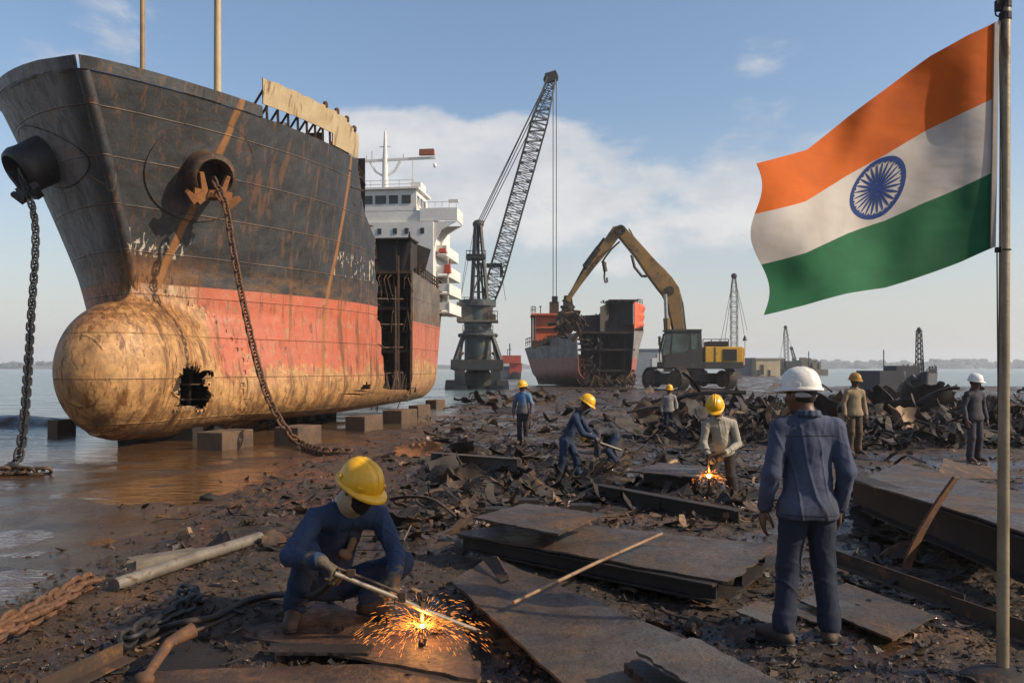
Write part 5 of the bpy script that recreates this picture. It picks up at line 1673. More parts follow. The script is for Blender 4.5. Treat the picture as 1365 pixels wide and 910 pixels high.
def hand(sd, wr, dr, palm, curl, S=1.0, r=1.0, thumb=None):
    """palm and five fingers added to the SDF sd"""
    dr = Vector(dr).normalized(); palm = Vector(palm); palm = (palm - dr * palm.dot(dr)).normalized()
    side = dr.cross(palm).normalized()      # towards the thumb when thumb=+1
    th = 1 if thumb is None else thumb
    wr = Vector(wr)
    def rot(v, a): return v * math.cos(a) + palm * math.sin(a)
    L = [.090, .094, .089, .080]; fl = [(.042, .026, .021), (.046, .030, .022), (.043, .027, .021), (.034, .021, .019)]
    for i in range(4):
        off = (1.5 - i) * .0195 * th
        kn = wr + (dr * L[i] + side * off) * S
        sd.cap(wr + side * off * .55 * S + dr * .012 * S, kn, .0155 * S * r, .0125 * S * r, .012 * S)
        p = kn; a = curl * (.55 + .12 * i); d = rot(dr, a)
        rr = (.0100, .0090, .0080, .0072)
        for q in range(3):
            e = p + (d * fl[i][q] + side * (off * .06)) * S
            sd.cap(p, e, rr[q] * S * r, rr[q + 1] * S * r, .0035 * S)
            p = e; a += curl * (.75 + .05 * i); d = dr * math.cos(a) + palm * math.sin(a)
    b0 = wr + (dr * .022 + side * .022 * th + palm * .006) * S
    b1 = b0 + (dr * .034 + side * .028 * th + palm * .018) * S
    b2 = b1 + (dr * .032 + side * .006 * th + palm * (.012 + .012 * curl)) * S
    b3 = b2 + (dr * .022 - side * .004 * th + palm * (.010 + .012 * curl)) * S
    sd.cap(b0, b1, .0155 * S * r, .0120 * S * r, .010 * S); sd.cap(b1, b2, .0115 * S * r, .0098 * S * r, .004 * S); sd.cap(b2, b3, .0095 * S * r, .0078 * S * r, .003 * S)
def folds(amp, vert=1.0, ring=.0, seed=0, fr=1.0):
    """long soft folds with crisp crease ridges along the zero lines of stretched noise"""
    cr = lambda a, w: np.exp(-(a / w) ** 2)
    def f(V, nn):
        x, y, z = V[:, 0] * fr, V[:, 1] * fr, V[:, 2] * fr
        a = vn(np.stack([x * 11 + seed + z * 1.5, y * 11, z * 2.4 + x * 3], -1)); a2 = vn(np.stack([x * 19 + seed - z * 3, y * 19 + 4, z * 4.2], -1))
        b = vn(np.stack([x * 4 + seed, y * 4 + 9, z * 11 + x * 8 + y * 5], -1)); b2 = vn(np.stack([x * 7 + seed, y * 7 + 9, z * 21 - x * 12 + y * 6], -1))
        m = .5 + .5 * vn(np.stack([x * 5, y * 5 + seed, z * 5 + 7], -1))
        k = vert * (1.0 * cr(a, .16) * m + .55 * cr(a2, .18) * (1 - m) + .5 * a) + ring * (.9 * cr(b, .16) * (1 - m) + .6 * cr(b2, .20) * m + .3 * b)
        return amp * (k - .3)
    return f
def person(name, J, S, label, mats, h=.012, group=None, loc=(0, 0, 0), rz=0, hat_mat='hat_yellow', gloves=False, hands=None, amp=.005, hem=None, face_extra=None, hat_S=1.0, root=None, cuffless=False, hat_up=None):
    R = root or empty(name, loc, label, 'person', group, rz)
    J = {k: Vector(v) for k, v in J.items()}
    shL, shR, ne, pe = J['shL'], J['shR'], J['ne'], J['pe']
    across = (shR - shL).normalized()
    spine = (ne - pe).normalized()
    front = spine.cross(across).normalized() * -1     # right x ... -> forward
    if 'front' in J and front.dot(J['front']) < 0: front = -front
    across_h = (J['hpR'] - J['hpL']).normalized()
    ch = pe.lerp(ne, .66); wa = pe.lerp(ne, .28)
    hd, hf, hu = J['hd'], J['hf'].normalized(), J['hu']
    hu = (hu - hf * hu.dot(hf)).normalized(); hr = hf.cross(hu)
    RM = Matrix((hr, hf, hu)).transposed()
    # ---- body
    b = SDF()
    b.ell(hd + hu * .018 * S, (.076 * S, .094 * S, .100 * S), RM, .02)
    b.cap(hd + hf * .028 * S - hu * .04 * S, hd + hf * .050 * S - hu * .092 * S, .058 * S, .036 * S, .03 * S)
    b.cap(hd + hf * .091 * S + hu * .012 * S, hd + hf * .108 * S - hu * .030 * S, .0085 * S, .0150 * S, .012 * S)
    b.cap(hd + hf * .084 * S + hu * .024 * S - hr * .035 * S, hd + hf * .084 * S + hu * .024 * S + hr * .035 * S, .012 * S, .012 * S, .012 * S)
    b.cap(hd + hf * .088 * S - hu * .058 * S - hr * .014 * S, hd + hf * .088 * S - hu * .058 * S + hr * .014 * S, .0085 * S, .0085 * S, .008 * S)
    for q in (-1, 1):
        b.ell(hd + hf * .086 * S + hu * .004 * S + hr * .032 * S * q, (.014 * S, .012 * S, .009 * S), RM, .008 * S, True)
        b.ell(hd - hf * .006 * S - hu * .008 * S + hr * .080 * S * q, (.011 * S, .022 * S, .033 * S), RM, .008 * S)
    b.cap(hd - hu * .05 * S - hf * .018 * S, ne + front * .0, .054 * S, .060 * S, .03 * S)
    b.cap(ne - spine * .12 * S, wa, .09 * S, .10 * S, .05, front, .75); b.cap(wa, pe, .10 * S, .11 * S, .05, front, .75)
    b.cap(ne - spine * .05 * S, shL, .045 * S, .05 * S, .04); b.cap(ne - spine * .05 * S, shR, .045 * S, .05 * S, .04)
    for q in 'LR':
        b.cap(J['sh' + q], J['el' + q], .045 * S, .037 * S, .02); b.cap(J['el' + q], J['wr' + q], .037 * S, .026 * S, .02)
        b.cap(J['hp' + q], J['kn' + q], .072 * S, .050 * S, .04); b.cap(J['kn' + q], J['an' + q], .048 * S, .035 * S, .03)
        b.cap(J['an' + q], J['an' + q] + Vector(J['to' + q]).normalized() * .14 * S - V3(0, 0, .03 * S), .036 * S, .03 * S, .03)
        hn = hands[q] if hands else None
        if not gloves:
            e, w_ = J['el' + q], J['wr' + q]
            dr = hn[0] if hn else (w_ - e).normalized() + V3(0, 0, -.15)
            pl = hn[1] if hn else (V3(0, 0, 0) + (pe - w_)) - front * .0
            cu = hn[2] if hn else .45
            side = Vector(dr).normalized().cross((Vector(pl) - Vector(dr).normalized() * Vector(pl).dot(Vector(dr).normalized())).normalized())
            tsgn = hn[3] if hn and len(hn) > 3 else (1 if side.dot(front) > 0 else -1)
            hand(b, w_, dr, pl, cu, S, 1.0, tsgn)
    hb_ = h if h > .008 else max(.0042, h * .8)
    body = b.build('body', MT['skin'], R, hb_)
    # ---- hair
    hs = SDF()
    hs.ell(hd + hu * .024 * S - hf * .014 * S, (.083 * S, .096 * S, .104 * S), RM, .02)
    hs.cut(hd + hf * .042 * S + hu * .01 * S, hf * .72 - hu * .5)
    hs.cut(hd - hu * .062 * S, -hu)
    hs.build('hair', MT['hair'], body, max(.006, h * .7))
    # ---- shirt
    s = SDF()
    s.cap(ch - spine * .01 * S, wa, .150 * S, .134 * S, .06 * S, front, .72)
    s.cap(wa, pe - spine * .03 * S, .134 * S, .158 * S, .06 * S, front, .80)
    s.cap(pe - across_h * .058 * S - spine * .04 * S, pe + across_h * .058 * S - spine * .04 * S, .128 * S, .128 * S, .07 * S, front, .98)
    s.cap(shL.lerp(shR, .12) - spine * .012 * S, shL.lerp(shR, .88) - spine * .012 * S, .066 * S, .066 * S, .07 * S, front, .95)
    for q in 'LR':
        s.cap(ne - spine * .030 * S, J['sh' + q] + spine * .012 * S, .060 * S, .050 * S, .05 * S)
        s.cap(J['sh' + q], J['el' + q], .066 * S, .058 * S, .022 * S)
        w_ = J['wr' + q]; e = J['el' + q]
        s.cap(e, e.lerp(w_, .93), .058 * S, .046 * S, .02 * S)
        s.cap(e.lerp(w_, .84), e.lerp(w_, .93), .045 * S, .046 * S, .006 * S)
    if hem is not None: s.cut(pe - spine * hem, -spine, .45)
    shirt = s.build('shirt', mats['shirt'], R, h * .8, folds(amp * 1.15, 1.0, .55, 3))
    # collar
    c = SDF()
    for k in range(12):
        a0 = 2 * PI * k / 12; a1 = 2 * PI * (k + 1) / 12
        nb = ne + spine * .012 * S
        if abs(a0 + PI / 12 - PI / 2) < .45 and mats.get('open'): continue
        f0 = lambda a: nb + across * (.070 * S * math.cos(a)) + front * (.072 * S * math.sin(a)) - spine * (.020 * S * (math.sin(a) if math.sin(a) > 0 else .3 * math.sin(a)))
        c.cap(f0(a0), f0(a1), .015 * S, .015 * S, .01); c.cap(f0(a0) + spine * .02 * S, f0(a1) + spine * .02 * S, .009 * S, .009 * S, .012)
    c.build('collar', mats.get('collar', mats['shirt']), shirt, max(.005, h * .7))
    # ---- trousers
    t = SDF()
    t.cap(J['hpL'], J['hpR'], .096 * S, .096 * S, .05 * S, front, 1.0)
    t.cap(pe, wa, .118 * S, .112 * S, .05 * S, front, .74)
    for q in 'LR':
        k_, a_ = J['kn' + q], J['an' + q]
        t.cap(J['hp' + q], k_, .096 * S, .074 * S, .035 * S)
        t.cap(k_, a_ + (k_ - a_).normalized() * .02 * S, .073 * S, .066 * S, .03 * S)
        t.cap(a_.lerp(k_, .22), a_.lerp(k_, .10), .070 * S, .072 * S, .015 * S)
    t.build('trousers', mats['trousers'], R, h * .85, folds(amp * 1.1, .7, .95, 8, .9))
    # ---- boots
    for q in 'LR':
        bo = SDF(); a_ = J['an' + q]; to = Vector(J['to' + q]); to.z = 0; to.normalize(); up = V3(0, 0, 1)
        heel = a_ - to * .045 * S - up * .05 * S; toe = a_ + to * .175 * S - up * .055 * S
        bo.cap(heel, toe, .040 * S, .040 * S, .02 * S, up, .85)
        bo.cap(a_ + up * .05 * S, a_ - up * .03 * S, .052 * S, .054 * S, .03 * S)
        bo.cap(a_ + to * .02 * S - up * .005 * S, toe + up * .006 * S, .048 * S, .038 * S, .03 * S)
        bt = bo.build('boot', MT['boot'], R, max(.006, h * .8))
        so = SDF(); so.cap(heel - up * .030 * S, toe - up * .026 * S, .046 * S, .046 * S, .01 * S, up, .30)
        so.build('sole', MT['black_steel'], bt, max(.006, h * .8))
        if gloves:
            g = SDF(); hn = hands[q]
            hand(g, J['wr' + q], hn[0], hn[1], hn[2], S * 1.06, 1.35, hn[3] if len(hn) > 3 else 1)
            e = J['el' + q]; w_ = J['wr' + q]
            g.cap(w_, w_.lerp(e, .30), .040 * S, .052 * S, .02 * S)
            g.build('glove', MT['glove'], R, max(.0048, h * .6), lambda V, n_: .0015 * vn(V * 60))
    hat(R, hd + hu * .046 * S, hf + hu * .0, hat_up or hu, MT[hat_mat], S * hat_S)
    return R
def from_px(root, d):
    return {k: (P(*v) - root if len(v) == 3 and not isinstance(v, Vector) else Vector(v)) for k, v in d.items()}
# ---- squatting cutter
r0 = V3(-1.30, 5.95, .02)
DIRK = {'hf', 'hu', 'toL', 'toR', 'front'}
def joints(root, d):
    return {k: (Vector(v) if k in DIRK else P(*v) - root) for k, v in d.items()}
J = joints(r0, dict(
    pe=(430, 776, 6.16), ne=(463, 672, 5.93), hd=(478, 652, 5.80), hf=(.64, -.52, -.40), hu=(.32, -.24, .85),
    shR=(421, 690, 5.80), elR=(386, 742, 5.52), wrR=(428, 748, 5.36),
    shL=(505, 688, 6.02), elL=(529, 738, 5.88), wrL=(525, 768, 5.62),
    hpR=(404, 779, 6.10), knR=(409, 735, 5.66), anR=(392, 811, 5.84),
    hpL=(456, 779, 6.20), knL=(535, 750, 5.98), anL=(490, 800, 6.00),
    toR=(.10, -1, 0), toL=(.8, -.5, 0), front=(.44, -.9, 0)))
tp = lambda px, py, Y: P(px, py, Y) - r0
person('person', J, 1.10, 'squatting worker in navy overalls, yellow hard hat and face mask cutting steel', dict(shirt=MT['navy'], trousers=MT['navy2'], collar=MT['grey_cloth']), .0075,
       loc=r0, gloves=True, amp=.010, hat_S=1.06,
       hands=dict(R=((.75, -.15, -.42), (.15, -.1, -1), 1.0, 1), L=((.10, -.55, -.62), (-.8, .1, -.45), 1.05, -1)), hem=.03)
sq = [o for o in COL.objects if o.type == 'EMPTY' and o.get('category') == 'person'][-1]
hd, hf, hu = J['hd'], J['hf'].normalized(), J['hu']; hu = (hu - hf * hu.dot(hf)).normalized(); hr = hf.cross(hu); RM = Matrix((hr, hf, hu)).transposed()
mk = SDF(); Sq = 1.1
mk.ell(hd + hf * .035 * Sq - hu * .052 * Sq, (.076 * Sq, .082 * Sq, .075 * Sq), RM); mk.cap(hd + hf * .10 * Sq - hu * .028 * Sq, hd + hf * .085 * Sq - hu * .10 * Sq, .03 * Sq, .026 * Sq, .03)
mk.cut(hd + hf * .035 * Sq, -hf); mk.cut(hd - hu * .012 * Sq, hu)
mk.build('face_mask', MT['black_cloth'], sq, .006, lambda V, n_: .002 * vn(V * 35))
cl = SDF()
cl.ell(hd + hf * .004 * Sq - hu * .062 * Sq, (.086 * Sq, .080 * Sq, .085 * Sq), RM); cl.cap(hd - hu * .08 * Sq, J['ne'] + hf * .02, .080 * Sq, .092 * Sq, .03)
cl.cut(hd + hf * .062 * Sq - hu * .05 * Sq, hf); cl.cut(hd - hu * .006 * Sq - hf * .02, hu * .9 - hf * .35)
cl.build('neck_cloth', MT['tan_cloth'], sq, .006, lambda V, n_: .004 * vn(V * np.array([22, 22, 40])))
# chest pocket and hanging leather pouch
fr = V3(.44, -.88, .15).normalized()
MT['leather'] = dirty('worn_tan_leather', (.12, .075, .032), (.075, .046, .02), (.05, .03, .018), 14, .4, .7)
pk = SDF(); c = tp(468, 726, 5.93); pk.cap(c + V3(.012, 0, .030), c - V3(.004, 0, .02), .028, .026, .015, fr, .5); pk.cap(c + V3(-.055, -.03, -.05), c + V3(-.02, -.01, -.075), .03, .03, .02, fr, .5)
pk.build('leather_pouch', MT['leather'], sq, .006)
# ---- cutting torch held by him
tr = empty('cutting_torch', P(563, 828, 5.58), 'long steel cutting torch held in both gloves of the squatting worker', 'torch')
t0, t1, t2, t3 = P(446, 764, 5.30), P(530, 797, 5.44), P(563, 812, 5.50), P(664, 851, 5.66)
mb = MB(); mb.tube([t0, t1, t2, t3], .0165, 10); mb.tube([t3 - (t3 - t2).normalized() * .004, t3], .019, 10)
mb.build('lance', MT['galv'], tr, True)
mb = MB(); mb.tube([P(450, 757, 5.32), P(500, 776, 5.40), P(533, 790, 5.45)], .010, 8); mb.box(P(468, 763, 5.33), (.05, .03, .04)); mb.box(P(536, 795, 5.45), (.05, .05, .06)); mb.build('gas_tube', MT['rust'], tr)
mb = MB(); mb.lathe([(0, .02), (.05, .022), (.06, .014), (.13, .012), (.15, .006)], t2 + V3(0, 0, .055), (0, 0, -1), 12); mb.tube([t2 + V3(0, 0, .05), t2 + V3(-.003, 0, .10)], .006, 6); mb.build('nozzle', MT['rust'], tr)
tip = t2 + V3(0, 0, -.105)
MT['hot'] = emis('molten_metal', (1.0, .62, .25), 40); MT['spark'] = emis('glowing_spark', (1.0, .32, .04), 2.6)
def sparks(at, n_, R_, lab, seed, sz=1.0):
    rg = random.Random(seed); mb = MB()
    for k in range(n_):
        a = rg.uniform(0, 2 * PI); e = rg.uniform(-.1, .5) if rg.random() < .75 else rg.uniform(.2, 1.1)
        d = V3(math.cos(a) * math.cos(e), math.sin(a) * math.cos(e) * .8, math.sin(e)); t = rg.random() ** 1.15
        p = at + d * (R_ * t) - V3(0, 0, R_ * .55 * t * t)
        d2 = (d - V3(0, 0, 1.1 * t)).normalized(); l = rg.uniform(.012, .05) * sz
        w = rg.uniform(.00035, .0007) * sz
        if p.z < gzf(p.x, p.y) + .055: continue
        mb.tube([p, p + d2 * l * .5, p + d2 * l], [w * .4, w, w * .3], 4, False)
    o = mb.build('spark_spray', MT['spark'], None, loc=at); tag(o, lab, 'sparks', kind='stuff')
    return o
sparks(tip, 1150, .50, 'spray of glowing orange sparks under the squatting worker torch', 3)
mb = MB(); mb.ell(tip, (.014, .014, .011), 12, 8); o = mb.build('molten_spot', MT['hot'], None, True, loc=tip); tag(o, 'glowing white hot melt spot under the squatting worker torch tip', 'hot metal')
def flame(at, pw, r=.02):
    L = bpy.data.lights.new('torch_glow', 'POINT'); L.energy = pw; L.color = (1, .42, .10); L.shadow_soft_size = r
    o = bpy.data.objects.new('torch_glow', L); COL.objects.link(o); o.location = at
flame(tip + V3(.0, -.03, .05), 6)
# ---- supervisor seen from behind
gs = Gt(1076, 858)
def stand(asym=0.0, arm=.0, st=.11, twist=0.0):
    return dict(pe=V3(0, 0, .93), ne=V3(0, -.01, 1.46), hd=V3(0, .02, 1.615), hf=V3(0, 1, -.05), hu=V3(0, .05, 1),
                shL=V3(-.172, 0, 1.372), elL=V3(-.245 - arm, -.03, 1.12), wrL=V3(-.25 - arm, .05, .87),
                shR=V3(.172, 0, 1.372), elR=V3(.245 + arm, -.03, 1.12), wrR=V3(.25 + arm, .05, .87),
                hpL=V3(-.085, 0, .90), knL=V3(-.05 - st * .45, .03, .50), anL=V3(-st, -.02, .085),
                hpR=V3(.085, 0, .90), knR=V3(.05 + st * .45, .03, .50), anR=V3(st, -.02, .085),
                toL=V3(-.25, 1, 0), toR=V3(.2, 1, 0), front=V3(0, 1, 0))
J = stand(st=.135)
J['pe'] = V3(.0, 0, .88); J['hpL'].z = J['hpR'].z = .86
J['hf'] = V3(-.62, .78, -.04); J['hd'] = V3(-.035, .03, 1.60); J['toL'] = V3(-.55, .8, 0); J['toR'] = V3(.28, 1, 0)
J['elL'] = V3(-.24, -.05, 1.10); J['wrL'] = V3(-.265, .05, .855); J['elR'] = V3(.235, -.05, 1.11); J['wrR'] = V3(.225, .05, .86)
J['shL'].z = J['shR'].z = 1.385
J['anL'] = V3(-.165, -.04, .085); J['anR'] = V3(.145, .0, .085)
person('person', J, 1.02, 'supervisor in white hard hat and faded blue shirt standing with his back to us', dict(shirt=MT['sup_blue'], trousers=MT['sup_trouser']), .0072, loc=(gs.x, gs.y, gs.z + .02), rz=-.05, hat_mat='hat_white', amp=.0075, hem=.075, hat_S=.93,
       hands=dict(L=((-.12, .12, -1), (.9, .25, 0), .42, 1), R=((.02, .15, -1), (-.95, .3, 0), .5, -1)))
sup = [o for o in COL.objects if o.type == 'EMPTY' and o.get('category') == 'person'][-1]
# white sweatband of the helmet harness below the brim
hd = J['hd']; hf = J['hf'].normalized(); hr = V3(hf.y, -hf.x, 0)
bd = SDF()
for k in range(9):
    a0 = PI * .62 + k * PI * .76 / 9; a1 = PI * .62 + (k + 1) * PI * .76 / 9
    f0 = lambda a: hd + hf * (.098 * math.cos(a)) + hr * (.088 * math.sin(a)) + V3(0, 0, .004)
    bd.cap(f0(a0), f0(a1), .017, .017, .01, (hd - f0(a0)), .45)
bd.build('helmet_harness', MT['grey_cloth'], sup, .005)
def drape(par, obj, pts, d, r, mat, name, rad=.022, lift=.0):
    """a seam laid on a garment: each point moves along d onto the cloth"""
    Vv = np.array([v.co[:] for v in obj.data.vertices]); d = Vector(d).normalized(); dn = np.array(d)
    out = []
    for p in pts:
        q = Vv - np.array(p); t = q @ dn; pr = np.linalg.norm(q - t[:, None] * dn, axis=1)
        m = pr < rad
        if m.any():
            tm = t[m].max(); k = m & (t > tm - .03); w_ = np.exp(-(pr[k] / (rad * .5)) ** 2)
            out.append(Vector(p) + d * (float((t[k] * w_).sum() / w_.sum()) + lift))
    if len(out) > 2: return MB().tube(out, r, 5).build(name, mat, par, True, True)
def part_of(root, nm): return [c for c in root.children if c.name.split('.')[0] == nm][0]
MT['seam'] = cloth('dark_seam', (.018, .022, .036), (.014, .016, .026))
sh_, tr_o = part_of(sup, 'shirt'), part_of(sup, 'trousers')
lin = lambda a, b, n_=24: [Vector(a).lerp(Vector(b), k / n_) for k in range(n_ + 1)]
B_ = (0, -1, 0)
drape(sh_, sh_, lin((-.155, 0, 1.345), (.155, 0, 1.345)), B_, .0032, MT['seam'], 'yoke_seam')
drape(sh_, sh_, lin((-.17, 0, .838), (.17, 0, .838)), B_, .0032, MT['seam'], 'hem_seam')
for x in (-.085, .075):
    drape(tr_o, tr_o, lin((x - .05, 0, .76), (x + .05, 0, .76), 10) + lin((x + .05, 0, .755), (x + .047, 0, .655), 10) + lin((x + .045, 0, .652), (x, 0, .632), 6) + lin((x - .004, 0, .632), (x - .047, 0, .655), 6) + lin((x - .05, 0, .66), (x - .05, 0, .755), 10), B_, .0024, MT['seam'], 'back_pocket')
drape(tr_o, tr_o, lin((0, 0, .80), (0, 0, .70), 12), B_, .0028, MT['seam'], 'centre_seam')
for sg in (-1, 1): drape(tr_o, tr_o, lin((sg * .12, -.01, .72), (sg * .175, -.01, .13), 34), (sg, -.35, 0), .0026, MT['seam'], 'side_seam')
# squatting worker: placket, pocket flaps and cuffs
sh_ = part_of(sq, 'shirt'); fr = V3(.44, -.88, .15).normalized()
L2 = lambda a, b, n_=20: lin(tp(*a), tp(*b), n_)
drape(sh_, sh_, L2((470, 694, 5.9), (452, 752, 5.95)), fr, .004, MT['seam'], 'placket')
for a, b, c, d_ in (((428, 716, 5.9), (456, 722, 5.95), (449, 742, 5.95), (424, 736, 5.9)), ((476, 715, 6), (499, 713, 6.05), (497, 731, 6.05), (474, 735, 6))):
    drape(sh_, sh_, L2(a, b, 10) + L2(b, c, 8) + L2(c, d_, 10) + L2(d_, a, 8), fr, .003, MT['seam'], 'chest_pocket')
# ---- the others
def standing(px, py, hpx, rz, label, mats, hat_mat, head=0.0, h=.013, **kw):
    g = Gt(px, py); Hh = hpx / F * g.y; S = Hh / 1.79
    J = stand(**kw)
    J['hf'] = V3(math.sin(-head), math.cos(head), -.12)
    J = {k: v * S if k not in DIRK else v for k, v in J.items()}
    return person('person', J, S, label, mats, h, loc=(g.x, g.y, g.z + .01), rz=rz, hat_mat=hat_mat, amp=.006, hem=.08 * S)
standing(697, 592, 84, PI - .35, 'worker in light blue shirt and yellow hard hat standing right of the keel blocks', dict(shirt=MT['lightblue'], trousers=MT['dark_trouser']), 'hat_yellow', -.7, .013, st=.10, arm=.02)
standing(892, 583, 70, PI - .1, 'distant worker in pale grey shirt and yellow hard hat standing below the excavator', dict(shirt=MT['grey_shirt'], trousers=MT['sup_trouser']), 'hat_yellow', .1, .015, st=.10)
standing(1139, 606, 108, PI + .15, 'worker in tan pullover and ochre hard hat standing by the scrap heap', dict(shirt=MT['tan_shirt'], trousers=MT['brown_trouser']), 'hat_ochre', .15, .012, st=.10)
standing(1299, 616, 117, PI + .25, 'worker in charcoal clothes and white hard hat standing at the right beside the flagpole', dict(shirt=MT['charcoal'], trousers=MT['charcoal']), 'hat_white', .55, .012, st=.10)
# off-white shirt, bending over a torch
g = Gt(965, 660); Y = g.y
r1 = V3(g.x, g.y, g.z)
J = joints(r1, dict(pe=(964, 602, Y + .10), ne=(957, 556, Y - .06), hd=(953, 542, Y - .20), hf=(-.22, -.72, -.66), hu=(-.1, -.55, .8),
    shR=(941, 566, Y - .04), elR=(938, 590, Y - .06), wrR=(944, 606, Y - .28), shL=(977, 564, Y), elL=(984, 592, Y - .02), wrL=(966, 604, Y - .26),
    hpR=(957, 606, Y + .08), knR=(951, 630, Y - .10), anR=(952, 652, Y + .06), hpL=(972, 606, Y + .12), knL=(974, 634, Y + .02), anL=(979, 655, Y + .08),
    toR=(-.4, -1, 0), toL=(.1, -1, 0), front=(0, -1, 0)))
person('person', J, .90, 'worker in off-white shirt and yellow hard hat bending to cut steel with sparks', dict(shirt=MT['offwhite'], trousers=MT['dark_trouser']), .011, loc=r1, gloves=True, amp=.006, hem=.03, hat_S=1.1,
       hands=dict(R=((.1, -.3, -.9), (.4, .2, -.2), 1.0, 1), L=((-.7, -.2, -.6), (-.2, .3, -.9), 1.0, -1)))
tr2 = empty('cutting_torch', P(945, 630, Y - .3), 'short cutting torch pointed down by the worker in the off-white shirt', 'torch')
mb = MB(); mb.tube([P(968, 602, Y - .34), P(947, 606, Y - .36), P(943, 612, Y - .36), P(945, 628, Y - .32)], .017, 8); mb.build('lance', MT['rust'], tr2, True)
mb = MB(); mb.lathe([(0, .024), (.05, .02), (.09, .01)], P(945, 626, Y - .32), (0, 0, -1), 10); mb.build('nozzle', MT['rust'], tr2)
tip2 = P(945, 634, Y - .32)
o = sparks(tip2, 220, .26, 'small burst of sparks below the torch of the off-white shirted worker', 8, 1.3)
mb = MB(); mb.ell(tip2, (.028, .028, .025), 12, 8); o = mb.build('molten_spot', MT['hot'], None, True, loc=tip2); tag(o, 'glowing hot melt spot under the off-white shirted worker torch', 'hot metal')
flame(tip2 + V3(0, -.05, .08), 4)
mb = MB(); mb.tube([tip2 + V3(.02, .0, -.03), tip2 + V3(.03, .02, -.28)], [.03, .05], 8); mb.bar(tip2 + V3(.06, .05, -.06), tip2 + V3(.02, .03, -.28), .12, .03)
o = mb.build('steel_stump', MT['rust_dark'], None, loc=tip2 + V3(.16, 0, -.3)); tag(o, 'upright stub of steel being cut beside the leg of the off-white shirted worker', 'scrap')
# navy coverall, bending to the right with a bar
g = Gt(757, 637); Y = g.y; r2 = V3(g.x, g.y, g.z)
J = joints(r2, dict(pe=(755, 587, Y + .02), ne=(771, 549, Y - .02), hd=(781, 538, Y - .06), hf=(.80, -.25, -.55), hu=(.5, -.1, .85),
    shR=(766, 556, Y - .22), elR=(777, 578, Y - .28), wrR=(793, 583, Y - .24), shL=(772, 554, Y + .18), elL=(784, 574, Y + .16), wrL=(801, 590, Y + .02),
    hpR=(752, 590, Y - .07), knR=(750, 612, Y - .10), anR=(744, 630, Y - .06), hpL=(758, 590, Y + .09), knL=(768, 610, Y + .08), anL=(770, 630, Y + .12),
    toR=(1, -.35, 0), toL=(1, -.2, 0), front=(1, -.1, 0)))
person('person', J, .86, 'worker in navy coveralls and yellow hard hat bending right over the scrap with a bar', dict(shirt=MT['navy2'], trousers=MT['navy2']), .011, loc=r2, amp=.006, hem=.03, hat_S=1.1,
       hands=dict(R=((.9, .1, -.4), (0, .2, -1), 1.0, -1), L=((.9, -.2, -.5), (0, -.3, -1), 1.0, 1)))
mb = MB(); mb.tube([P(786, 577, Y - .2), P(800, 590, Y - .05), P(828, 600, Y + .1)], .022, 8); o = mb.build('pry_bar', MT['galv'], None, True, loc=P(828, 600, Y + .1)); tag(o, 'pale steel bar held by the bending worker in navy coveralls', 'bar')
# crouched figure further back, bent double
Y = g.y + 1.9; r3 = P(808, 616, Y)
J = joints(r3, dict(pe=(818, 578, Y), ne=(793, 573, Y - .05), hd=(783, 583, Y - .12), hf=(-.6, -.2, -.75), hu=(-.75, 0, .6),
    shR=(797, 572, Y + .18), elR=(796, 590, Y + .22), wrR=(794, 606, Y + .1), shL=(797, 577, Y - .24), elL=(797, 595, Y - .26), wrL=(797, 608, Y - .2),
    hpR=(819, 582, Y + .09), knR=(809, 598, Y + .12), anR=(818, 613, Y + .1), hpL=(820, 583, Y - .09), knL=(810, 600, Y - .16), anL=(820, 614, Y - .1),
    toR=(-1, 0, 0), toL=(-1, -.2, 0), front=(-.3, 0, -1)))
person('person', J, .86, 'crouched worker in dark blue bent double over scrap behind the navy-clad man', dict(shirt=MT['charcoal'], trousers=MT['navy2']), .013, loc=r3, amp=.006, hem=.05, hat_mat='hat_ochre',
       hands=dict(R=((0, 0, -1), (-1, 0, 0), .8, 1), L=((0, 0, -1), (-1, 0, 0), .8, -1)))
# ================= FLAG =================
FY = 4.93
fb = Gt(1336.5, 903); FY = fb.y
pole = empty('flagpole', fb, 'tall weathered steel flagpole carrying the orange white and green flag', 'flagpole')
ptop = P(1340.5, -12, FY)
mb = MB(); mb.tube([fb - V3(0, 0, .15), fb.lerp(ptop, .5), ptop], [.034, .030, .027], 16); mb.build('pole_tube', dirty('weathered_pole', (.30, .24, .16), (.20, .155, .10), (.11, .06, .03), 4, .42, .5, .35, .003, 30, streak=True), pole, True)
mb = MB(); 
for py in (6, 22): mb.lathe([(-.02, .034), (.02, .034)], P(1340, py, FY), (0, 0, 1), 12)
mb.box(P(1333, 8, FY), (.05, .03, .06)); mb.ring(P(1331, 18, FY), (0, 1, 0), .018, .005, 10, 5); mb.build('pole_cap', MT['rust_dark'], pole)
mb = MB(); mb.ring(P(1339, 333, FY), (0, 0, 1), .033, .004, 14, 5); mb.box(P(1331, 333, FY), (.035, .02, .03)); mb.build('halyard_cleat', MT['rust_dark'], pole)
mb = MB(); mb.tube([P(1329, 335, FY), P(1331, 600, FY + .01), P(1333.5, 800, FY)], .004, 5); mb.tube([P(1332, 26, FY), P(1335, 335, FY - .03)], .0035, 5)
mb.build('halyard', MT['rope'], pole)
mb = MB(); mb.ell(fb + V3(-.02, -.02, -.03), (.26, .2, .10), 14, 8); o = mb.build('footing_lump', MT['rust_dark'], pole, True)
_tx = [1008, 1075, 1130, 1180, 1240, 1290, 1330]; _ty = [218, 199, 157, 122, 77, 47, 28]
_bx = [1022, 1075, 1130, 1180, 1230, 1280, 1326]; _by = [420, 408, 393, 383, 365, 348, 329]
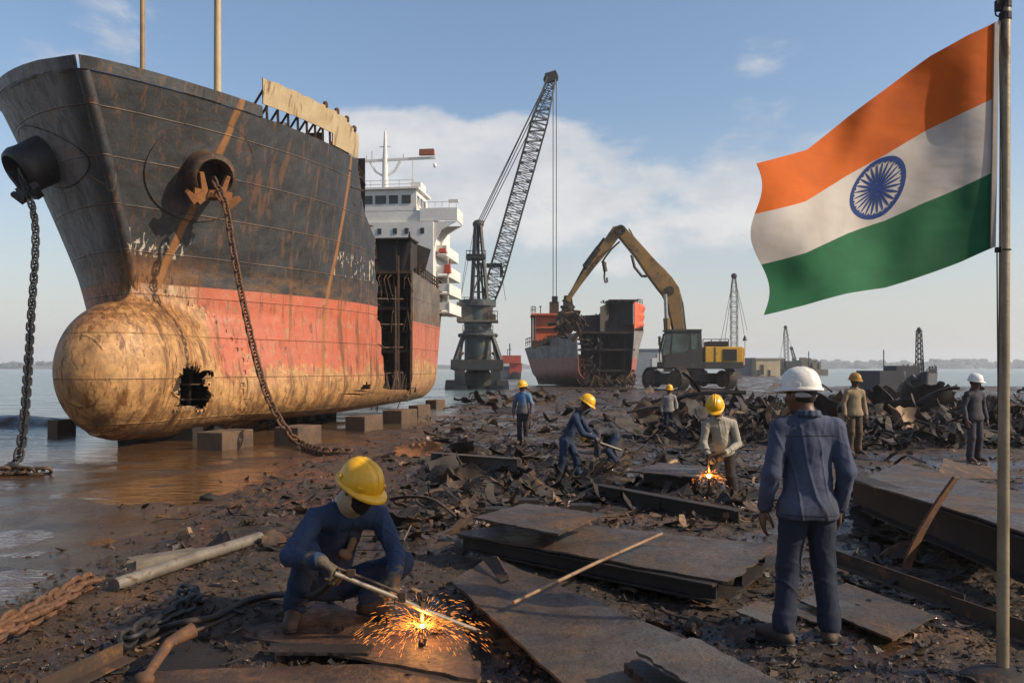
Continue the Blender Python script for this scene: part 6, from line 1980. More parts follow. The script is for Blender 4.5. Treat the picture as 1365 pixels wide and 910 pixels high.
def flagpt(u, v, off=0.0):
    """u: 0 hoist .. 1 fly, v: 0 bottom .. 1 top"""
    t = (1 - u) * 6
    tx = np.interp(t, range(7), _tx); ty = np.interp(t, range(7), _ty)
    bx = np.interp(t, range(7), _bx); by = np.interp(t, range(7), _by)
    px = bx + (tx - bx) * v; py = by + (ty - by) * v
    # shape of the fly edge and soft belly of the bands
    e = u ** 6
    px += e * (10 * math.sin(v * 9.0) - 4) ; py += 4 * math.sin(u * 6 + v * 2) * u * (1 - u) * 3
    Y = FY + u * (-.10 + .22 * math.sin(u * 4.6 + .6 - v * 1.2)) + .034 * u * math.sin(u * 16 - v * 4.5) + .022 * math.sin(u * 9 + v * 7) * u + .008 * u * math.sin(u * 26 + v * 9)
    Y += .05 * e * math.sin(v * 8)
    return P(px, py, Y + off)
def flagcloth(name, c, dk):
    m = bpy.data.materials.new(name); m.use_nodes = True; n = N(m.node_tree); b = m.node_tree.nodes['Principled BSDF']
    v = n.coords(); a = n.noise(v, 4, 6, .6)
    st = n.noise(n.vmath('MULTIPLY', v, (2, 2, 3)), 2.2, 5)
    col = n.mix(n.range(a, .35, .72, 0, .55), c, dk); col = n.mix(n.range(st, .55, .75, 0, .35), col, dk)
    n.set(b.inputs['Base Color'], col); b.inputs['Roughness'].default_value = .85
    n.set(b.inputs['Normal'], n.bump(n.math('ADD', n.noise(n.vmath('MULTIPLY', v, (1.5, 1.5, 3)), 2.0, 2), n.math('MULTIPLY', n.noise(v, 300, 2), .012)), .010))
    tr_ = n.new('ShaderNodeBsdfTranslucent'); n.set(tr_.inputs['Color'], col)
    mx = n.new('ShaderNodeMixShader'); mx.inputs[0].default_value = .28
    out = m.node_tree.nodes['Material Output']
    m.node_tree.links.new(b.outputs[0], mx.inputs[1]); m.node_tree.links.new(tr_.outputs[0], mx.inputs[2]); m.node_tree.links.new(mx.outputs[0], out.inputs[0])
    return m
flag = empty('indian_flag', P(1328, 330, FY), 'Indian flag in saffron, white and green with blue wheel flying from the pole', 'flag')
for nm, v0, v1, mt in (('green_band', 0, .335, flagcloth('flag_green', (.012, .14, .055), (.008, .08, .035))), ('white_band', .335, .665, flagcloth('flag_white', (.60, .56, .52), (.42, .36, .31))), ('saffron_band', .665, 1, flagcloth('flag_saffron', (.66, .135, .008), (.42, .08, .008)))):
    A = np.array([[tuple(flagpt(i / 200, v0 + (v1 - v0) * j / 30)) for j in range(31)] for i in range(201)])
    MB().gridpts(A, .003).build(nm, mt, flag, True)
mb = MB(); A = np.array([[tuple(flagpt(-.006 + .03 * i / 3, j / 40, -.006)) for j in range(41)] for i in range(4)]); mb.gridpts(A, .012)
mb.build('hoist_sleeve', flagcloth('flag_sleeve', (.42, .38, .34), (.3, .26, .22)), flag, True)
# the wheel, sewn on both faces; (r, angle) on the cloth -> point
asp = 1.0
cu, cv = .535, .512
def chpt(r, a, off):
    # r in units of wheel radius; converts metres on the cloth to u,v
    ru, rv = .120, .150
    return flagpt(cu - r * ru * math.cos(a), cv + r * rv * math.sin(a), off)
blue = flagcloth('flag_navy_blue', (.012, .05, .22), (.01, .035, .15))
for off in (-.0055, .0085):
    mb = MB()
    A = np.array([[tuple(chpt(.86 + .14 * j / 3, 2 * PI * i / 96, off)) for j in range(4)] for i in range(97)]); mb.gridpts(A)
    A = np.array([[tuple(chpt(.005 + .17 * j / 4, 2 * PI * i / 40, off)) for j in range(5)] for i in range(41)]); mb.gridpts(A)
    for k in range(24):
        a = 2 * PI * k / 24
        A = np.zeros((9, 3, 3))
        for i in range(9):
            r = .15 + .70 * i / 8; w_ = (.018 + .030 * math.sin(PI * (i / 8) ** .8)) * .8
            for j in range(3): A[i, j] = chpt(r, a + (j - 1) * w_ / r, off)
        mb.gridpts(A)
        a2 = a + PI / 24
        A = np.array([[tuple(chpt(.80 + .06 * i / 2, a2 + (j - 2) * .032 * (i / 2), off)) for j in range(5)] for i in range(3)]); mb.gridpts(A)
    mb.build('wheel_emblem', blue, flag, True)
# ================= FOREGROUND PLATES AND BEAMS =================
def ragged(pts, n_=7, amp=.02, seed=0):
    """outline with cut-torch wobble along each edge"""
    rg = random.Random(seed); out = []
    for a, b in zip(pts, pts[1:] + pts[:1]):
        d = (b - a); nrm = Vector((d.y, -d.x, 0)).normalized()
        for k in range(n_):
            t = k / n_
            o = 0 if k == 0 else rg.uniform(-amp, amp)
            out.append(a.lerp(b, t) + nrm * o)
    return out
def plate(name, label, cat, px, z, th=.016, mat='plate', seed=1, amp=.012, sag=.0, group=None, sub=18):
    pts = [G(p[0], p[1], p[2] if len(p) > 2 else z) for p in px]
    if len(pts) == 4:
        a, b, c, d = pts; A = np.zeros((sub + 1, sub + 1, 3)); rg = np.random.default_rng(seed)
        eu = rg.normal(0, amp, (4, sub + 1)); eu[:, 0] = eu[:, -1] = 0
        for i in range(sub + 1):
            for j in range(sub + 1):
                u, v = i / sub, j / sub
                p = a.lerp(b, u).lerp(d.lerp(c, u), v)
                e1 = (d - a).normalized(); e2 = (b - a).normalized()
                p = p + e1 * (eu[0, i] * (1 - v) ** 6 + eu[1, i] * v ** 6) + e2 * (eu[2, j] * (1 - u) ** 6 + eu[3, j] * u ** 6)
                p.z += sag * (math.sin(u * 3.3 + seed) * math.sin(v * 2.7 + seed * 2)) - abs(sag) * .3 * math.sin(PI * u)
                A[i, j] = p
        nrm = (b - a).cross(d - a)
        mb = MB(); mb.gridpts(A if nrm.z > 0 else A[:, ::-1], th)
    else:
        mb = MB(); mb.plate(ragged(pts, 6, amp, seed), th)
    c = sum(pts, Vector()) / len(pts); c.z -= th
    o = mb.build(name, MT[mat], None, loc=c)
    return tag(o, label, cat, group)
def beam_px(name, label, a, b, za, zb, h, w, mat='rust_dark', kind='i', up=(0, 0, 1), cat='beam', group=None):
    A_ = G(a[0], a[1], za); B_ = G(b[0], b[1], zb); mb = MB()
    if kind == 'i': mb.ibeam(A_, B_, h, w, .016, up)
    elif kind == 'l':
        s, d, u = frame(B_ - A_, up); mb.bar(A_, B_, .012, h, up); mb.bar(A_ + s * (w / 2 + .007) - u * (h / 2 - .006), B_ + s * (w / 2 + .007) - u * (h / 2 - .006), w, .012, up)
    elif kind == 'p': mb.tube([A_, A_.lerp(B_, .5) + Vector((0, 0, .01)), B_], h / 2, 12)
    else: mb.bar(A_, B_, w, h, up)
    o = mb.build(name, MT[mat], None, kind == 'p', loc=(A_ + B_) / 2)
    return tag(o, label, cat, group)
# big bent plate, front centre
plate('steel_plate', 'largest foreground plate, brown and grey, tilted over a dark gap right of the cutting torch', 'plate', [(602, 773, .20), (655, 741, .22), (1010, 892, .15), (790, 948, .10)], .2, .018, 'plate', 3, .010, .02)
plate('steel_plate', 'small upturned corner plate at the far end of the largest foreground plate', 'plate', [(640, 742, .26), (662, 741, .33), (680, 772, .21), (668, 775, .2)], .2, .012, 'rust', 4, .006)
plate('steel_plate', 'grey brown plate at the lower edge, lying across the corner of the largest foreground plate', 'plate', [(848, 866, .30), (924, 849, .30), (1075, 925, .24), (985, 950, .24)], .27, .018, 'plate_grey', 5, .008)
plate('steel_plate', 'narrow dark plate under the grey brown plate at the lower edge', 'plate', [(832, 884, .20), (850, 876, .20), (935, 925, .18), (900, 938, .18)], .2, .05, 'rust_dark', 6, .006)
# long double sheet, centre
plate('steel_plate', 'long wide wet sheet behind the largest foreground plate, raised on a dark beam', 'plate', [(608, 712, .26), (712, 690, .26), (1038, 727, .24), (970, 774, .24)], .26, .016, 'plate', 7, .015, .012)
plate('steel_plate', 'lower sheet showing its pale cut edge under the long wide wet sheet', 'plate', [(640, 731, .06), (730, 712, .06), (1042, 742, .08), (972, 799, .07)], .07, .016, 'rust_dark', 8, .012)
beam_px('steel_beam', 'dark beam carrying the front edge of the long wide wet sheet', (618, 722), (955, 789), .17, .15, .13, .12, 'rust_dark')
beam_px('steel_beam', 'dark beam carrying the rear edge of the long wide wet sheet', (720, 703), (1020, 742), .15, .14, .14, .12, 'rust_dark')
plate('steel_plate', 'pale brown square plate stacked on top of the long wide wet sheet', 'plate', [(631, 689, .44), (700, 670, .44), (806, 685, .43), (744, 711, .42)], .44, .018, 'plate', 9, .008)
mb = MB()
for px, py in ((662, 697), (735, 705), (775, 692), (705, 684)):
    p = G(px, py, .27); mb.box(p + Vector((0, .06, .075)), (.22, .18, .14))
o = mb.build('packing_piece', MT['rust_dark'], None, loc=G(720, 697, .27)); tag(o, 'dark packing pieces between the pale brown square plate and the wet sheet', 'packing', kind='stuff')
beam_px('steel_rod', 'long thin pale rod slanting across the wet sheet and the largest plate', (684, 803), (882, 711), .235, .35, .028, .028, 'tan_edge', 'p', cat='rod')
# plates under the squatting worker
plate('floor_plate', 'wide rusty floor plate under the boots of the squatting worker', 'plate', [(300, 842, .055), (396, 800, .06), (610, 806, .06), (636, 905, .05)], .055, .02, 'floor', 10, .01, .006)
plate('floor_plate', 'rusty floor plate running out of the bottom edge left of the sparks', 'plate', [(150, 925, .035), (200, 893, .04), (640, 880, .03), (640, 940, .03)], .035, .018, 'floor', 11, .008)
plate('floor_plate', 'dark sheet in place of a shaded hole left of the squatting worker', 'plate', [(192, 893, .02), (255, 832, .02), (352, 802, .02), (296, 893, .02)], .02, .012, 'rust_dark', 12, .004)  # stands in for a hole in the floor, its shade given as dark colour
plate('floor_plate', 'thin curled strip of plate in front of the squatting worker boot', 'plate', [(352, 868, .07), (362, 856, .07), (498, 858, .07), (490, 870, .07)], .07, .02, 'rust_dark', 13, .006)
# supervisor's plates
plate('steel_plate', 'rectangular plate with bright cut edge right behind the boots of the supervisor', 'plate', [(1066, 800, .09), (1128, 776, .10), (1247, 819, .09), (1190, 851, .09)], .09, .016, 'plate', 14, .006)
plate('steel_plate', 'small grey plate corner left of the supervisor boots', 'plate', [(981, 813, .12), (1010, 800, .12), (1040, 806, .1), (1036, 836, .08)], .1, .016, 'plate_grey', 15, .006)
plate('steel_plate', 'short plate wedge between the small grey plate and the supervisor', 'plate', [(1040, 812, .05), (1075, 800, .05), (1120, 812, .05), (1090, 830, .05)], .05, .014, 'plate', 16, .006)
# right side: long girder and deck piece beyond it
beam_px('steel_girder', 'long dark girder running from the supervisor out past the flagpole on the right', (1138, 652), (1400, 752), .33, .36, .34, .26, 'rust_dark')
plate('deck_panel', 'big muddy deck panel resting on the long dark girder at right', 'plate', [(1140, 639, .51), (1200, 617, .42), (1440, 668, .48), (1405, 727, .54)], .5, .018, 'plate', 17, .02, .03)
beam_px('angle_bar', 'long angle bar on the mud right of the supervisor knees', (1112, 741), (1286, 803), .09, .09, .12, .08, 'rust', 'l', cat='bar')
beam_px('angle_bar', 'shorter angle bar crossing behind the foot of the flagpole', (1268, 806), (1400, 852), .08, .08, .13, .08, 'rust', 'l', cat='bar')
A = np.zeros((15, 3, 3))
for i in range(15):
    t = i / 14; px = 1207 + 66 * t ** 1.35; py = 757 - 122 * t
    Y = 7.35 - .15 * t
    for j in range(3):
        p = P(px + (j - 1) * (9 - 2 * t), py + (j - 1) * 2, Y); p.y += .05 * (j - 1) ; A[i, j] = p
o = MB().gridpts(A, .02).build('bent_strip', MT['chain_rust'], None, True, loc=P(1207, 757, 7.35)); tag(o, 'curved rusty strip standing upright against the long dark girder', 'strip')
p = G(1318, 742, 0); mb = MB(); mb.box(p + Vector((0, .1, .17)), (.26, .2, .4), None, .85); o = mb.build('girder_stool', MT['rust_dark'], None, loc=p); tag(o, 'dark stub post under the long girder near the flagpole', 'post')
plate('steel_plate', 'rusty tilted plate at the feet of the charcoal clad worker', 'plate', [(1258, 613, .34), (1320, 618, .22), (1332, 640, .05), (1248, 636, .22)], .2, .02, 'rust', 18, .02, .03)
# centre plates further back
plate('steel_plate', 'flat stack plate left of the off-white shirted cutter, upper sheet', 'plate', [(838, 627, .28), (880, 616, .28), (944, 622, .27), (932, 636, .27)], .28, .02, 'plate', 19, .012)
beam_px('steel_beam', 'dark beam under the flat stack plate beside the off-white shirted cutter', (858, 640), (928, 647), .05, .05, .25, .18, 'rust_dark')
beam_px('steel_beam', 'long dark beam lying across the middle of the yard below the navy worker', (795, 655), (985, 692), .05, .06, .22, .16, 'rust_dark')
beam_px('steel_beam', 'dark beam lying left of the navy worker near the puddle', (575, 613), (690, 622), .02, .02, .30, .2, 'plate_grey')
plate('steel_plate', 'orange rusted round-ended plate lying in the puddle above the squatting worker', 'plate', [(526, 606, -.05), (530, 592, .12), (582, 590, .22), (600, 610, -.05)], .0, .02, 'rust_orange', 20, .05, .03)
# left side bits
beam_px('steel_pipe', 'long pale grey pipe on the mud from the orange chain to the squatting worker', (152, 780), (346, 716), .07, .09, .115, .11, 'galv', 'p', cat='pipe')
p0, p1 = G(175, 752, .06), G(262, 738, .06)
mb = MB(); mb.bar(p0, p1, .22, .09); mb.plate([p0 + Vector((0, -.09, .05)), p1 + Vector((.25, .05, .06)), p1 + Vector((.2, .14, .06)), p0 + Vector((0, .09, .05))], .02)
o = mb.build('timber_block', MT['galv'], None, loc=(p0 + p1) / 2); tag(o, 'split pale timber block beside the long grey pipe in the puddle', 'timber')
beam_px('angle_bar', 'brown angle bar pointing out of the lower left corner', (50, 918), (163, 866), .07, .09, .10, .09, 'rust', 'l', cat='bar')
mb = MB(); a, b = G(192, 905, .05), G(226, 856, .14); mb.tube([a, a.lerp(b, .5), b, b + Vector((.10, .12, .04))], [.026, .03, .035, .05], 10); mb.ell(a, (.06, .05, .045), 10, 6)
o = mb.build('shackle_bar', MT['chain_rust'], None, True, loc=a); tag(o, 'short orange shackle bar with a knobbed end beside the dark tangled chain', 'bar')
hp = [P(448, 768, 5.34), P(420, 792, 5.55), G(372, 792, .12), G(330, 800, .09), G(285, 822, .12), G(250, 828, .15), G(215, 838, .06), G(190, 850, .05)]
den = []
for i in range(len(hp) - 1):
    q0, q1, q2, q3 = hp[max(i - 1, 0)], hp[i], hp[i + 1], hp[min(i + 2, len(hp) - 1)]
    for k in range(8):
        t = k / 8; den.append(.5 * ((2 * q1) + (q2 - q0) * t + (2 * q0 - 5 * q1 + 4 * q2 - q3) * t * t + (3 * q1 - q0 - 3 * q2 + q3) * t ** 3))
o = MB().tube(den, .024, 10).build('gas_hose', MT['rust_dark'], None, True, loc=hp[-1]); tag(o, 'thick dark gas hose trailing from the torch across the mud to the chain', 'hose')
den2 = [d + Vector((.02, -.10 - .05 * math.sin(i * .5), -.03)) for i, d in enumerate(den[10:])]
o = MB().tube(den2, .012, 8).build('gas_hose', MT['rust'], None, True, loc=den2[-1]); tag(o, 'thin brown gas hose running beside the thick dark hose', 'hose')
o = MB().tube([G(548, 700, .15), G(538, 720, .28), G(520, 745, .06), G(515, 757, .04)], [.006, .007, .008, .006], 6).build('bent_wire', MT['tan_edge'], None, True, loc=G(515, 757)); tag(o, 'bent pale wire sticking up right of the squatting worker', 'wire')
# ================= SCATTERED SCRAP =================
def sheet_mesh(rg, nu=12, nv=7):
    L_, W_ = rg.uniform(.7, 1.3), rg.uniform(.3, .7)
    curl = rg.uniform(-1.6, 1.6) if rg.random() < .8 else rg.uniform(2, 3.2); tw = rg.uniform(-1.0, 1.0); k2 = rg.uniform(-1.2, 1.2)
    A = np.zeros((nu + 1, nv + 1, 3)); keep = np.ones((nu, nv), bool)
    ph = rg.uniform(0, 9)
    for i in range(nu + 1):
        for j in range(nv + 1):
            u = i / nu - .5; v = j / nv - .5
            # ragged edges
            wj = W_ * (1 + .25 * math.sin(ph + u * 7) * (abs(v) > .3) + .12 * math.sin(ph * 3 + u * 23) * (abs(v) > .45))
            a = curl * u
            x = L_ * (math.sin(a) / curl if abs(curl) > .05 else u); z = L_ * ((1 - math.cos(a)) / curl if abs(curl) > .05 else 0)
            b_ = k2 * v * 1.5
            y = wj * v; z += wj * .5 * (1 - math.cos(b_)) * np.sign(k2)
            t = tw * u; y, z = y * math.cos(t) - z * math.sin(t), y * math.sin(t) + z * math.cos(t)
            z += .03 * math.sin(u * 9 + ph) * math.cos(v * 8 + ph)
            A[i, j] = (x, y, z)
    for _ in range(rg.randint(0, 3)):
        i0 = rg.choice((0, nu - 2, rg.randint(0, nu - 2))); j0 = rg.choice((0, nv - 1)); keep[i0:i0 + 2, j0] = False
    return MB().gridpts(A, .02, keep)
def rib_mesh(rg):
    mb = MB(); n_ = 9; R_ = rg.uniform(.5, 1.6); an = rg.uniform(.5, 1.5); w = rg.uniform(.05, .12)
    pts = [Vector((R_ * math.sin(an * (k / n_ - .5)), .06 * math.sin(k), R_ * (math.cos(an * (k / n_ - .5)) - math.cos(an / 2)))) for k in range(n_ + 1)]
    for a, b in zip(pts, pts[1:]):
        mb.bar(a, b, .014, w, (0, 0, 1)); mb.bar(a + Vector((0, .035, w * .45)), b + Vector((0, .035, w * .45)), .08, .012, (0, 0, 1))
    return mb
def beam_mesh(rg):
    mb = MB(); L_ = rg.uniform(.8, 1.6); h = rg.uniform(.1, .2); k = rg.uniform(-.25, .25); n_ = 5
    pts = [Vector((L_ * (i / n_ - .5), k * math.sin(PI * i / n_), .04 * math.sin(i * 2.1))) for i in range(n_ + 1)]
    for a, b in zip(pts, pts[1:]): mb.ibeam(a, b, h, h * .8, .012)
    return mb
def pipe_mesh(rg):
    mb = MB(); L_ = rg.uniform(.7, 1.6); k = rg.uniform(-.3, .3); r = rg.uniform(.02, .055)
    pts = [Vector((L_ * (i / 8 - .5), k * math.sin(PI * i / 8 * rg.uniform(.9, 1.1)), .05 * math.sin(i * .9))) for i in range(9)]
    return mb.tube(pts, r, 8)
def lump_mesh(rg):
    mb = MB(); mb.ell((0, 0, 0), (1, 1, 1), 14, 9)
    V_ = np.array(mb.V); sd = rg.uniform(0, 30)
    d = 1 + .45 * vn(V_ * 1.6 + sd) + .22 * vn(V_ * 4 + sd)
    V_ = V_ * d[:, None] * np.array([rg.uniform(.25, .42), rg.uniform(.2, .32), rg.uniform(.14, .26)])
    mb.V = [tuple(v) for v in V_]
    return mb
rgs = random.Random(23)
KINDS = {'twisted_plate': (sheet_mesh, 16, ('rust_dark', 'rust', 'rust_dark', 'rust'), 'twisted plate'), 'bent_rib': (rib_mesh, 7, ('rust_dark', 'rust'), 'bent frame rib'),
         'beam_piece': (beam_mesh, 6, ('rust_dark', 'rust'), 'beam piece'), 'pipe_piece': (pipe_mesh, 5, ('rust', 'rust_dark', 'tan_edge'), 'pipe piece'), 'scrap_lump': (lump_mesh, 6, ('rust_dark', 'mud'), 'scrap lump')}
PROTO = {}
for k, (fn, n_, ms, nm) in KINDS.items():
    L_ = []
    for i in range(n_):
        mb = fn(rgs); me_o = mb.build(k, MT[ms[i % len(ms)]], None, k in ('pipe_piece', 'scrap_lump', 'twisted_plate'))
        L_.append(me_o.data); bpy.data.objects.remove(me_o)
    PROTO[k] = L_
def scatter(zone, label_zone, n_, pts_fn, mix, smin, smax, lift=0.0, tilt=.5):
    for q in range(n_):
        k = rgs.choices(list(mix), list(mix.values()))[0]
        x, y = pts_fn()
        s = rgs.uniform(smin, smax)
        z = gzf(x, y)
        o = bpy.data.objects.new(k, rgs.choice(PROTO[k])); COL.objects.link(o)
        lf = lift(x, y) if callable(lift) else lift
        o.location = (x, y, z + lf * rgs.random() + .05 * s)
        o.rotation_euler = (rgs.gauss(0, tilt), rgs.gauss(0, tilt * .8), rgs.uniform(0, 2 * PI))
        o.scale = (s * rgs.uniform(.8, 1.3), s * rgs.uniform(.8, 1.2), s * rgs.uniform(.8, 1.25))
        nm = KINDS[k][3]
        tag(o, f'rusty {nm} {label_zone}', 'scrap', f'{nm}s {zone}')
def px_region(px0, px1, py0, py1, avoid=()):
    def f():
        for _ in range(60):
            px = rgs.uniform(px0, px1); py = rgs.uniform(py0, py1)
            if any(a <= px <= b and c <= py <= d for a, b, c, d in avoid): continue
            p = Gt(px, py); return p.x, p.y
        return p.x, p.y
    return f
MIXH = {'twisted_plate': .62, 'bent_rib': .14, 'beam_piece': .06, 'pipe_piece': .08, 'scrap_lump': .10}
MIXL = {'twisted_plate': .52, 'bent_rib': .14, 'beam_piece': .08, 'pipe_piece': .14, 'scrap_lump': .12}
hgt_ = lambda x, y: .45 * math.exp(-((y - 26) / 8) ** 2)
scatter('in the long heap', 'in the dark heap between the excavator and the white helmet', 62, px_region(865, 1060, 540, 583), MIXH, .8, 1.7, hgt_, .6)
scatter('in the right heap', 'in the tangled heap behind the tan pullover worker', 66, px_region(1085, 1365, 536, 592, ((1285, 1315, 500, 620), (1120, 1160, 560, 620))), MIXH, .8, 1.7, hgt_, .6)
scatter('before the wreck', 'on the far ground before the wreck and excavator', 34, px_region(610, 1000, 521, 545), MIXL, .6, 1.4, .15, .35)
scatter('on the far right ground', 'on the far flat ground beside the barge hulk', 16, px_region(1010, 1365, 519, 536), MIXL, 1.0, 2.2, .3, .4)
scatter('mid yard', 'in the middle yard around the standing workers', 66, px_region(585, 940, 560, 660, ((685, 712, 560, 600), (735, 790, 590, 645), (930, 990, 560, 670))), MIXL, .4, .9, .04, .22)
scatter('behind the squatting worker', 'between the squatting worker helmet and the puddle', 34, px_region(525, 640, 620, 735, ((395, 530, 600, 800),)), MIXL, .22, .55, .05, .35)
scatter('beyond the girder', 'on the ground by the cutter and supervisor', 20, px_region(990, 1240, 610, 700, ((1020, 1140, 560, 900),)), MIXL, .35, .75, .05, .3)
scatter('by the girder gap', 'in the shaded gap under the long girder', 12, px_region(1140, 1330, 690, 770), MIXL, .25, .5, .02, .3)
scatter('along the puddle', 'along the muddy edge of the puddle at left', 18, px_region(200, 420, 640, 745), MIXL, .18, .42, .03, .3)
scatter('under the big plate', 'around the largest foreground plate', 12, px_region(820, 1000, 790, 870), MIXL, .18, .34, .03, .3)
# a few large curled sheets that stand out
def big_sheet(px, py, s, rot, k, label, mat=None):
    p = Gt(px, py); o = bpy.data.objects.new('twisted_plate', PROTO['twisted_plate'][k].copy()); COL.objects.link(o)
    o.location = p + Vector((0, 0, .25 * s)); o.rotation_euler = rot; o.scale = (s,) * 3
    if mat: o.data.materials[0] = MT[mat]
    tag(o, label, 'scrap')
big_sheet(1200, 588, 1.7, (1.2, .3, .6), 1, 'big curled tan sheet standing up in the right heap', 'tan_edge')
big_sheet(1232, 575, 1.5, (.8, -.7, 2.0), 3, 'big dark folded sheet right of the curled tan sheet', 'rust_dark')
big_sheet(1175, 560, 2.2, (.9, .5, 1.2), 5, 'large black crumpled sheet at the crest of the right heap', 'rust_dark')
big_sheet(1225, 548, 2.2, (1.0, -.2, 2.4), 7, 'large black upright sheet at the crest below the barge hulk', 'rust_dark')
big_sheet(690, 562, 1.3, (.3, .2, .4), 2, 'dark dished sheet just right of the light blue shirted worker', 'rust_dark')
big_sheet(842, 585, 1.4, (.9, .4, .2), 4, 'tall dark sheet standing just behind the crouched worker', 'rust_dark')
big_sheet(815, 612, 1.0, (.5, .2, 1.2), 6, 'dark bent sheet under the hands of the crouched worker', 'rust_dark')
# dark beach ridge by the water
scatter('on the water edge', 'on the dark bank beyond the keel blocks', 14, px_region(600, 680, 528, 552), MIXL, .6, 1.3, .2, .4)
# ---- litter: countless small shards and clods
def litter(name, label, n_, region, smin, smax, mat, seed, flat=.35, chunk=False, heap=0.0):
    rg = np.random.default_rng(seed)
    px = rg.uniform(region[0], region[1], n_); py = region[2] + (region[3] - region[2]) * rg.random(n_) ** .9
    Y = (CAM_H + .08) * F / (py - HZ); X = (px - 682.5) / F * Y
    d = X - np.interp(Y, _sy, _sx)
    ok = d > rg.normal(-.3, .6, n_)
    X, Y = X[ok], Y[ok]; n_ = len(X)
    Z = gz(X, Y)
    if heap: Z = Z + heap * rg.random(n_) ** 1.3 * np.exp(-((Y - 25) / 9) ** 2)
    s = smin * (smax / smin) ** rg.random(n_)
    V_ = []; F_ = []
    base_b = np.array([(-1, -.5, 0), (1, -.5, .2), (1, .5, 0), (-1, .5, .25), (-.7, -.4, .5), (.9, -.3, .6), (.6, .4, .7), (-.8, .35, .8)])
    fb_ = [(3, 2, 1, 0), (4, 5, 6, 7), (0, 1, 5, 4), (1, 2, 6, 5), (2, 3, 7, 6), (3, 0, 4, 7)]
    th = rg.uniform(0, 2 * PI, n_); asp = rg.uniform(.3, 1.0, n_) if not chunk else rg.uniform(.7, 1.1, n_); ht = rg.uniform(.06, flat, n_) if not chunk else rg.uniform(.5, 1.0, n_)
    jit = rg.uniform(-.35, .35, (n_, 8, 3))
    B = (base_b[None] + jit) * s[:, None, None] * np.stack([np.ones(n_), asp, ht], -1)[:, None, :]
    tl = rg.normal(0, .9 if heap else .35, (n_, 2))
    B[:, :, 2] += B[:, :, 0] * tl[:, :1] + B[:, :, 1] * tl[:, 1:]
    c, s_ = np.cos(th)[:, None], np.sin(th)[:, None]
    x = B[:, :, 0] * c - B[:, :, 1] * s_; y = B[:, :, 0] * s_ + B[:, :, 1] * c
    V_ = np.stack([x + X[:, None], y + Y[:, None], B[:, :, 2] + Z[:, None]], -1).reshape(-1, 3)
    F_ = (np.array(fb_)[None] + 8 * np.arange(n_)[:, None, None]).reshape(-1, 4)
    o = mesh_obj(name, V_, F_, mat); return tag(o, label, 'litter', kind='stuff')
litter('scrap_litter', 'countless small rusty shards strewn over the whole yard', 4500, (0, 1365, 512, 680), .02, .10, MT['rust_dark'], 1, .3)
litter('scrap_litter', 'countless small brown shards strewn over the near mud', 4200, (0, 1365, 600, 960), .008, .04, MT['rust'], 2, .3)
litter('scrap_litter', 'countless pale bare steel slivers glinting in the mud', 1500, (150, 1365, 540, 930), .008, .05, MT['tan_edge'], 3, .2)
litter('mud_clods', 'countless clods of dark mud over the ground', 8000, (0, 1365, 560, 960), .006, .032, MT['mud'], 4, .5, True)
litter('mud_clods', 'larger clods of dark mud between the scrap', 700, (0, 1365, 520, 760), .03, .10, MT['mud'], 5, .5, True)

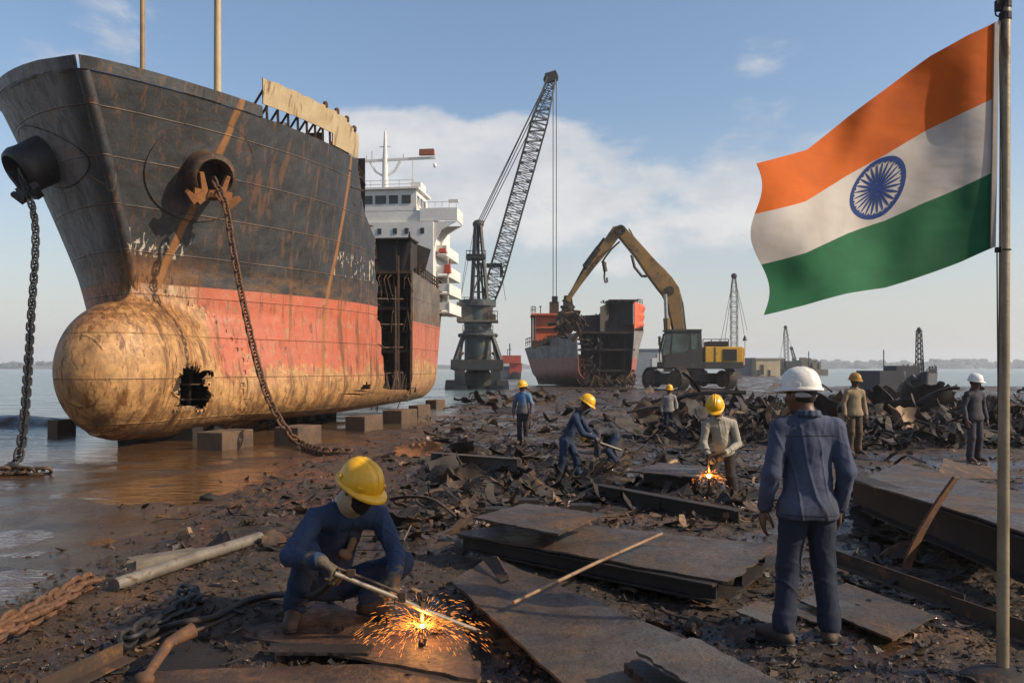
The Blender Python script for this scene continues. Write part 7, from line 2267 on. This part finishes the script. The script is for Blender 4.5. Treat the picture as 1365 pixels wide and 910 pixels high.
def tangle(name, label, n_, region, lmin, lmax, mat, seed, heap=0.0, tilt=.35):
    """bent strips and curled offcuts, too many to count"""
    rg = np.random.default_rng(seed)
    px = rg.uniform(region[0], region[1], n_); py = region[2] + (region[3] - region[2]) * rg.random(n_)
    Y = (CAM_H + .08) * F / (py - HZ); X = (px - 682.5) / F * Y
    d = X - np.interp(Y, _sy, _sx); ok = d > rg.normal(.2, .4, n_)
    X, Y = X[ok], Y[ok]; n_ = len(X)
    Z = gz(X, Y) + .02
    if heap: Z = Z + heap * rg.random(n_) ** 1.2 * np.exp(-((Y - 25) / 8) ** 2)
    K = 7
    l = lmin * (lmax / lmin) ** rg.random(n_); w = l * rg.uniform(.04, .26, n_)
    curl = rg.normal(0, 1.5, n_); tw = rg.normal(0, .9, n_); sway = rg.normal(0, .35, n_)
    t = np.linspace(-.5, .5, K)
    a = curl[:, None] * t
    cs = np.where(np.abs(curl) < .05, .05, curl)[:, None]
    x = np.sin(cs * t) / cs * l[:, None]; z = (1 - np.cos(cs * t)) / cs * l[:, None]; y = sway[:, None] * np.cos(t * 3) * l[:, None] * .4
    P_ = np.zeros((n_, K, 2, 2, 3))
    wv = w[:, None] * (1 + .35 * rg.normal(0, 1, (n_, K)) * .6)
    for q, sg in enumerate((-1, 1)):
        for h_, th in enumerate((0, -1)):
            ang = tw[:, None] * t
            P_[:, :, q, h_, 0] = x
            P_[:, :, q, h_, 1] = y + sg * wv / 2 * np.cos(ang)
            P_[:, :, q, h_, 2] = z + sg * wv / 2 * np.sin(ang) + th * np.maximum(l[:, None] * .018, .006)
    # random attitude
    yaw = rg.uniform(0, 2 * PI, n_); rl = rg.normal(0, tilt, n_); pt = rg.normal(0, tilt, n_)
    def R2(ix, iy, an):
        c_, s_ = np.cos(an)[:, None, None, None], np.sin(an)[:, None, None, None]
        A_, B_ = P_[..., ix].copy(), P_[..., iy].copy()
        P_[..., ix] = A_ * c_ - B_ * s_; P_[..., iy] = A_ * s_ + B_ * c_
    R2(1, 2, rl); R2(0, 2, pt); R2(0, 1, yaw)
    P_ += np.stack([X, Y, Z], -1)[:, None, None, None, :]
    V_ = P_.reshape(-1, 3)
    ix = lambda k, q, h_: (k * 2 + q) * 2 + h_
    f = []
    for k in range(K - 1):
        f += [(ix(k, 0, 0), ix(k + 1, 0, 0), ix(k + 1, 1, 0), ix(k, 1, 0)), (ix(k, 1, 1), ix(k + 1, 1, 1), ix(k + 1, 0, 1), ix(k, 0, 1)),
              (ix(k, 1, 0), ix(k + 1, 1, 0), ix(k + 1, 1, 1), ix(k, 1, 1)), (ix(k, 0, 1), ix(k + 1, 0, 1), ix(k + 1, 0, 0), ix(k, 0, 0))]
    Fq_ = (np.array(f)[None] + (K * 4) * np.arange(n_)[:, None, None]).reshape(-1, 4)
    o = mesh_obj(name, V_, Fq_, mat); return tag(o, label, 'scrap', kind='stuff')
tangle('scrap_tangle', 'dense tangle of dark bent strips filling the heap below the excavator', 1300, (860, 1075, 532, 588), .25, 1.3, MT['rust_dark'], 6, .45, .4)
tangle('scrap_tangle', 'dense tangle of dark bent strips filling the heap before the barge hulk', 1500, (1080, 1420, 530, 598), .25, 1.3, MT['rust_dark'], 7, .5, .4)
tangle('scrap_tangle', 'rusty curled offcuts among the dark strips of the right heaps', 420, (860, 1420, 532, 600), .2, .9, MT['rust'], 9, .5, .4)
tangle('scrap_tangle', 'low tangle of bent dark strips lying about the middle of the yard', 1200, (560, 1010, 528, 690), .2, 1.0, MT['rust_dark'], 8, 0, .16)
tangle('scrap_tangle', 'rusty thin offcuts lying flat about the middle of the yard', 800, (540, 1010, 540, 720), .12, .6, MT['rust'], 10, 0, .14)
tangle('scrap_tangle', 'bright cut slivers lying among the offcuts of the yard', 260, (540, 1365, 535, 720), .10, .5, MT['tan_edge'], 12, 0, .2)
tangle('scrap_tangle', 'small strips and wire ends trodden into the near mud', 900, (120, 1365, 640, 930), .04, .22, MT['rust_dark'], 11, 0, .15)
tangle('scrap_tangle', 'small strips in the shaded gap under the long girder', 160, (1140, 1400, 690, 800), .1, .5, MT['rust_dark'], 13, 0, .2)
